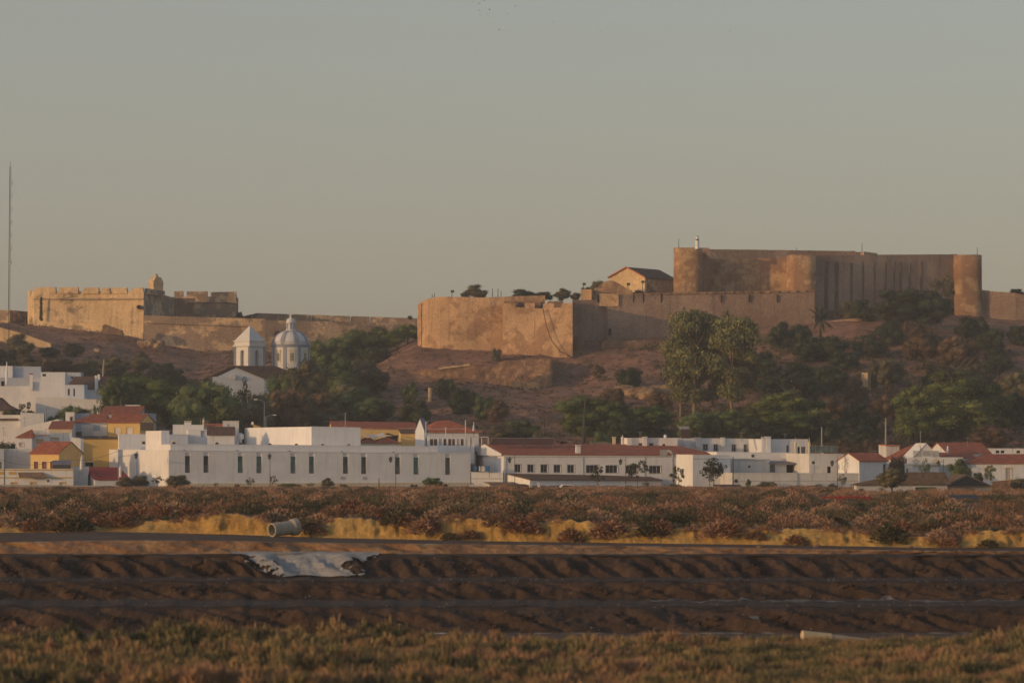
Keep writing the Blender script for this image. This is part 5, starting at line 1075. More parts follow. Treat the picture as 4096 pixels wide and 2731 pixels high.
# --- keep
kp = empty('castle_keep', P(3000, 1240, 890), 0, 'great ochre castle keep with round corner towers on the hilltop', 'castle')
round_tower('round_tower', 2752, 57, 884, 990, 1200, m_keep, kp, batter=.015, seed=1)
round_tower('round_tower', 3204, 58, 888.5, 1020, 1300, m_keep, kp, batter=.03, seed=2, n=64)
round_tower('round_tower', 3869, 56, 909, 1019, 1262, m_keep, kp, batter=.03, seed=3)
wall_strip('west_curtain', [(2805, 887, 1012, 1200), (2816, 887.2, 1010, 1200), (2842, 890.8, 1036, 1200), (2862, 893, 1036, 1200), (3000, 892, 1034, 1198), (3150, 891, 1031, 1196)], 2.2, m_keep, kp, batter=.15, jag=.06, seed=12)
wall_strip('north_curtain', [(3220, 889, 1021, 1290), (3258, 891, 1021, 1285), (3300, 892.5, 1020, 1285), (3450, 897, 1020, 1278), (3650, 903.5, 1018, 1270), (3830, 909, 1017, 1265)], 2.4, m_wallold, kp, batter=.5, jag=.08, seed=13)
wall_strip('rear_rampart', [(2808, 905, 990, 1100), (2836, 905, 992, 1100), (2838, 905, 997, 1100), (3100, 912, 1000, 1100), (3300, 916, 1003, 1100), (3420, 918, 1004, 1100), (3424, 918, 1008, 1100), (3456, 919, 1009, 1100)], 2.5, m_wallold, kp, jag=.06, seed=14)
b = MB(); p0, p1 = P(3455, 1022, 903), P(3514, 1006, 903); b.add([(p0.x, 903, p0.z - 3), (p1.x, 906, p0.z - 3), (p1.x, 915, p0.z - 3), (p0.x, 912, p0.z - 3), (p0.x, 903, p1.z), (p1.x, 906, p1.z - .3), (p1.x, 915, p1.z - .3), (p0.x, 912, p1.z)], [(4, 5, 6, 7), (0, 1, 5, 4), (1, 2, 6, 5), (3, 0, 4, 7), (2, 3, 7, 6)]).build('lookout_block', m_castle, kp, off=kp.location)
solid('keep_platform', [(2775, 898), (3250, 896), (3855, 918), (3855, 960), (2785, 945)], 1055, m_rubble, kp, yb=1240)
b = MB(); b.slab([tuple(P(2812, 1008, 886.5)), tuple(P(2818, 1006, 886.5)), tuple(P(2842, 1035, 885.6)), tuple(P(2836, 1037, 885.6))], .5); b.slab([tuple(P(2850, 1012, 891)), tuple(P(2858, 1012, 891)), tuple(P(2874, 1034, 888)), tuple(P(2866, 1035, 888))], .4); b.build('stair_parapet', m_castle, kp, off=kp.location)
m_stain = plain('dark_run_off_stain', (.16, .12, .10), .95, .3, .5)
for i, px in enumerate((3305, 3345, 3404, 3450, 3496, 3540, 3574, 3600, 3637, 3683)):
    D = 891.2 + (px - 3258) * .0318; w_ = (13 if px > 3400 else 17) / F * D / 2; p = P(px, 1045 + (i % 3) * 3, D); q = P(px, 1262, D); b = MB(); rr = random.Random(i); pr = []
    for k in range(9):
        t = k / 8; z = p.z + (q.z - p.z) * t; ww = w_ * (.8 + .35 * rr.random()); o = .50 * (t * .92) + .25; pr.append((z, ww, o))
    vs = [];
    for z, ww, o in pr: vs += [(p.x - ww, D - o - .06, z), (p.x - ww * .3, D - o - .16, z), (p.x + ww * .5, D - o - .12, z), (p.x + ww, D - o + .1, z)]
    fs = [(4 * i_ + j, 4 * i_ + j + 1, 4 * i_ + j + 5, 4 * i_ + j + 4) for i_ in range(8) for j in range(3)]; b.add(vs, fs); b.build('stain_streak', m_stain, kp, off=kp.location)  # run-off stain under a spout, built as a thin strip before the wall
b2 = empty('navigation_beacon', P(2789, 990, 880), 0, 'small white conical beacon with dark band on the round keep tower', 'beacon')
MB().lathe((0, 0, 0), [(.56, -.4), (.42, 1.85)], 14).lathe((0, 0, 0), [(.40, 2.15), (.32, 2.8)], 14).build('body', m_white, b2, smooth=False); MB().lathe((0, 0, 0), [(.43, 1.85), (.41, 2.15)], 14).lathe((0, 0, 0), [(.34, 2.8), (.2, 2.95)], 14).build('band', m_darkmetal, b2)
for px, y0, y1, D, l in ((2715, 955, 992, 884, 'thin rod aerial left of the white beacon'), (3187, 990, 1004, 911, 'tiny rod on the rear rampart of the keep'), (3448, 972, 1010, 902, 'leaning thin rod beside the lookout block'), (3909, 988, 1020, 900, 'thin rod on the right round tower')): pole_(px, y0, y1, D, 2.6, m_darkmetal, 'lightning_rod', l, 'rod')
ew = empty('castle_east_wall', P(4000, 1260, 905), 0, 'grey low wall descending right of the last round tower', 'castle wall')
wall_strip('wall', [(3915, 908, 1159, 1300), (3990, 907, 1166, 1300), (4060, 906, 1173, 1302), (4100, 906, 1180, 1305), (4500, 905, 1190, 1320)], 2.0, m_wallold, ew, batter=.2, jag=.15, seed=17)
rp = empty('castle_ramp_wall', P(3350, 1280, 878), 0, 'short stone platform wall with step below the keep curtain', 'castle wall')
wall_strip('wall', [(3268, 884, 1240, 1300), (3430, 882, 1240, 1290), (3432, 886, 1242, 1290)], 2.0, m_rubble, rp, batter=.2, seed=18); wall_strip('ramp', [(3270, 876, 1290, 1330), (3350, 874, 1280, 1320), (3440, 873, 1272, 1305), (3530, 872, 1258, 1290)], 2.0, m_wallold, rp, batter=.3, seed=19)
# chapel and ruin
cc = empty('castle_chapel', P(2580, 1175, 900), 0, 'plain gabled stone building with grey brown tiled roof beside the keep', 'building')
A, B, C = P(2438, 1111, 902), P(2509, 1071, 898), P(2580, 1110, 894); k = Vector((9.0, 12.5, 0)); lo = lambda v: Vector((v.x, v.y, Z(1200, 894)))
MB().add([tuple(v) for v in (lo(A), A, B, C, lo(C), lo(A) + k, A + k, B + k, C + k, lo(C) + k)], [(4, 3, 2, 1, 0), (5, 6, 7, 8, 9), (4, 9, 8, 3), (0, 1, 6, 5)]).build('wall', m_fort, cc, off=cc.location)
up = Vector((0, 0, .1)); o_ = Vector((-.2, -.3, .1)); ov = (C - B) * .06; ov2 = (A - B) * .05
MB().slab([tuple(B + up + o_), tuple(C + ov + up + o_), tuple(C + ov + k + up), tuple(B + k + up)], .22).slab([tuple(A + ov2 + up + o_), tuple(B + up + o_ - Vector((.01, 0, 0))), tuple(B + k + up), tuple(A + ov2 + k + up)], .22).build('roof', m_tileb, cc, off=cc.location)
MB().slab([tuple(B + up * 2 + o_ * 1.6), tuple(C + ov + up * 2 + o_ * 1.6), tuple(C + ov + up * 2 + o_), tuple(B + up * 2 + o_)], .3).slab([tuple(A + ov2 + up * 2 + o_ * 1.6), tuple(B + up * 2 + o_ * 1.6 - Vector((.01, 0, 0))), tuple(B + up * 2 + o_), tuple(A + ov2 + up * 2 + o_)], .3).build('verge', m_tilebright, cc, off=cc.location)
rn = empty('ruined_gable', P(2430, 1195, 876), 0, 'reddish ruined wall with rounded gable left of the chapel', 'ruin'); D = 880
pl = [(2378, 1198), (2378, 1152), (2392, 1146), (2405, 1135), (2420, 1126), (2440, 1121), (2458, 1124), (2480, 1137), (2505, 1152), (2531, 1164), (2533, 1198)]
MB().prism([(X(a, D), Z(b, D)) for a, b in pl], D, D + 2.0).build('gable_wall', m_castle, rn, off=rn.location)
solid('side_block', [(2323, 876), (2366, 875), (2384, 884), (2340, 886)], 1158, m_castle, rn, yb=1210); solid('front_block', [(2397, 868.4), (2474, 868.4), (2476, 874), (2397, 874)], 1174, m_castle, rn, yb=1225)
# --- far fort on the left
ft = empty('square_fort', P(500, 1345, 985), 0, 'sunlit ochre fort with notched parapet and sloping walls at left', 'fort')
Df = 985
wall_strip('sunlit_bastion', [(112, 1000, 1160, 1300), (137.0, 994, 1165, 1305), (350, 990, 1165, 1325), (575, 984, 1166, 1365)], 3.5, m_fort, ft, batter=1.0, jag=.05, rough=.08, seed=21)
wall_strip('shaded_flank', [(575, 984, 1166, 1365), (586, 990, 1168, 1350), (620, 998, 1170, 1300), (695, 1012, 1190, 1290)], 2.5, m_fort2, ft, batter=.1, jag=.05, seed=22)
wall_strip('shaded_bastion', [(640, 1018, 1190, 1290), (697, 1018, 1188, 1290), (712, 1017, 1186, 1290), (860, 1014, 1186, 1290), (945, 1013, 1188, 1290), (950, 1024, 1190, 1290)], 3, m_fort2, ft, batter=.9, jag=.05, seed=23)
solid('platform', [(150, 994), (560, 988), (690, 1014), (930, 1018), (930, 1060), (170, 1060)], 1180, m_rubble, ft, yb=1300)
def merlons(lst, D0, D1, xa, xb, par, dep=3.2, m=m_fort):
    for x0, x1, yt in lst:
        D = D0 + (D1 - D0) * (x0 - xa) / (xb - xa); p, q = P(x0, yt, D), P(x1, yt, D + (D1 - D0) * (x1 - x0) / (xb - xa)); zb = Z(1170, D) if D < 1005 else Z(1192, D); v = []
        for (x, y, s_) in ((p.x, p.y, 0), (q.x, q.y, 0), (q.x, q.y + dep, 0), (p.x, p.y + dep, 0)): v.append((x, y, zb - .4))
        for (x, y, dz) in ((p.x, p.y, 0), (q.x, q.y, .0), (q.x - .1, q.y + dep, .5), (p.x + .4, p.y + dep, .5)): v.append((x, y, p.z + dz * .3 + .1 * fbm(x, y, 1)))
        MB().add(v, [(0, 3, 2, 1), (4, 5, 6, 7), (0, 1, 5, 4), (1, 2, 6, 5), (2, 3, 7, 6), (3, 0, 4, 7)]).build('merlon', m, par, off=par.location)
merlons([(138, 222, 1150), (236, 312, 1150), (333, 394, 1151), (404, 440, 1152), (447, 508, 1152), (526, 572, 1152)], 994, 984, 137, 575, ft)
merlons([(578, 640, 1154), (640, 658, 1163)], 986, 1003, 575, 660, ft, m=m_fort2, dep=2.0)
merlons([(697, 731, 1165), (747, 828, 1166), (843, 944, 1168)], 1018, 1013, 690, 950, ft, m=m_fort2)
b = MB(); 
for (xa, Da, xb, Db, y) in ((133, 993.2, 574, 983.2, 1195),): b.cyl(tuple(P(xa, y - 2, Da - .3)), tuple(P(xb, y - 1, Db - .3)), .22, n=6)
b.build('cordon', m_fort, ft, off=ft.location); MB().cyl(tuple(P(705, 1206, 1016)), tuple(P(948, 1210, 1012)), .2, n=6).build('cordon', m_fort2, ft, off=ft.location)
MB().cyl(tuple(P(555, 1228, 982.6)), tuple(P(555, 1228, 984.5)), .62, n=12).build('round_hole', m_dark, ft, off=ft.location)
vine = MB()
for i in range(260):
    t = rng.random(); p = P(165 + rng.uniform(-3, 3) * (1 + t), 1190 + 92 * t, 991.6); s_ = .25; vine.slab([(p.x - s_, p.y + rng.uniform(-.3, .1) - .3 * t, p.z), (p.x + s_, p.y - .2 - .3 * t, p.z + rng.uniform(-.3, .3)), (p.x, p.y - .1 - .3 * t, p.z + s_)], .02)
vo = vine.build('wall_creeper', l_dark, None); tag(vo, 'narrow dark creeper hanging down the sunlit fort wall', 'creeper')
def turret():
    x0, x1, D = X(591, 1002), X(650, 1002), 1002; c = ((x0 + x1) / 2, D + 2.2); w_ = (x1 - x0) / 2; r = empty('turret', (c[0], c[1], Z(1180, D)), R(33), 'small domed lookout turret with curved gables on the fort', 'turret'); hw = w_ * .74; z = lambda y: Z(y, D) - Z(1180, D)
    MB().box(-hw, hw, -hw, hw, -2, z(1136)).build('body', m_fort, r); MB().box(-hw - .15, hw + .15, -hw - .15, hw + .15, z(1138), z(1134)).build('cornice', m_fort, r)
    pr = [(-hw, z(1134)), (hw, z(1134)), (hw, z(1124)), (hw * .8, z(1119)), (hw * .62, z(1110)), (hw * .3, z(1108)), (-hw * .3, z(1108)), (-hw * .62, z(1110)), (-hw * .8, z(1119)), (-hw, z(1124))]
    MB().prism(pr, -hw, -hw + .4).prism(pr, hw - .4, hw).build('gable', m_fort, r); b = MB(); vs = [(y, x, zz) for x, y, zz in []]
    b.prism(pr, -hw + .41, hw - .41).build('roof', m_fort, r); MB().lathe((0, 0, 0), [(hw * .62, z(1109)), (hw * .45, z(1103)), (hw * .3, z(1096)), (hw * .1, z(1093))], 10).build('cap', m_fort, r)
turret()
fo = empty('fort_outer_wall', P(900, 1370, 972), 0, 'long lower fort wall with patchy peeling plaster behind the church', 'fort wall')
wall_strip('wall', [(577, 981, 1261, 1362), (700, 979, 1265, 1385), (950, 976, 1272, 1412), (1060, 975, 1275, 1420), (1062, 975, 1281, 1420), (1300, 978, 1285, 1420), (1540, 982, 1292, 1420), (1690, 985, 1298, 1420)], 3, m_fort2, fo, batter=.8, jag=.06, seed=25)
MB().cyl(tuple(P(577, 1290, 980)), tuple(P(950, 1303, 975)), .2, n=6).cyl(tuple(P(950, 1303, 975)), tuple(P(1690, 1330, 984)), .2, n=6).build('cordon', m_fort2, fo, off=fo.location)
MB().cyl(tuple(P(1111, 1336, 974)), tuple(P(1111, 1336, 976)), .95, n=16).box(X(1098, 975), X(1124, 975), 974, 976, Z(1400, 975), Z(1336, 975)).build('arched_niche', m_dark, fo, off=fo.location)
bp = empty('rear_parapet', P(1300, 1275, 1020), 0, 'grey blue rear parapet cut by narrow slits above the fort wall', 'fort wall')
for x0, x1 in ((1024, 1162), (1168, 1243), (1248, 1322), (1328, 1400), (1406, 1478), (1484, 1700)): 
    y0, y1 = 1252 + (x0 - 1024) * .032, 1252 + (x1 - 1024) * .032; wall_strip('parapet_block', [(x0 - 2, 1022, y0 + 3, 1300), (x0 + 3, 1020, y0, 1300), (x1, 1020, y1, 1300)], 2.5, m_fort2, bp, jag=.03, rough=.02)
wall_strip('low_flank', [(960, 1030, 1268, 1300), (1023, 1020, 1253, 1300)], 2, m_fort2, bp, jag=.03)
wf = empty('fort_west_wall', P(60, 1290, 985), 0, 'low wall at the left edge, part lit and part shaded, left of the fort', 'fort wall')
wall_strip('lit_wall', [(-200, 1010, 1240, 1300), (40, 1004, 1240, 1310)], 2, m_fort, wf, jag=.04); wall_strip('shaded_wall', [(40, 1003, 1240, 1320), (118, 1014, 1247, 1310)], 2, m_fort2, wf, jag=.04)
rw = empty('ramp_wall', P(60, 1370, 940), 0, 'sunlit yellow ramp wall tapering down at the far left', 'wall'); wall_strip('wall', [(-100, 945, 1300, 1400), (0, 943, 1310, 1385), (60, 942, 1325, 1385), (120, 941, 1345, 1380), (203, 940, 1374, 1380)], 1.5, m_fort, rw, jag=.05)
rs = empty('ramp_steps', P(60, 1330, 955), 0, 'dark stepped railing line descending from the left edge', 'railing'); b = MB()
for i in range(18): p = P(0 + i * 10.5, 1297 + i * 3.4, 955); b.cyl((p.x, p.y, p.z - .6), (p.x, p.y, p.z + .8), .06, n=4)
for o__ in (.1, .8): b.cyl(tuple(P(0, 1297, 955) + Vector((0, 0, o__))), tuple(P(180, 1355, 955) + Vector((0, 0, o__))), .07, n=4)
b.build('rail', m_darkmetal, rs, off=rs.location)
ru = empty('rubble_stub', P(410, 1325, 968), 0, 'triangular rubble wall stub leaning on the sunlit fort', 'ruin'); MB().prism([(X(408, 968), Z(1335, 968)), (X(410, 968), Z(1300, 968)), (X(422, 968), Z(1297, 968)), (X(450, 968), Z(1307, 968)), (X(485, 968), Z(1320, 968)), (X(488, 968), Z(1340, 968))], 968, 972).build('wall', m_rubble, ru, off=ru.location)
ro = empty('rock_heap', P(600, 1370, 960), 0, 'dark rubble heap at the foot of the fort corner', 'rocks'); 
def boulder(c, r, sd, sq=(1, 1, .7), n=2):
    v, f = ico(n); out = []
    for p in v: k = 1 + .35 * fbm(p[0] * 1.6 + sd, p[1] * 1.6, p[2] * 1.6 + sd, 3); out.append((c[0] + p[0] * r * k * sq[0], c[1] + p[1] * r * k * sq[1], c[2] + p[2] * r * k * sq[2]))
    return out, [tuple(int(i) for i in q) for q in f]
b = MB(); [b.add(*boulder(P(565 + i * 13, 1372 + (i % 3) * 5, 958), 1.3 + .4 * (i % 2), i)) for i in range(7)]; b.build('rubble', m_rock, ro, off=ro.location)
o = MB().box(-.6, .6, -.6, .6, -.5, 1.0).prism([(-.75, 1.0), (.75, 1.0), (.5, 1.25), (-.5, 1.25)], -.7, .7).build('stone_marker', m_fort); o.location = P(386, 1412, find_D(386, 1412)); tag(o, 'small pale block standing on the slope below the fort', 'marker')
# pillars on the castle slope
for px, y0, y1, w_, l in ((1720, 1551, 1603, 14, 'pale square stone pillar on the slope above the hipped house'), (1535, 1497, 1545, 13, 'faded stone pillar at the edge of the thicket'), (2748, 1538, 1590, 13, 'leaning pillar half hidden by the eucalyptus'), (3464, 1494, 1562, 38, 'broad tapering stone pillar in the shaded slope')):
    D = find_D(px, y1); r = empty('stone_pillar', (X(px, D), D, ground_z(px, D)), R(-30), l, 'pillar', 'old pillars on the castle slope'); H_ = (y1 - y0) / F * D; ww = w_ / F * D / 2 * .75
    MB().add([(-ww * 1.1, -ww * 1.1, -1), (ww * 1.1, -ww * 1.1, -1), (ww * 1.1, ww * 1.1, -1), (-ww * 1.1, ww * 1.1, -1), (-ww, -ww, H_), (ww, -ww, H_ * .99), (ww, ww, H_ * .97), (-ww, ww, H_ * .98)], [(4, 5, 6, 7), (0, 1, 5, 4), (1, 2, 6, 5), (2, 3, 7, 6), (3, 0, 4, 7)]).build('shaft', m_fort, r)
rk = empty('rock_outcrop', P(2600, 1590, find_D(2600, 1595)), 0, 'sunlit layered rock outcrop below the eucalyptus', 'rock'); b = MB()
for i, (px, py, r_) in enumerate(((2500, 1570, 2.4), (2535, 1578, 2.0), (2575, 1575, 2.6), (2600, 1585, 2.6), (2635, 1570, 2.5), (2655, 1585, 2.2), (2690, 1560, 2.0), (2720, 1570, 1.8), (2450, 1580, 1.6))): D = find_D(px, py + 12); b.add(*boulder(P(px, py, D + 1), r_, i * 3.1, (1.2, .8, .75), 3))
b.build('rock', m_rock, rk, off=rk.location)
# mast
ms = empty('radio_mast', P(33, 1470, 800), 0, 'tall thin lattice radio mast rising above the left edge houses', 'mast'); S = 800 / F; Hm = (1470 - 668) * S; b = MB(); lean = 8 * S; wd = 4.0 * S
for a in range(3):
    dx, dy = wd * math.cos(a * 2.094), wd * math.sin(a * 2.094); b.cyl((dx, dy, -3), (dx * .8 + lean, dy * .8, Hm), .045, n=4, cap=False)
N_ = 64
for i in range(N_):
    for a in range(3):
        t0, t1 = i / N_, (i + 1) / N_; a2 = (a + 1) % 3; p = (wd * math.cos(a * 2.094) + lean * t0, wd * math.sin(a * 2.094), Hm * t0); q = (wd * math.cos(a2 * 2.094) + lean * t1, wd * math.sin(a2 * 2.094), Hm * t1); b.cyl(p, q, .02, n=3, cap=False)
b.build('lattice', m_darkmetal, ms); MB().cyl((lean, 0, Hm), (lean, 0, Hm + 24 * S), .04, n=5).build('tip', m_darkmetal, ms)
for y in (733, 784, 837, 889, 940, 992, 1048):
    z = (1470 - y) * S; t = z / Hm; MB().cyl((lean * t, 0, z), (lean * t + 9 * S, 0, z), .035, n=4).cyl((lean * t + 9 * S, 0, z - 12 * S), (lean * t + 9 * S, 0, z + 12 * S), .035, n=4).build('aerial_arm', m_darkmetal, ms)
b = MB(); [b.cyl((lean * .9, 0, Hm * k), (sx * Hm * .35, 12, 2), .006, n=3) for k in (.55, .95) for sx in (-1, 1)]; b.build('guy_wire', m_darkmetal, ms)
# posts and floodlights on the castle wall
for px, y0, l in ((1729, 1177, 'left of a pair of short posts on the west castle wall'), (1738, 1173, 'right of a pair of short posts on the west castle wall'), (1970, 1154, 'bare post beside the tree on the west castle wall'), (1992, 1154, 'tallest bare post on the west castle wall'), (2004, 1163, 'short post right of the tallest one on the castle wall')): pole_(px, y0, 1192, 872, 3.2, m_darkmetal, 'wall_post', l, 'post')
for px, y0, D, l in ((1808, 1166, 870, 'floodlight on a short pole on the west castle wall'), (2512, 1137, 884, 'floodlight before the chapel gable'), (2570, 1128, 884, 'floodlight pole at the chapel corner'), (2335, 1137, 878, 'round lamp on a pole at the red ruin')):
    r = empty('floodlight', P(px, y0, D), 0, l, 'floodlight', 'floodlights on the castle'); MB().cyl((0, 0, -3), (0, 0, .2), .09, n=5).build('pole', m_darkmetal, r); MB().box(-.3, .55, -.3, .1, -.25, .35).build('lamp_head', m_darkmetal, r)
cb = MB(); pts_ = [P(2172, 1235, 850.6), P(2185, 1300, 850.0), P(2205, 1360, 849.6), P(2240, 1405, 849.3), P(2290, 1430, 849.6)]; [cb.cyl(tuple(a), tuple(b_), .10, n=5) for a, b_ in zip(pts_[:-1], pts_[1:])]; tag(cb.build('drooping_cable', m_darkmetal), 'dark cable drooping down the castle bastion face', 'cable')
# ================================================================ trees and bushes
GS = 'trees on the castle hill'; GT = 'trees on the left slope'; GB = 'young trees along the marsh road'
T = tree
# (px, top row, foot row, width px, kind, material, label)
T(560, 1472, 1722, 330, 'umbrella', l_pine, 'great rounded umbrella pine behind the yellow upper house', D=705, group=GT)
T(468, 1500, 1735, 170, 'umbrella', l_pine, 'smaller left lobe pine beside the twin white chimneys', D=700, group=GT)
T(672, 1520, 1735, 140, 'round', l_dark, 'dark tree wedged between umbrella pine and broad green tree', D=715, group=GT)
T(830, 1512, 1745, 320, 'round', l_green, 'broad bright green tree before the church gable', D=690, group=GT)
T(760, 1580, 1755, 170, 'round', l_green, 'lower green tree below the broad one, above the white stair tower', D=676, group=GT)
T(985, 1505, 1640, 90, 'sparse', l_dark, 'thin leafy tree against the white church gable', D=735, group=GT)
T(1010, 1565, 1735, 220, 'round', l_olive, 'olive brown tree behind the tall bent street lamps', D=720, group=GT)
T(915, 1600, 1750, 160, 'round', l_brown, 'dull brown tree left of the tall bent street lamps', D=712, group=GT)
T(1130, 1478, 1660, 190, 'round', l_green, 'green tree climbing beside the church nave', D=765, group=GT)
T(1215, 1425, 1640, 230, 'round', l_olive, 'big olive tree just right of the church drum', D=768, group=GT)
T(1330, 1415, 1620, 240, 'round', l_green, 'dull green tree in the middle of the slope thicket', D=790, group=GT)
T(1440, 1430, 1600, 200, 'round', l_olive, 'olive tree at the top right of the slope thicket', group=GT)
T(1150, 1535, 1715, 200, 'round', l_brown, 'brownish tree above the bent street lamp', D=728, group=GT)
T(1270, 1560, 1720, 210, 'round', l_brown, 'rust brown leafless looking tree in the lower thicket', group=GT)
T(1230, 1600, 1745, 160, 'bush', l_olive, 'low olive shrub behind the white roof block', group=GT)
T(1380, 1530, 1700, 190, 'round', l_olive, 'olive tree left of the bright green round crown', group=GT)
T(1370, 1330, 1480, 150, 'round', l_green, 'green tree on the skyline left of the tall castle wall', D=880, group=GT)
T(1440, 1310, 1470, 170, 'round', l_pine, 'bright green pine before the far fort wall', D=885, group=GT)
T(1540, 1300, 1460, 190, 'round', l_pine, 'dense dark pine right beside the castle wall edge', D=888, group=GT)
T(1630, 1292, 1450, 120, 'round', l_pine, 'tallest dark pine touching the castle wall', D=892, group=GT)
T(1290, 1350, 1500, 160, 'round', l_green, 'rounded green tree above the dome side', D=870, group=GT)
T(1500, 1370, 1500, 150, 'bush', l_dark, 'dark low pine under the skyline pines', D=870, group=GT)
T(1420, 1535, 1705, 200, 'round', l_green, 'bright green tree above the long yellow roof', group=GT)
T(1490, 1585, 1725, 200, 'round', l_green, 'lower bright green tree just above the long yellow roof', group=GT)
T(1570, 1540, 1640, 80, 'bare', l_twig, 'bare twiggy tree beside the faded pillar', group=GT)
T(1640, 1522, 1640, 80, 'round', l_green, 'small green tree on the slope left of the pale pillar', group=GS)
T(1660, 1590, 1730, 140, 'round', l_dark, 'dark green tree behind the gabled house roof', group=GS)
T(1782, 1500, 1600, 100, 'bush', l_dark, 'round dark bush right of the pale pillar', group=GS)
T(1860, 1535, 1660, 150, 'bush', l_dark, 'big round dark bush in the middle of the bare slope', group=GS)
T(1935, 1555, 1680, 100, 'bush', l_green, 'green bush joined to the right of the big round dark bush', group=GS)
T(1990, 1590, 1690, 120, 'bush', l_brown, 'dull brown bush right of the green slope bush', group=GS)
T(1935, 1440, 1565, 110, 'bare', l_twig, 'bare forked tree before the crumbling terrace wall', group=GS)
T(2090, 1460, 1560, 90, 'bare', l_twig, 'leafless shrub against the lower bastion', group=GS)
T(1985, 1380, 1420, 44, 'bush', l_olive, 'small round olive bush at the corner of the castle bastion', D=846, group=GS)
T(2180, 1600, 1740, 120, 'bare', l_twig, 'tangled bare tree left of the big round pine', group=GS)
T(2085, 1670, 1755, 170, 'bush', l_green, 'low green shrub behind the solar panel rack', group=GS)
T(2010, 1690, 1760, 120, 'bush', l_olive, 'olive shrub behind the white pergola', group=GS)
T(2170, 1700, 1765, 100, 'bush', l_olive, 'grey green shrub near the cream bottle chimney', D=690, group=GS)
T(2330, 1575, 1775, 300, 'umbrella', l_pine, 'big round umbrella pine behind the tall dark pole', group=GS)
T(2440, 1595, 1775, 190, 'umbrella', l_pine, 'right lobe of the round pines behind the old tiled roofs', group=GS)
T(2590, 1605, 1770, 240, 'umbrella', l_pine, 'flat topped dark pine above the white flat roofed house', group=GS)
T(2490, 1655, 1785, 160, 'round', l_dark, 'low dark tree behind the white bottle chimney', group=GS)
T(2395, 1715, 1790, 120, 'bush', l_green, 'weeping green shrub right of the tall dark pole', D=668, group=GS)
T(2790, 1640, 1785, 190, 'round', l_green, 'green tree right of the solar water tank', group=GS)
T(2900, 1625, 1785, 200, 'round', l_pine, 'rounded green tree under the eucalyptus trunks', group=GS)
T(2990, 1660, 1785, 160, 'round', l_dark, 'dark green tree left of the spreading pine', group=GS)
T(3150, 1545, 1790, 330, 'pine', l_pine, 'broad spreading pine above the bottle chimneys', D=700, group=GS)
T(3060, 1600, 1790, 190, 'pine', l_pine, 'left shoulder of the broad spreading pine', D=705, group=GS)
T(3240, 1570, 1790, 180, 'pine', l_pine, 'right shoulder of the broad spreading pine', D=708, group=GS)
T(3800, 1458, 1800, 450, 'pine', l_pine, 'huge layered pine filling the right slope above the villa', D=705, group=GS)
T(3660, 1520, 1790, 220, 'pine', l_pine, 'left flank pine beside the huge layered one', D=700, group=GS)
T(3960, 1500, 1800, 240, 'pine', l_pine, 'right flank pine beside the huge layered one', D=710, group=GS)
T(2775, 1190, 1680, 300, 'euc', l_euc, 'tall pale eucalyptus with bright crown before the castle wall', D=745, bark=m_barkpale, group=GS, rot=.6)
T(2720, 1310, 1680, 200, 'euc', l_euc, 'lower left limb crown of the tall eucalyptus', D=748, bark=m_barkpale, group=GS)
T(2930, 1222, 1690, 280, 'euc', l_euc, 'second thinner eucalyptus right of the tallest one', D=742, bark=m_barkpale, group=GS, rot=2.0)
T(2850, 1290, 1680, 190, 'euc', l_euc, 'middle eucalyptus crown filling the gap between the two tall ones', D=750, bark=m_barkpale, group=GS, rot=3.4)
T(2900, 1215, 1560, 90, 'round', l_dark, 'dark small crown tucked between the two eucalyptus tops', D=760, group=GS)
T(3020, 1500, 1680, 130, 'bare', l_twig, 'bare reddish branches right of the eucalyptus trunks', D=735, group=GS)
T(3120, 1278, 1420, 130, 'round', l_dark, 'dark tree below the long wall, right of the eucalyptus', D=835, group=GS)
T(3195, 1290, 1440, 110, 'round', l_dark, 'second dark tree left of the palm', D=835, group=GS)
T(3300, 1330, 1480, 200, 'bush', l_dark, 'large dark bush under the palm', D=828, group=GS)
T(3040, 1380, 1500, 160, 'bush', l_dark, 'dark scrubby bush behind the second eucalyptus', group=GS)
T(3180, 1440, 1560, 200, 'bush', l_dark, 'dark shaded thicket in the middle of the right slope', group=GS)
T(3330, 1450, 1570, 180, 'bush', l_dark, 'dark shaded shrub left of the broad tapering pillar', group=GS)
T(3620, 1140, 1380, 310, 'round', l_dark, 'huge dark tree against the keep curtain', D=862, group=GS)
T(3720, 1150, 1400, 220, 'round', l_dark, 'right half of the dark trees against the last round tower', D=860, group=GS)
T(3450, 1190, 1300, 140, 'bush', l_dark, 'dark bush on the ramp left of the huge dark tree', D=872, group=GS)
T(3395, 1195, 1270, 100, 'bush', l_olive, 'brownish bush on the stone platform', D=880, group=GS)
T(3765, 1080, 1230, 120, 'sparse', l_olive, 'thin olive tree rising before the last round tower', D=875, group=GS)
T(3560, 1260, 1420, 140, 'bush', l_dark, 'dark undergrowth below the huge dark tree', D=845, group=GS)
T(3690, 1290, 1480, 200, 'round', l_brown, 'pinkish brown tree below the huge dark tree', group=GS)
T(3830, 1335, 1500, 200, 'round', l_brown, 'brown tree right of the pinkish brown tree', group=GS)
T(3560, 1425, 1570, 130, 'round', l_olive, 'twin crowned olive tree right of the broad tapering pillar', group=GS)
T(3500, 1432, 1560, 60, 'round', l_olive, 'slim olive tree touching the broad tapering pillar', group=GS)
T(3990, 1380, 1530, 170, 'round', l_dark, 'shaded dark tree high on the right edge slope', group=GS)
T(4070, 1480, 1650, 170, 'round', l_olive, 'olive shaded tree at the right edge', group=GS)
T(4080, 1290, 1380, 120, 'bush', l_dark, 'dark bush below the low grey east wall', group=GS)
T(4060, 1560, 1740, 150, 'round', l_dark, 'dark tree right of the huge layered pine', group=GS)
T(3960, 1690, 1790, 200, 'bush', l_brown, 'brown undergrowth under the right flank pine', D=690, group=GS)
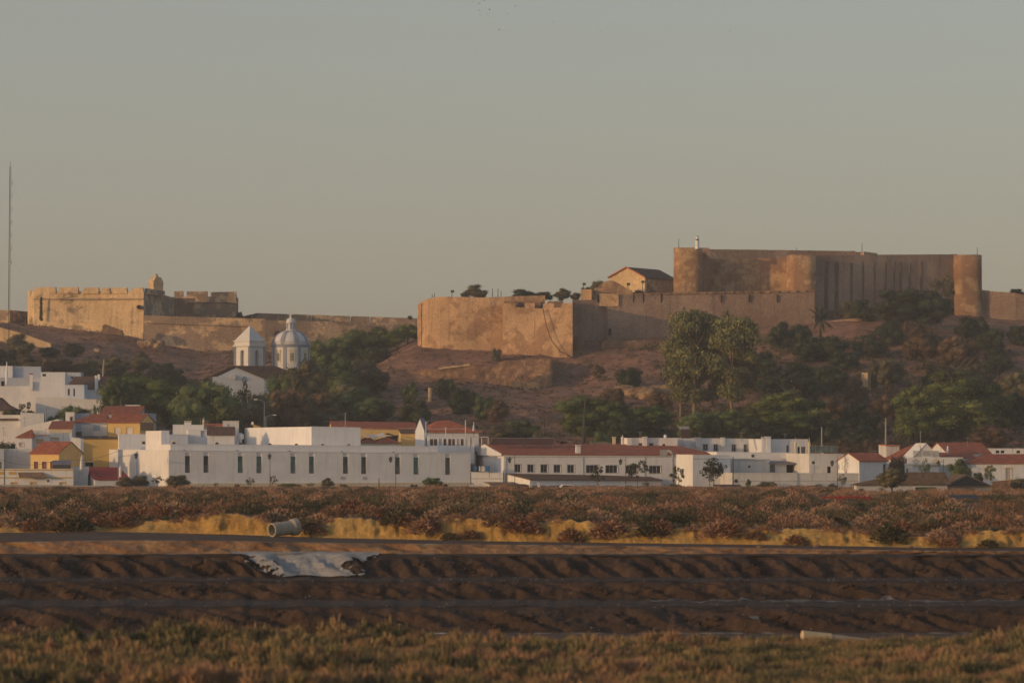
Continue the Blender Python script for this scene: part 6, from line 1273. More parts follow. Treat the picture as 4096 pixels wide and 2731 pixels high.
T(2480, 1375, 1440, 110, 'bare', l_twig, 'bare brown bush against the castle low wall', D=850, group=GS)
T(2395, 1450, 1510, 60, 'bush', l_brown, 'small brown bush in the corner of the terrace wall', group=GS)
T(2520, 1450, 1560, 110, 'bush', l_dark, 'dark bush on the bare slope under the low wall', group=GS)
T(2640, 1560, 1640, 120, 'bush', l_brown, 'brown bush before the rock outcrop', group=GS)
T(2450, 1540, 1640, 120, 'bush', l_brown, 'dry brown bush left of the rock outcrop', group=GS)
T(2770, 1530, 1610, 90, 'bush', l_dark, 'dark bush right of the rock outcrop', group=GS)
T(3330, 1560, 1700, 160, 'bush', l_brown, 'reddish brown shrub below the broad tapering pillar', group=GS)
T(3440, 1600, 1740, 200, 'bush', l_dark, 'dark shaded brush left of the huge layered pine', group=GS)
T(3490, 1740, 1830, 120, 'bush', l_brown, 'tall rusty shrub left of the wooden pole', D=655, group=GS)
T(3400, 1745, 1820, 150, 'sparse', l_brown, 'thin rusty shrub behind the glass balustrade', D=658, group=GS)
T(3590, 1790, 1870, 90, 'bush', l_brown, 'dull rusty bush at the left foot of the villa roof', D=617, group=GS)
for px, y0, y1, w_, k, m, l in ((2980, 1440, 1560, 150, 'bush', l_dark, 'dark brush right of the eucalyptus at mid slope'), (3090, 1500, 1610, 170, 'bush', l_dark, 'dark brush above the left shoulder of the spreading pine'), (3260, 1500, 1600, 150, 'bush', l_dark, 'dark brush above the right shoulder of the spreading pine'), (3380, 1380, 1480, 150, 'bush', l_dark, 'dark brush between the palm and the broad tapering pillar'), (3480, 1330, 1430, 150, 'bush', l_dark, 'dark brush above the broad tapering pillar'), (3890, 1250, 1370, 150, 'bush', l_dark, 'dark brush below the last round tower'), (3960, 1300, 1420, 150, 'bush', l_dark, 'dark brush under the east wall'), (3760, 1440, 1560, 170, 'bush', l_dark, 'dark brush just above the huge layered pine'), (3900, 1450, 1560, 180, 'bush', l_olive, 'olive brush right above the huge layered pine'), (3420, 1500, 1620, 110, 'bush', l_brown, 'rusty brush left of the broad tapering pillar'), (3550, 1560, 1690, 150, 'bush', l_brown, 'rusty brush right below the broad tapering pillar'), (3330, 1650, 1780, 170, 'bush', l_dark, 'dark brush between the spreading pine and the wooden pole'), (3450, 1690, 1800, 170, 'bush', l_dark, 'dark brush behind the tall rusty shrub'), (3220, 1360, 1450, 120, 'bush', l_dark, 'dark brush below the palm at left'), (3080, 1430, 1520, 120, 'bush', l_dark, 'dark brush between the second eucalyptus and the palm'), (1310, 1480, 1600, 180, 'round', l_green, 'green tree low in the middle of the slope thicket'), (1200, 1490, 1640, 180, 'round', l_olive, 'olive tree below the big one beside the church drum'), (1500, 1470, 1570, 130, 'bush', l_olive, 'olive bush at the right rim of the slope thicket'), (1090, 1590, 1740, 170, 'round', l_olive, 'olive tree right of the two bent street lamps'), (1320, 1620, 1750, 180, 'round', l_olive, 'olive tree directly above the right end of the white roof block')):
    T(px, y0, y1, w_, k, m, l, D=(740 if l.startswith('olive tree below') else None), group=GS if px > 1600 else GT)
# crest
for px, y0, y1, w_, m, l in ((1905, 1134, 1195, 110, l_olive, 'airy round tree on the castle top left of the bare posts'), (1860, 1163, 1195, 50, l_olive, 'small shrub left of the airy castle top tree'), (2095, 1150, 1200, 110, l_dark, 'dark bush on the castle top behind the west wall'), (2175, 1158, 1200, 90, l_dark, 'right neighbour of the dark castle top bush'), (2250, 1150, 1200, 80, l_olive, 'spiky bush on the castle top'), (2300, 1166, 1200, 50, l_olive, 'little bush before the red ruin'), (2385, 1114, 1180, 80, l_olive, 'thin bush rising behind the red ruin'), (2345, 1140, 1180, 45, l_olive, 'low bush at the left of the red ruin'), (2550, 1160, 1185, 70, l_dark, 'low dark hedge at the chapel foot'), (4065, 1150, 1190, 70, l_dark, 'dark bush topping the east wall'), (1640, 1260, 1278, 22, l_dark, 'tiny round bush on the grey rear parapet'), (960, 1240, 1275, 26, l_olive, 'small bush at the right corner of the shaded bastion')):
    D = dict([(1640, 1012), (960, 1015), (4065, 925), (2550, 886)]).get(px, 888); r = T(px, y0, y1, w_, 'bush', m, l, D=D, group='bushes on the fort tops'); zb = Z(y1, D); h_ = Z(y0, D) - zb; r.location.z = zb; r.scale.z = h_
# left slope belt
for i, (px, y0, y1, w_, k, m, l) in enumerate(((80, 1328, 1430, 140, 'bush', l_olive, 'olive brown bush crossing the radio mast foot'), (205, 1383, 1430, 110, 'bush', l_dark, 'flat dark bush between two taller left slope bushes'), (295, 1364, 1430, 95, 'bush', l_dark, 'rounded dark bush below the sunlit fort wall'), (20, 1380, 1450, 120, 'bush', l_dark, 'dark bush at the left edge below the ramp wall'), (110, 1425, 1500, 150, 'bush', l_olive, 'olive shrub behind the shaded terrace house'), (230, 1420, 1520, 190, 'bush', l_brown, 'brown mounded shrub above the small white cube'), (340, 1425, 1530, 150, 'bush', l_olive, 'olive shrub left of the leaning concrete pole'), (450, 1420, 1520, 170, 'round', l_olive, 'dull shaded tree right of the leaning concrete pole'), (565, 1400, 1500, 120, 'round', l_olive, 'feathery tree above the umbrella pine'), (650, 1440, 1540, 130, 'bush', l_dark, 'dark low shrub on the shaded slope right of the umbrella pine'), (690, 1460, 1560, 120, 'bush', l_dark, 'dark low shrub above the broad green tree'), (500, 1455, 1560, 160, 'bush', l_dark, 'dark shaded shrub just behind the umbrella pine'), (355, 1470, 1560, 130, 'bush', l_dark, 'dark shrub behind the arched upper room'), (30, 1430, 1520, 140, 'bush', l_dark, 'dark shrub behind the shaded terrace at the left edge'))):
    T(px, y0, y1, w_, k, m, l, group=GT)
# garden trees in the left town
T(300, 1612, 1700, 150, 'round', l_green, 'dense green tree behind the rooftop box', D=690, group='garden trees in the left town')
T(235, 1640, 1700, 90, 'round', l_green, 'smaller green tree left of the rooftop box', D=694, group='garden trees in the left town')
T(100, 1600, 1660, 90, 'sparse', l_dark, 'leggy dark shrub beside the brown hipped roof', D=700, group='garden trees in the left town')
T(50, 1625, 1670, 90, 'bush', l_dark, 'low dark shrub left of the leggy one', D=698, group='garden trees in the left town')
T(30, 1746, 1810, 100, 'bush', l_dark, 'dark green bush at the left edge above the blank white cube', D=632, group='garden trees in the left town')
T(393, 1590, 1690, 50, 'sparse', l_green, 'young thin tree at the right of the broad blank gable', D=700, group='garden trees in the left town')
T(355, 1600, 1680, 90, 'bare', l_twig, 'bare spreading twigs before the blank white gable', D=706, group='garden trees in the left town')
# along the marsh road
for px, y0, y1, w_, k, m, D, l in (
    (560, 1893, 1950, 80, 'bush', l_olive, 588, 'rounded olive bush below the sunlit white wall'), (632, 1900, 1950, 60, 'sparse', l_olive, 588, 'thin reddish bush between two rounded bushes'), (710, 1886, 1965, 110, 'bush', l_olive, 584, 'big rounded bush at the left corner of the long white building'), (500, 1905, 1950, 90, 'bush', l_olive, 586, 'low bush before the red sheet roof'),
    (865, 1928, 1950, 34, 'sparse', l_olive, 586, 'tiny thin shrub at the road parapet'), (948, 1932, 1958, 24, 'bush', l_brown, 584, 'tiny brown shrub on a block by the parapet'), (1002, 1908, 1952, 48, 'sparse', l_olive, 586, 'small upright shrub under the third slit window'), (1093, 1897, 1955, 40, 'sparse', l_olive, 586, 'taller upright shrub hiding the lamp post foot'), (1150, 1930, 1978, 95, 'bush', l_green, 580, 'low bright green bush before the white building'), (1195, 1938, 1960, 30, 'bush', l_olive, 585, 'small dark shrub right of the low bright bush'), (1240, 1930, 1955, 50, 'sparse', l_olive, 586, 'pair of thin shrubs under the sixth slit window'), (1310, 1908, 1965, 60, 'bush', l_olive, 584, 'pointed green shrub under the seventh slit window'), (1372, 1942, 1965, 40, 'bush', l_olive, 584, 'flat low shrub under the eighth slit window'),
    (1730, 1903, 1965, 90, 'bush', l_green, 584, 'round green bush under the last slit windows'), (1655, 1948, 1968, 36, 'bush', l_dark, 583, 'small dark plant left of the round green bush'), (1780, 1938, 1965, 30, 'bush', l_dark, 584, 'small dark plant right of the round green bush'),
    (2390, 1856, 1965, 84, 'sparse', l_dark, 585, 'slender young tree before the first wide window'), (2550, 1832, 1965, 105, 'sparse', l_dark, 584, 'taller leaning young tree before the third wide window'), (2590, 1925, 1965, 50, 'sparse', l_olive, 584, 'low leafy sapling beside the leaning young tree'), (2712, 1862, 1950, 78, 'sparse', l_dark, 586, 'thin open tree before the metal duct'), (2700, 1935, 1960, 60, 'bush', l_olive, 584, 'olive clump under the metal duct'), (2855, 1820, 1952, 130, 'sparse', l_dark, 585, 'dense dark young tree before the white end block'), (2840, 1850, 1952, 100, 'sparse', l_dark, 587, 'inner dark young tree behind the dense one'),
    (2993, 1913, 1958, 28, 'bush', l_green, 585, 'narrow green shrub by the low air conditioner'), (3070, 1922, 1962, 90, 'bush', l_olive, 584, 'rounded shrub behind the small boats shed'), (3265, 1938, 1985, 66, 'bush', l_olive, 575, 'brown green bush in front of the stained building'), (3368, 1895, 1965, 50, 'sparse', l_olive, 584, 'wispy shrub below the spiral stair'), (3330, 1938, 1965, 50, 'bush', l_olive, 584, 'low shrub left of the wispy one'),
    (3570, 1866, 1990, 140, 'round', l_olive, 488, 'large rounded olive shrub in front of the old barn'), (3545, 1935, 1990, 110, 'bare', l_twig, 486, 'bare twigs under the large barn shrub'), (3700, 1830, 1900, 56, 'sparse', l_green, 604, 'young green tree before the villa gable'), (3835, 1826, 1900, 110, 'round', l_green, 603, 'leafy orange green tree right of the villa parapet'), (3965, 1850, 1935, 70, 'sparse', l_green, 600, 'loose green tree between the yellow framed windows'), (3910, 1880, 1940, 50, 'bush', l_dark, 601, 'dark shrub at the barn roof ridge'), (4075, 1900, 1965, 80, 'bush', l_olive, 515, 'grey shrub on the ruined wall at the right edge'), (3870, 1955, 1985, 70, 'bush', l_olive, 498, 'low green clump before the stone barn end'), (3445, 1950, 1985, 34, 'bush', l_brown, 495, 'small brown plant at the barn left corner')):
    T(px, y0, y1, w_, k, m, l, D=D, group=GB, name='bush' if k == 'bush' else 'tree', cat='bush' if k == 'bush' else 'tree')
sh = House('boat_shelter', 'small white tent like roofs and pipes in the yard of the stained building', 3045, 3180, 588, 4, 1962, depth=3, cat='shelter'); sh.walls(1956, m_white2, roof='gable_u', yr=1946, rmat=m_wcloth, over=.2)
sh = House('yard_shed', 'low shed with slanting brown roof under the dense young tree', 2870, 2970, 588, 6, 1962, depth=4, cat='shed'); sh.walls(1950, m_white2, roof='shed', yr=1940, rmat=m_tileb)
# palms
def palm(px, yt, yb, wpx, D, label):
    zg = ground_z(px, D) if yb is None else Z(yb, D); H_ = Z(yt, D) - zg; r = empty('palm_tree', (X(px, D), D, zg), 0, label, 'palm'); MB().cyl((0, 0, -1), (0, 0, H_ * .8), .3, .24, 8).build('trunk', m_bark, r); Rr = wpx / F * D / 2; b = MB(); rr = random.Random(px)
    for i in range(34):
        a = rr.uniform(0, 6.28); el = rr.uniform(-.2, 1.3); p = Vector((0, 0, H_ * .8)); d = Vector((math.cos(a) * math.cos(el), math.sin(a) * math.cos(el), math.sin(el))); sd = Vector((-math.sin(a), math.cos(a), 0))
        for k in range(7):
            q = p + d * (Rr * .17); w_ = .35 * math.sin(math.pi * (k + 1) / 8) * Rr * .25; b.add([p - sd * w_, p, p + sd * w_, q + sd * w_ * .9, q, q - sd * w_ * .9], [(0, 1, 4, 5), (1, 2, 3, 4)]); p = q; d = (d + Vector((0, 0, -.16))).normalized()
    o = b.build('crown', l_dark, r); a = o.data.attributes.new('tone', 'FLOAT', 'FACE'); a.data.foreach_set('value', np.random.RandomState(3).rand(len(b.f)).astype(np.float32))
palm(3282, 1268, 1345, 130, 840, 'dark fan palm under the end of the castle curtain wall'); palm(485, 1560, 1660, 110, 694, 'palm drooping at the foot of the umbrella pine')
# scrub masses -----------------------------------------------------------------
def scatter_hill():
    C = []; Rr = []; H = []; Tn = []
    tries = 0
    while len(C) < 5000 and tries < 40000:
        tries += 1; px = nr.uniform(-700, 4800); D = nr.uniform(668, 985); 
        if D > 855 and px > 1600: continue
        x = X(px, D); n = fbm(x * .035, D * .03, 7, 3)
        right = il([-200, 1500, 1650, 2250, 2700, 3000, 4300], [.1, .1, -.22, -.12, .12, .25, .25], px)
        if n + right < -.02 + .3 * nr.rand(): continue
        if px < 900 and D > 900: continue
        C.append((x, D, hill_z(px, D) - .1)); Rr.append(nr.uniform(.5, 1.5)); H.append(nr.uniform(.4, 1.5)); Tn.append(np.clip(.38 + .5 * fbm(x * .1, D * .1, 2, 2) + nr.uniform(-.2, .2), 0, 1))
    o = obj('hillside_scrub', tuft_mesh('hillside_scrub', C, np.array(Rr), np.array(H), np.array(Tn), 46, .42, l_olive, 2)); tag(o, 'dry dark scrub spread over the castle hillside', 'scrub', kind='stuff')
    C = []; Rr = []; H = []; Tn = []
    while len(C) < 11000:
        px = nr.uniform(-700, 4800); D = nr.uniform(650, 1000)
        if D > 855 and px > 1600: continue
        C.append((X(px, D), D, hill_z(px, D) - .05)); Rr.append(nr.uniform(.3, 1.0)); H.append(nr.uniform(.15, .45)); Tn.append(np.clip(.5 + nr.uniform(-.4, .4), 0, 1))
    o = obj('dry_grass', tuft_mesh('dry_grass', C, np.array(Rr), np.array(H), np.array(Tn), 14, .3, l_brown, 3)); tag(o, 'short dry grass tufts on the hill slopes', 'grass', kind='stuff')
scatter_hill()
def scatter_marsh():
    def lay(n, s0, s1, r0, r1, h0, h1, pw, tone, dens):
        C = []; Rr = []; H = []; Tn = []
        while len(C) < n:
            s = s0 + (s1 - s0) * nr.rand() ** pw; px = nr.uniform(-700, 4800); x, d, z = mar_fn(px, s); q = fbm(x * .05, d * .035, 11, 3)
            if dens and (q + .25 * nr.rand() < dens or (3230 < px < 3530 and 330 < d < 404) or (3770 < px < 3960 and 330 < d < 404) or (3420 < px < 3990 and 430 < d < 504)): continue
            k = il([250, 600], [1.0, 1.2], d); hf = il([270, 400, 500, 560, 600], [1.0, .9, .6, .34, .2], d)
            C.append((x, d, z - .08)); Rr.append(k * nr.uniform(r0, r1)); H.append(hf * nr.uniform(h0, h1)); Tn.append(np.clip(tone(q), .02, .98))
        return C, np.array(Rr), np.array(H), np.array(Tn)
    C, Rr, H, Tn = lay(5200, 14.1, 20.9, .4, 1.1, .15, .42, 1.1, lambda q: .34 + .6 * q + .35 * (nr.rand() - .5), 0)
    o = obj('marsh_scrub', tuft_mesh('marsh_scrub', C, Rr, H, Tn, 70, .22, l_scrub, 4, up=.9, spread=.35, thin=.2)); tag(o, 'low carpet of brown marsh scrub before the town', 'scrub', kind='stuff')
    C, Rr, H, Tn = lay(1400, 14.2, 20.3, .9, 2.3, .8, 1.75, 1.0, lambda q: nr.choice([.03, .16, .22, .34, .42, .56, .80, .97]) + .1 * (nr.rand() - .5), -.08)
    o = obj('marsh_thicket', tuft_mesh('marsh_thicket', C, Rr, H, Tn, 430, .24, l_scrub, 14, up=.7, spread=.4, thin=.16)); tag(o, 'rounded pinkish, straw and dark green thickets standing above the marsh scrub', 'scrub', kind='stuff')
    C = []; Rr = []; H = []; Tn = []
    for i in range(1500):
        px = nr.uniform(-700, 4800); s = nr.uniform(13.85, 14.25); x, d, z = clay_fn(px, s)
        if fbm(x * .3, 2, 9, 2) < -.05: continue
        C.append((x, d - .05, z - .08)); Rr.append(nr.uniform(.15, .5)); H.append(nr.uniform(.1, .4)); Tn.append(nr.uniform(.3, .85))
    o = obj('bank_grass', tuft_mesh('bank_grass', C, np.array(Rr), np.array(H), np.array(Tn), 60, .16, l_scrub, 8, up=.3, spread=.6, thin=.12)); tag(o, 'dry tufts fringing the top of the yellow clay bank', 'grass', kind='stuff')
    C = []; Rr = []; H = []; Tn = []
    for i in range(5000):
        px = nr.uniform(-700, 4800); s = 18.6 + 1.7 * nr.rand(); x, d, z = mar_fn(px, s); C.append((x, d, z)); Rr.append(nr.uniform(.5, 1.2)); H.append(nr.uniform(.1, .4) + (.55 * nr.rand() if fbm(x * .12, 3, 3, 2) > .1 else 0)); Tn.append(nr.uniform(.5, 1))
    o = obj('tall_dry_grass', tuft_mesh('tall_dry_grass', C, np.array(Rr), np.array(H), np.array(Tn), 34, .32, l_scrub, 6, up=3.0, spread=.3, thin=.07)); tag(o, 'tall dry grass fringe along the marsh road', 'grass', kind='stuff')
scatter_marsh()
# single bushes that overhang the yellow bank: each one an object
def bushlet(var, tone, per=520):
    r = np.random.RandomState(var); return tuft_mesh('marsh_bush', [(0, 0, 0)], np.array([.5]), np.array([.85]), np.array([tone]), per, .16, l_scrub, var, up=.8, spread=.4, thin=.2)
BM = [bushlet(20 + i, t) for i, t in enumerate((.78, .66, .42, .2, .55, .86))]; BD = ('pinkish tumbleweed like', 'rust brown', 'brownish green', 'dark green', 'dull brown', 'pale straw coloured')
near_what = ((0, 'at the left edge'), (260, 'above the broken left end of the clay bank'), (620, 'on the tall yellow clay mounds'), (1000, 'left of the concrete pipe'), (1250, 'right of the concrete pipe'), (1700, 'above the split yellow bank'), (2150, 'over the scooped yellow bank'), (2450, 'between two yellow bank faces'), (2800, 'on the low yellow bank right of middle'), (3200, 'over the long smooth yellow bank face'), (3550, 'at the dark hole in the clay bank'), (3850, 'above the last yellow bank face'))
bl_ = [(40, 14.1, 5), (130, 13.6, 1), (215, 14.3, 0), (250, 13.5, 2), (305, 13.6, 3), (350, 14.4, 0), (430, 14.2, 4), (480, 13.9, 1), (545, 14.7, 2), (640, 14.5, 1), (700, 15.1, 0), (760, 14.3, 2), (820, 15.0, 5), (880, 14.6, 1), (965, 14.8, 4), (1225, 13.5, 3), (1265, 13.3, 4), (1320, 14.7, 1), (1410, 14.6, 1), (1480, 14.5, 2), (1540, 14.4, 0), (1590, 13.9, 3), (1625, 13.8, 0), (1690, 13.5, 1), (1720, 13.8, 1), (1770, 14.7, 5), (1800, 13.05, 3), (1880, 13.1, 4), (1930, 14.6, 0), (1985, 13.8, 4), (2030, 14.6, 1), (2080, 13.7, 1), (2120, 13.6, 1), (2150, 14.2, 0), (2280, 13.05, 2), (2310, 14.6, 4), (2400, 13.4, 1), (2440, 13.7, 1), (2470, 14.4, 5), (2545, 14.5, 0), (2600, 13.5, 3), (2640, 14.0, 4), (2720, 14.6, 3), (2790, 14.9, 0), (2870, 13.5, 1), (2900, 13.6, 4), (3020, 13.4, 4), (3060, 14.6, 5), (3180, 13.1, 2), (3240, 14.4, 0), (3330, 14.5, 3), (3440, 14.6, 5), (3480, 14.4, 0), (3560, 13.6, 3), (3610, 14.4, 1), (3700, 14.3, 2), (3760, 13.5, 0), (3800, 13.2, 4), (3880, 14.8, 3), (3950, 13.02, 3), (4010, 14.6, 2), (4070, 14.4, 1)]
_seen = {}
for px, s, v in bl_:
    x, d, z = mar_fn(px, s) if s >= 14 else clay_fn(px, s); where = [w_ for p, w_ in near_what if p <= px][-1]; k = (v, where); _seen[k] = _seen.get(k, 0) + 1
    lab = ('large ' if s > 13.9 else 'low ') + BD[v] + ' bush ' + where
    if _seen[k] > 1: lab = 'further right ' + lab
    o = obj('marsh_bush', BM[v]); o.location = (x, d - .2, z - .1); sc_ = rng.uniform(1.9, 2.9) * (1 if s > 13.4 else .75); o.scale = (sc_ * 1.1, sc_, sc_ * rng.uniform(.5, .7)); o.rotation_euler.z = rng.uniform(0, 6); tag(o, lab, 'bush', 'bushes overhanging the yellow clay bank')
def scatter_fore():
    C = []; Rr = []; H = []; Tn = []; S_ = []
    for i in range(3000):
        px = nr.uniform(-600, 4700); D = 106 + 36 * nr.rand(); x = X(px, D); z = ground_z(px, D); n = fbm(x * .16, D * .16, 21, 3)
        edge = il([0, 300, 1200, 1700, 2200, 2700, 3000, 3300, 3600, 4096], [.72, .82, .86, .74, .6, .58, .42, .34, .42, .7], px)
        h_ = nr.uniform(.4, 1.0) * edge * (1.0 + 1.2 * fbm(x * .35, D * .3, 5, 2))
        if D > 133: h_ *= .9 + .5 * nr.rand() * edge
        C.append((x, D, z - .05)); Rr.append(nr.uniform(.3, .75)); H.append(h_); Tn.append(np.clip(.45 + 1.2 * n + .6 * (nr.rand() - .5), .02, .98))
    o = obj('foreground_scrub', tuft_mesh('foreground_scrub', C, np.array(Rr), np.array(H), np.array(Tn), 280, .22, l_fore, 9, up=2.4, spread=.35, thin=.15)); tag(o, 'blurred mass of olive and rust glasswort bushes across the foreground', 'scrub', kind='stuff')
scatter_fore()
# ================================================================ things in the salt pans
def pipe():
    D = 272.5; D = 266.5; c = Vector((X(1087, D), D, near(1087, 12.78)[1] + .54)); dr = Vector((math.sin(R(51)), math.cos(R(51)), .10)).normalized(); ro_, ri = .545, .455; r = empty('concrete_pipe', c - Vector((0, 0, ro_)), 0, 'big grey concrete drain pipe lying on the track beside the yellow bank', 'pipe')
    off = Vector((0, 0, ro_)); a = dr.orthogonal().normalized(); b_ = dr.cross(a); n = 40; prof = [(0, ri), (0, ro_ - .03), (.05, ro_), (1.75, ro_), (1.95, ro_ + .12), (2.35, ro_ + .13), (2.42, ro_ + .08), (2.42, ri + .08), (2.1, ri + .08), (2.05, ri), (.0, ri)]
    vs = []
    for t, rr in prof:
        for i in range(n): q = 6.2832 * i / n; vs.append(off + dr * t + a * (rr * math.cos(q)) + b_ * (rr * math.sin(q)))
    fs = [(k * n + i, k * n + (i + 1) % n, (k + 1) * n + (i + 1) % n, (k + 1) * n + i) for k in range(len(prof) - 1) for i in range(n)]
    MB().add(vs, fs).build('barrel', plain('pipe_concrete', (.42, .36, .29), .9, .18, 2), r, smooth=False)
    vs = []; 
    for t, rr in ((-.004, ri + .005), (-.004, ro_ - .025)):
        for i in range(n): q = 6.2832 * i / n; vs.append(off + dr * t + a * (rr * math.cos(q)) + b_ * (rr * math.sin(q)))
    MB().add(vs, [(i, (i + 1) % n, (i + 1) % n + n, i + n) for i in range(n)]).build('rim', plain('pale_rim', (.55, .45, .28)), r)
pipe()
lg = empty('broken_pipe_length', P(3195, 2560, 199), 0, 'pale yellowish broken pipe lying behind the foreground scrub at right', 'pipe'); D = 199
A_, B_, C_ = Vector((.2, 0, .30)), Vector((1.9, .5, .12)), Vector((4.1, 1.2, -.12)); MB().cyl(A_, B_, .29, .27, 18).build('thick_piece', plain('pale_pipe', (.62, .47, .27)), lg, smooth=False); MB().cyl(B_, C_, .23, .17, 16).build('thin_piece', plain('pale_pipe_dull', (.50, .36, .24)), lg)
o = MB().prism([(-.02, 0), (.60, -.03), (.58, .22), (.02, .25)], -.15, .2).build('stone_block', plain('grey_block', (.40, .34, .26))); o.location = P(2998, 2478, 216.5); tag(o, 'small pale rectangular block lying on the lowest mud bank', 'block')
# clods on the mud faces: loose heaps
def clods():
    b = MB(); r = random.Random(9)
    for k, s0 in ((1, 9.0), (2, 7.0), (3, 5.0)):
        for g in range(16):
            px = r.uniform(-100, 4200); s = s0 + r.uniform(.3, .85)
            for i in range(r.randint(3, 8)):
                q = px + i * r.uniform(10, 17); ss = s - i * .05 + r.uniform(-.03, .03); x, y, z = mud_fn(q, max(s0 + .05, min(s0 + .95, ss))); b.add(*boulder((x, y - .1, z + .05), r.uniform(.09, .24), r.uniform(0, 99), (1.2, 1, .7), 1))
    o = b.build('mud_clods', s_mud); tag(o, 'loose rows of mud clods strewn on the dark banks', 'clods', kind='stuff')
    b = MB()
    for i in range(480):
        s0 = r.choice((6, 6, 8, 8, 8, 5, 7, 9)); s = s0 + r.random() * (.95 if s0 in (6, 8) else .9); px = r.uniform(-200, 4300); x, y, z = mud_fn(px, s); b.add(*boulder((x, y, z + .03), r.uniform(.018, .045), i * 1.3, (1.3, 1, .8), 1))
    o = b.build('pale_pebbles', plain('pale_pebble', (.40, .36, .33))); tag(o, 'small pale pebbles scattered over the mud banks', 'pebbles', kind='stuff')
clods()
def stones():
    b = MB(); r = random.Random(77)
    for i in range(900):
        px = r.uniform(1500, 3300) if i % 3 else r.uniform(-100, 4200); D = r.uniform(735, 850); x = X(px, D); b.add(*boulder((x, D, hill_z(px, D) + .05), r.uniform(.08, .32) ** 1.0, i * 1.7, (1.2, 1, .6), 1))
    o = b.build('hill_stones', m_rock); tag(o, 'loose stones scattered over the bare castle slope', 'stones', kind='stuff')
stones()
rk2 = 0
for px, s, rr_, l in ((1385, 12.4, .0, ''), (3270, 12.5, .22, 'pale rock on the sandy track at right'), (3640, 12.9, .16, 'small pale rock below the dark hole in the clay bank'), (3038, 12.1, .14, 'small yellowish rock on the sandy slope'), (225, 9.65, .32, 'brown boulder at the top of the upper mud bank at left'), (790, 9.6, .28, 'flat brown stone on the upper mud bank'), (2000, 5.75, .2, 'reddish lump on the lowest mud bank')):
    if not rr_: continue
    x, y, z = mud_fn(px, s) if s < 11 else sand_fn(px, s) if s < 12 else (X(px, near(px, s)[0]), near(px, s)[0], near(px, s)[1]); o = MB().add(*boulder((0, 0, 0), rr_, px * .1, (1.5, 1, .8), 3)).build('rock', m_rock if s > 11 else s_mud); o.location = (x, y, z + rr_ * .3); tag(o, l, 'rock')
# ================================================================ aerials and wires
def aerial(px, y0, y1, D, label):
    r = empty('tv_aerial', P(px, y1, D), R(20), label, 'aerial', 'television aerials on the roofs'); h_ = (y1 - y0) / F * D
    MB().cyl((0, 0, -.4), (0, 0, h_), .035, n=5).build('mast', m_metal, r); b = MB().cyl((-.5, 0, h_ - .15), (.6, 0, h_ - .15), .025, n=4)
    for i in range(5): b.cyl((-.45 + i * .24, -.3, h_ - .15), (-.45 + i * .24, .3, h_ - .15), .018, n=4)
    b.build('antenna', m_metal, r)
for px, y0, y1, D, l in ((98, 1668, 1702, 684, 'aerial on the low white flat house beside the metal flue'), (14, 1708, 1738, 664, 'aerial on the sloping white gable at the left edge'), (184, 1712, 1740, 643, 'aerial behind the balustrade'), (255, 1730, 1760, 645, 'aerial beside the cream band of the shuttered house'), (400, 1740, 1752, 626, 'small aerial on the ochre house roof'), (755, 1672, 1700, 652, 'aerial left of the broad decorated chimney'), (802, 1670, 1700, 652, 'aerial right of the broad decorated chimney'), (829, 1680, 1712, 645, 'aerial beside the round dish'), (1380, 1650, 1690, 654, 'aerial on the ridge of the long yellow house'), (1862, 1690, 1730, 634, 'aerial by the orange hipped roof'), (2560, 1725, 1753, 634, 'aerial on the flat roof behind the long red ridge'), (2800, 1728, 1754, 642, 'aerial left of the twin tall chimneys'), (2965, 1728, 1756, 642, 'aerial above the narrow windows'), (3140, 1732, 1758, 636, 'aerial over the red doorway'), (3500, 1800, 1822, 603, 'aerial on the red gabled roof by the spiral stair'), (3870, 1748, 1776, 636, 'aerial on the rear red villa roof'), (4050, 1790, 1818, 616, 'aerial on the long right villa roof')): aerial(px, y0, y1, D, l)
def wire(p, q, sag, label):
    b = MB(); n = 10; pts = [p.lerp(q, i / n) - Vector((0, 0, sag * 4 * (i / n) * (1 - i / n))) for i in range(n + 1)]; [b.cyl(tuple(a), tuple(c), .03, n=4, cap=False) for a, c in zip(pts[:-1], pts[1:])]; tag(b.build('overhead_cable', m_darkmetal), label, 'cable')
wire(P(0, 1837, 590), P(236, 1835, 600), 1.0, 'sagging cable crossing the blank white cube house and yellow house'); wire(P(236, 1835, 600), P(474, 1802, 592), .8, 'sagging cable crossing the ochre wall to the arm lamp')
wire(P(3287, 1712, 626), P(3543, 1680, 640), 1.2, 'cable strung between the concrete pole and the wooden pole'); wire(P(3543, 1680, 640), P(3700, 1776, 622), 1.0, 'cable from the wooden pole down to the villa gable')
for px, y0, y1, l in ((18, 1798, 1940, 'thin dark pole in front of the blank white cube house'),): pole_(px, y0, y1, 592, 4, m_darkmetal, 'utility_pole', l, 'pole')
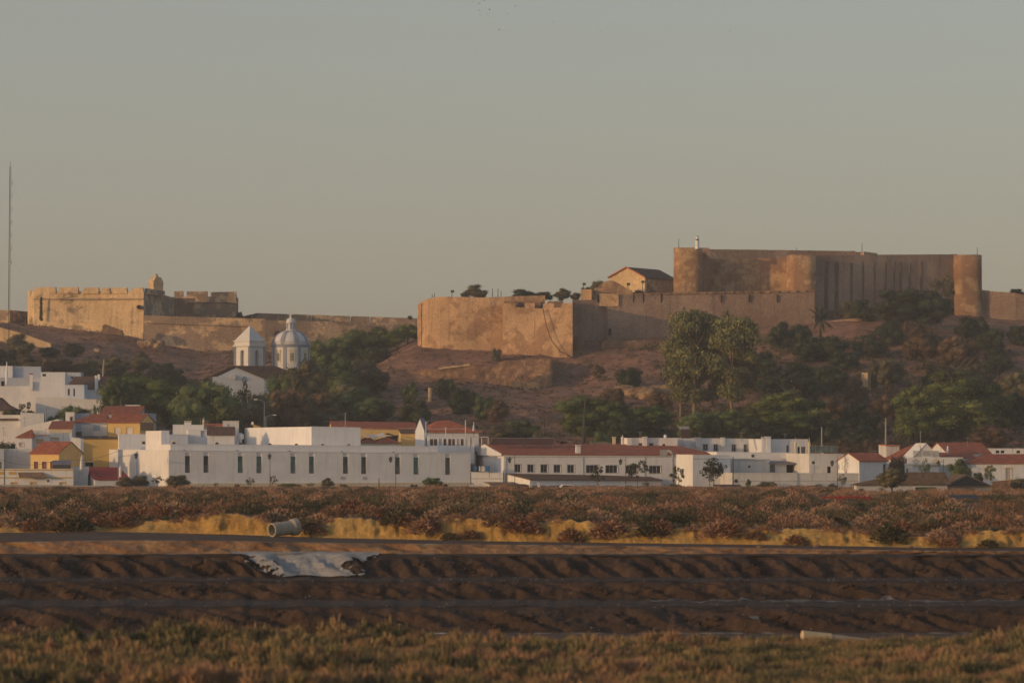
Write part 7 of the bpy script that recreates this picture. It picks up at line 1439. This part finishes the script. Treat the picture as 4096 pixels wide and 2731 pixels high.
# ================================================================ birds
m_bird = plain('dark_feathers', (.05, .042, .038)); m_birdw = plain('pale_feathers', (.6, .57, .52))
def bird(px, py, D, span, flap, head, label, mat=m_bird, group='small dark birds high in the sky'):
    """one continuous body: head, trunk, fan tail and two bent tapering wings"""
    r = empty('bird', P(px, py, D), head, label, 'bird', group); s = span; V = []; Fc = []; n = 8
    prof = [(.30, .004), (.25, .030), (.20, .036), (.15, .030), (.05, .055), (-.08, .05), (-.2, .02)]
    for y, rr in prof:
        for i in range(n): a = 6.2832 * i / n; V.append((rr * s * math.cos(a), -y * s, rr * s * math.sin(a)))
    Fc += [(k * n + i, k * n + (i + 1) % n, (k + 1) * n + (i + 1) % n, (k + 1) * n + i) for k in range(len(prof) - 1) for i in range(n)]
    def wing(sd):
        q = len(V); st = [(.03, .10, -.07, 0), (.22, .12, -.06, .22), (.38, .06, -.06, .24), (.52, -.03, -.09, .20)]
        for x, ya, yb, zz in st:
            for dz in (.008, -.008): V.append((sd * x * s, -ya * s, (zz * flap + dz) * s)); V.append((sd * x * s, -yb * s, (zz * flap + dz) * s))
        for k in range(3): a = q + 4 * k; Fc.extend([(a, a + 1, a + 5, a + 4), (a + 2, a + 6, a + 7, a + 3), (a, a + 4, a + 6, a + 2), (a + 1, a + 3, a + 7, a + 5)])
    wing(1); wing(-1); q = len(V); V.extend([(-.02 * s, .18 * s, .006 * s), (.02 * s, .18 * s, .006 * s), (.07 * s, .34 * s, .004 * s), (-.07 * s, .34 * s, .004 * s), (-.02 * s, .18 * s, -.006 * s), (.02 * s, .18 * s, -.006 * s), (.07 * s, .34 * s, -.004 * s), (-.07 * s, .34 * s, -.004 * s)]); Fc += [(q, q + 1, q + 2, q + 3), (q + 7, q + 6, q + 5, q + 4), (q, q + 4, q + 5, q + 1), (q + 1, q + 5, q + 6, q + 2), (q + 2, q + 6, q + 7, q + 3), (q + 3, q + 7, q + 4, q)]
    MB().add(V, Fc).build('body', mat, r)
for i, (px, py, f, hd, l) in enumerate(((1891, 10, .9, .4, 'topmost left bird of the flock, wings raised'), (1915, 17, 1.4, 1.2, 'bird just right of the topmost left one'), (1936, 4, .6, 2.2, 'bird cut by the top edge'), (1917, 40, -1.2, .6, 'bird below the two top left birds'), (1919, 61, .3, 2.6, 'lowest of the three left column birds'), (1958, 41, 1.6, 1.8, 'reddish bird in the middle of the flock'), (1953, 60, 1.7, .2, 'bird with wings held straight up in the middle'), (1976, 70, 1.7, .1, 'bird just below and right of the middle pair'), (2061, 27, 1.1, .9, 'highest bird on the right side of the flock'), (2030, 58, 1.6, .3, 'bird below the highest right side bird'), (1997, 121, 1.2, 1.0, 'left one of the two low trailing birds'), (2027, 130, .5, 2.0, 'right one of the two low trailing birds'), (2211, 88, .7, .7, 'lone bird right of the flock'), (2401, 129, .8, 1.3, 'second lone bird further right of the flock'), (2921, 127, 1.2, 2.4, 'reddish lone bird high at the right'), (1482, 402, .8, .5, 'lone bird in the left middle of the sky'), (2214, 724, .4, 1.1, 'lone tiny bird in the centre of the sky'), (1497, 956, .5, 2.9, 'faint low bird above the church'), (126, 1165, .6, 1.4, 'bird passing the left edge of the fort'), (3509, 559, .3, .8, 'faint speck of a bird at the right'))):
    bird(px, py, 430, .36 if i < 16 else .28, f, hd, l)
for px, py, l in ((3165, 1524, 'white bird flying before the dark right slope'), (1342, 1510, 'white bird perched in the slope thicket'), (3871, 1146, 'pale bird')):
    if px == 3871: continue
    bird(px, py, 690, .55, .8, 1.0, l, m_birdw, 'pale birds over the slope')
# ================================================================ air
def haze():
    b = MB().box(-4300, 4300, -60, 4300, -6, 110); m = bpy.data.materials.new('haze_air'); m.use_nodes = True; t = m.node_tree; t.nodes.clear(); v = t.nodes.new('ShaderNodeVolumePrincipled'); v.inputs['Color'].default_value = (.86, .88, .92, 1); v.inputs['Density'].default_value = HAZE; o = t.nodes.new('ShaderNodeOutputMaterial'); t.links.new(v.outputs[0], o.inputs['Volume'])
    h_ = b.build('haze', m); h_['kind'] = 'stuff'; h_.location = (0, 0, 0)
HAZE = 0.00018
if HAZE: haze()
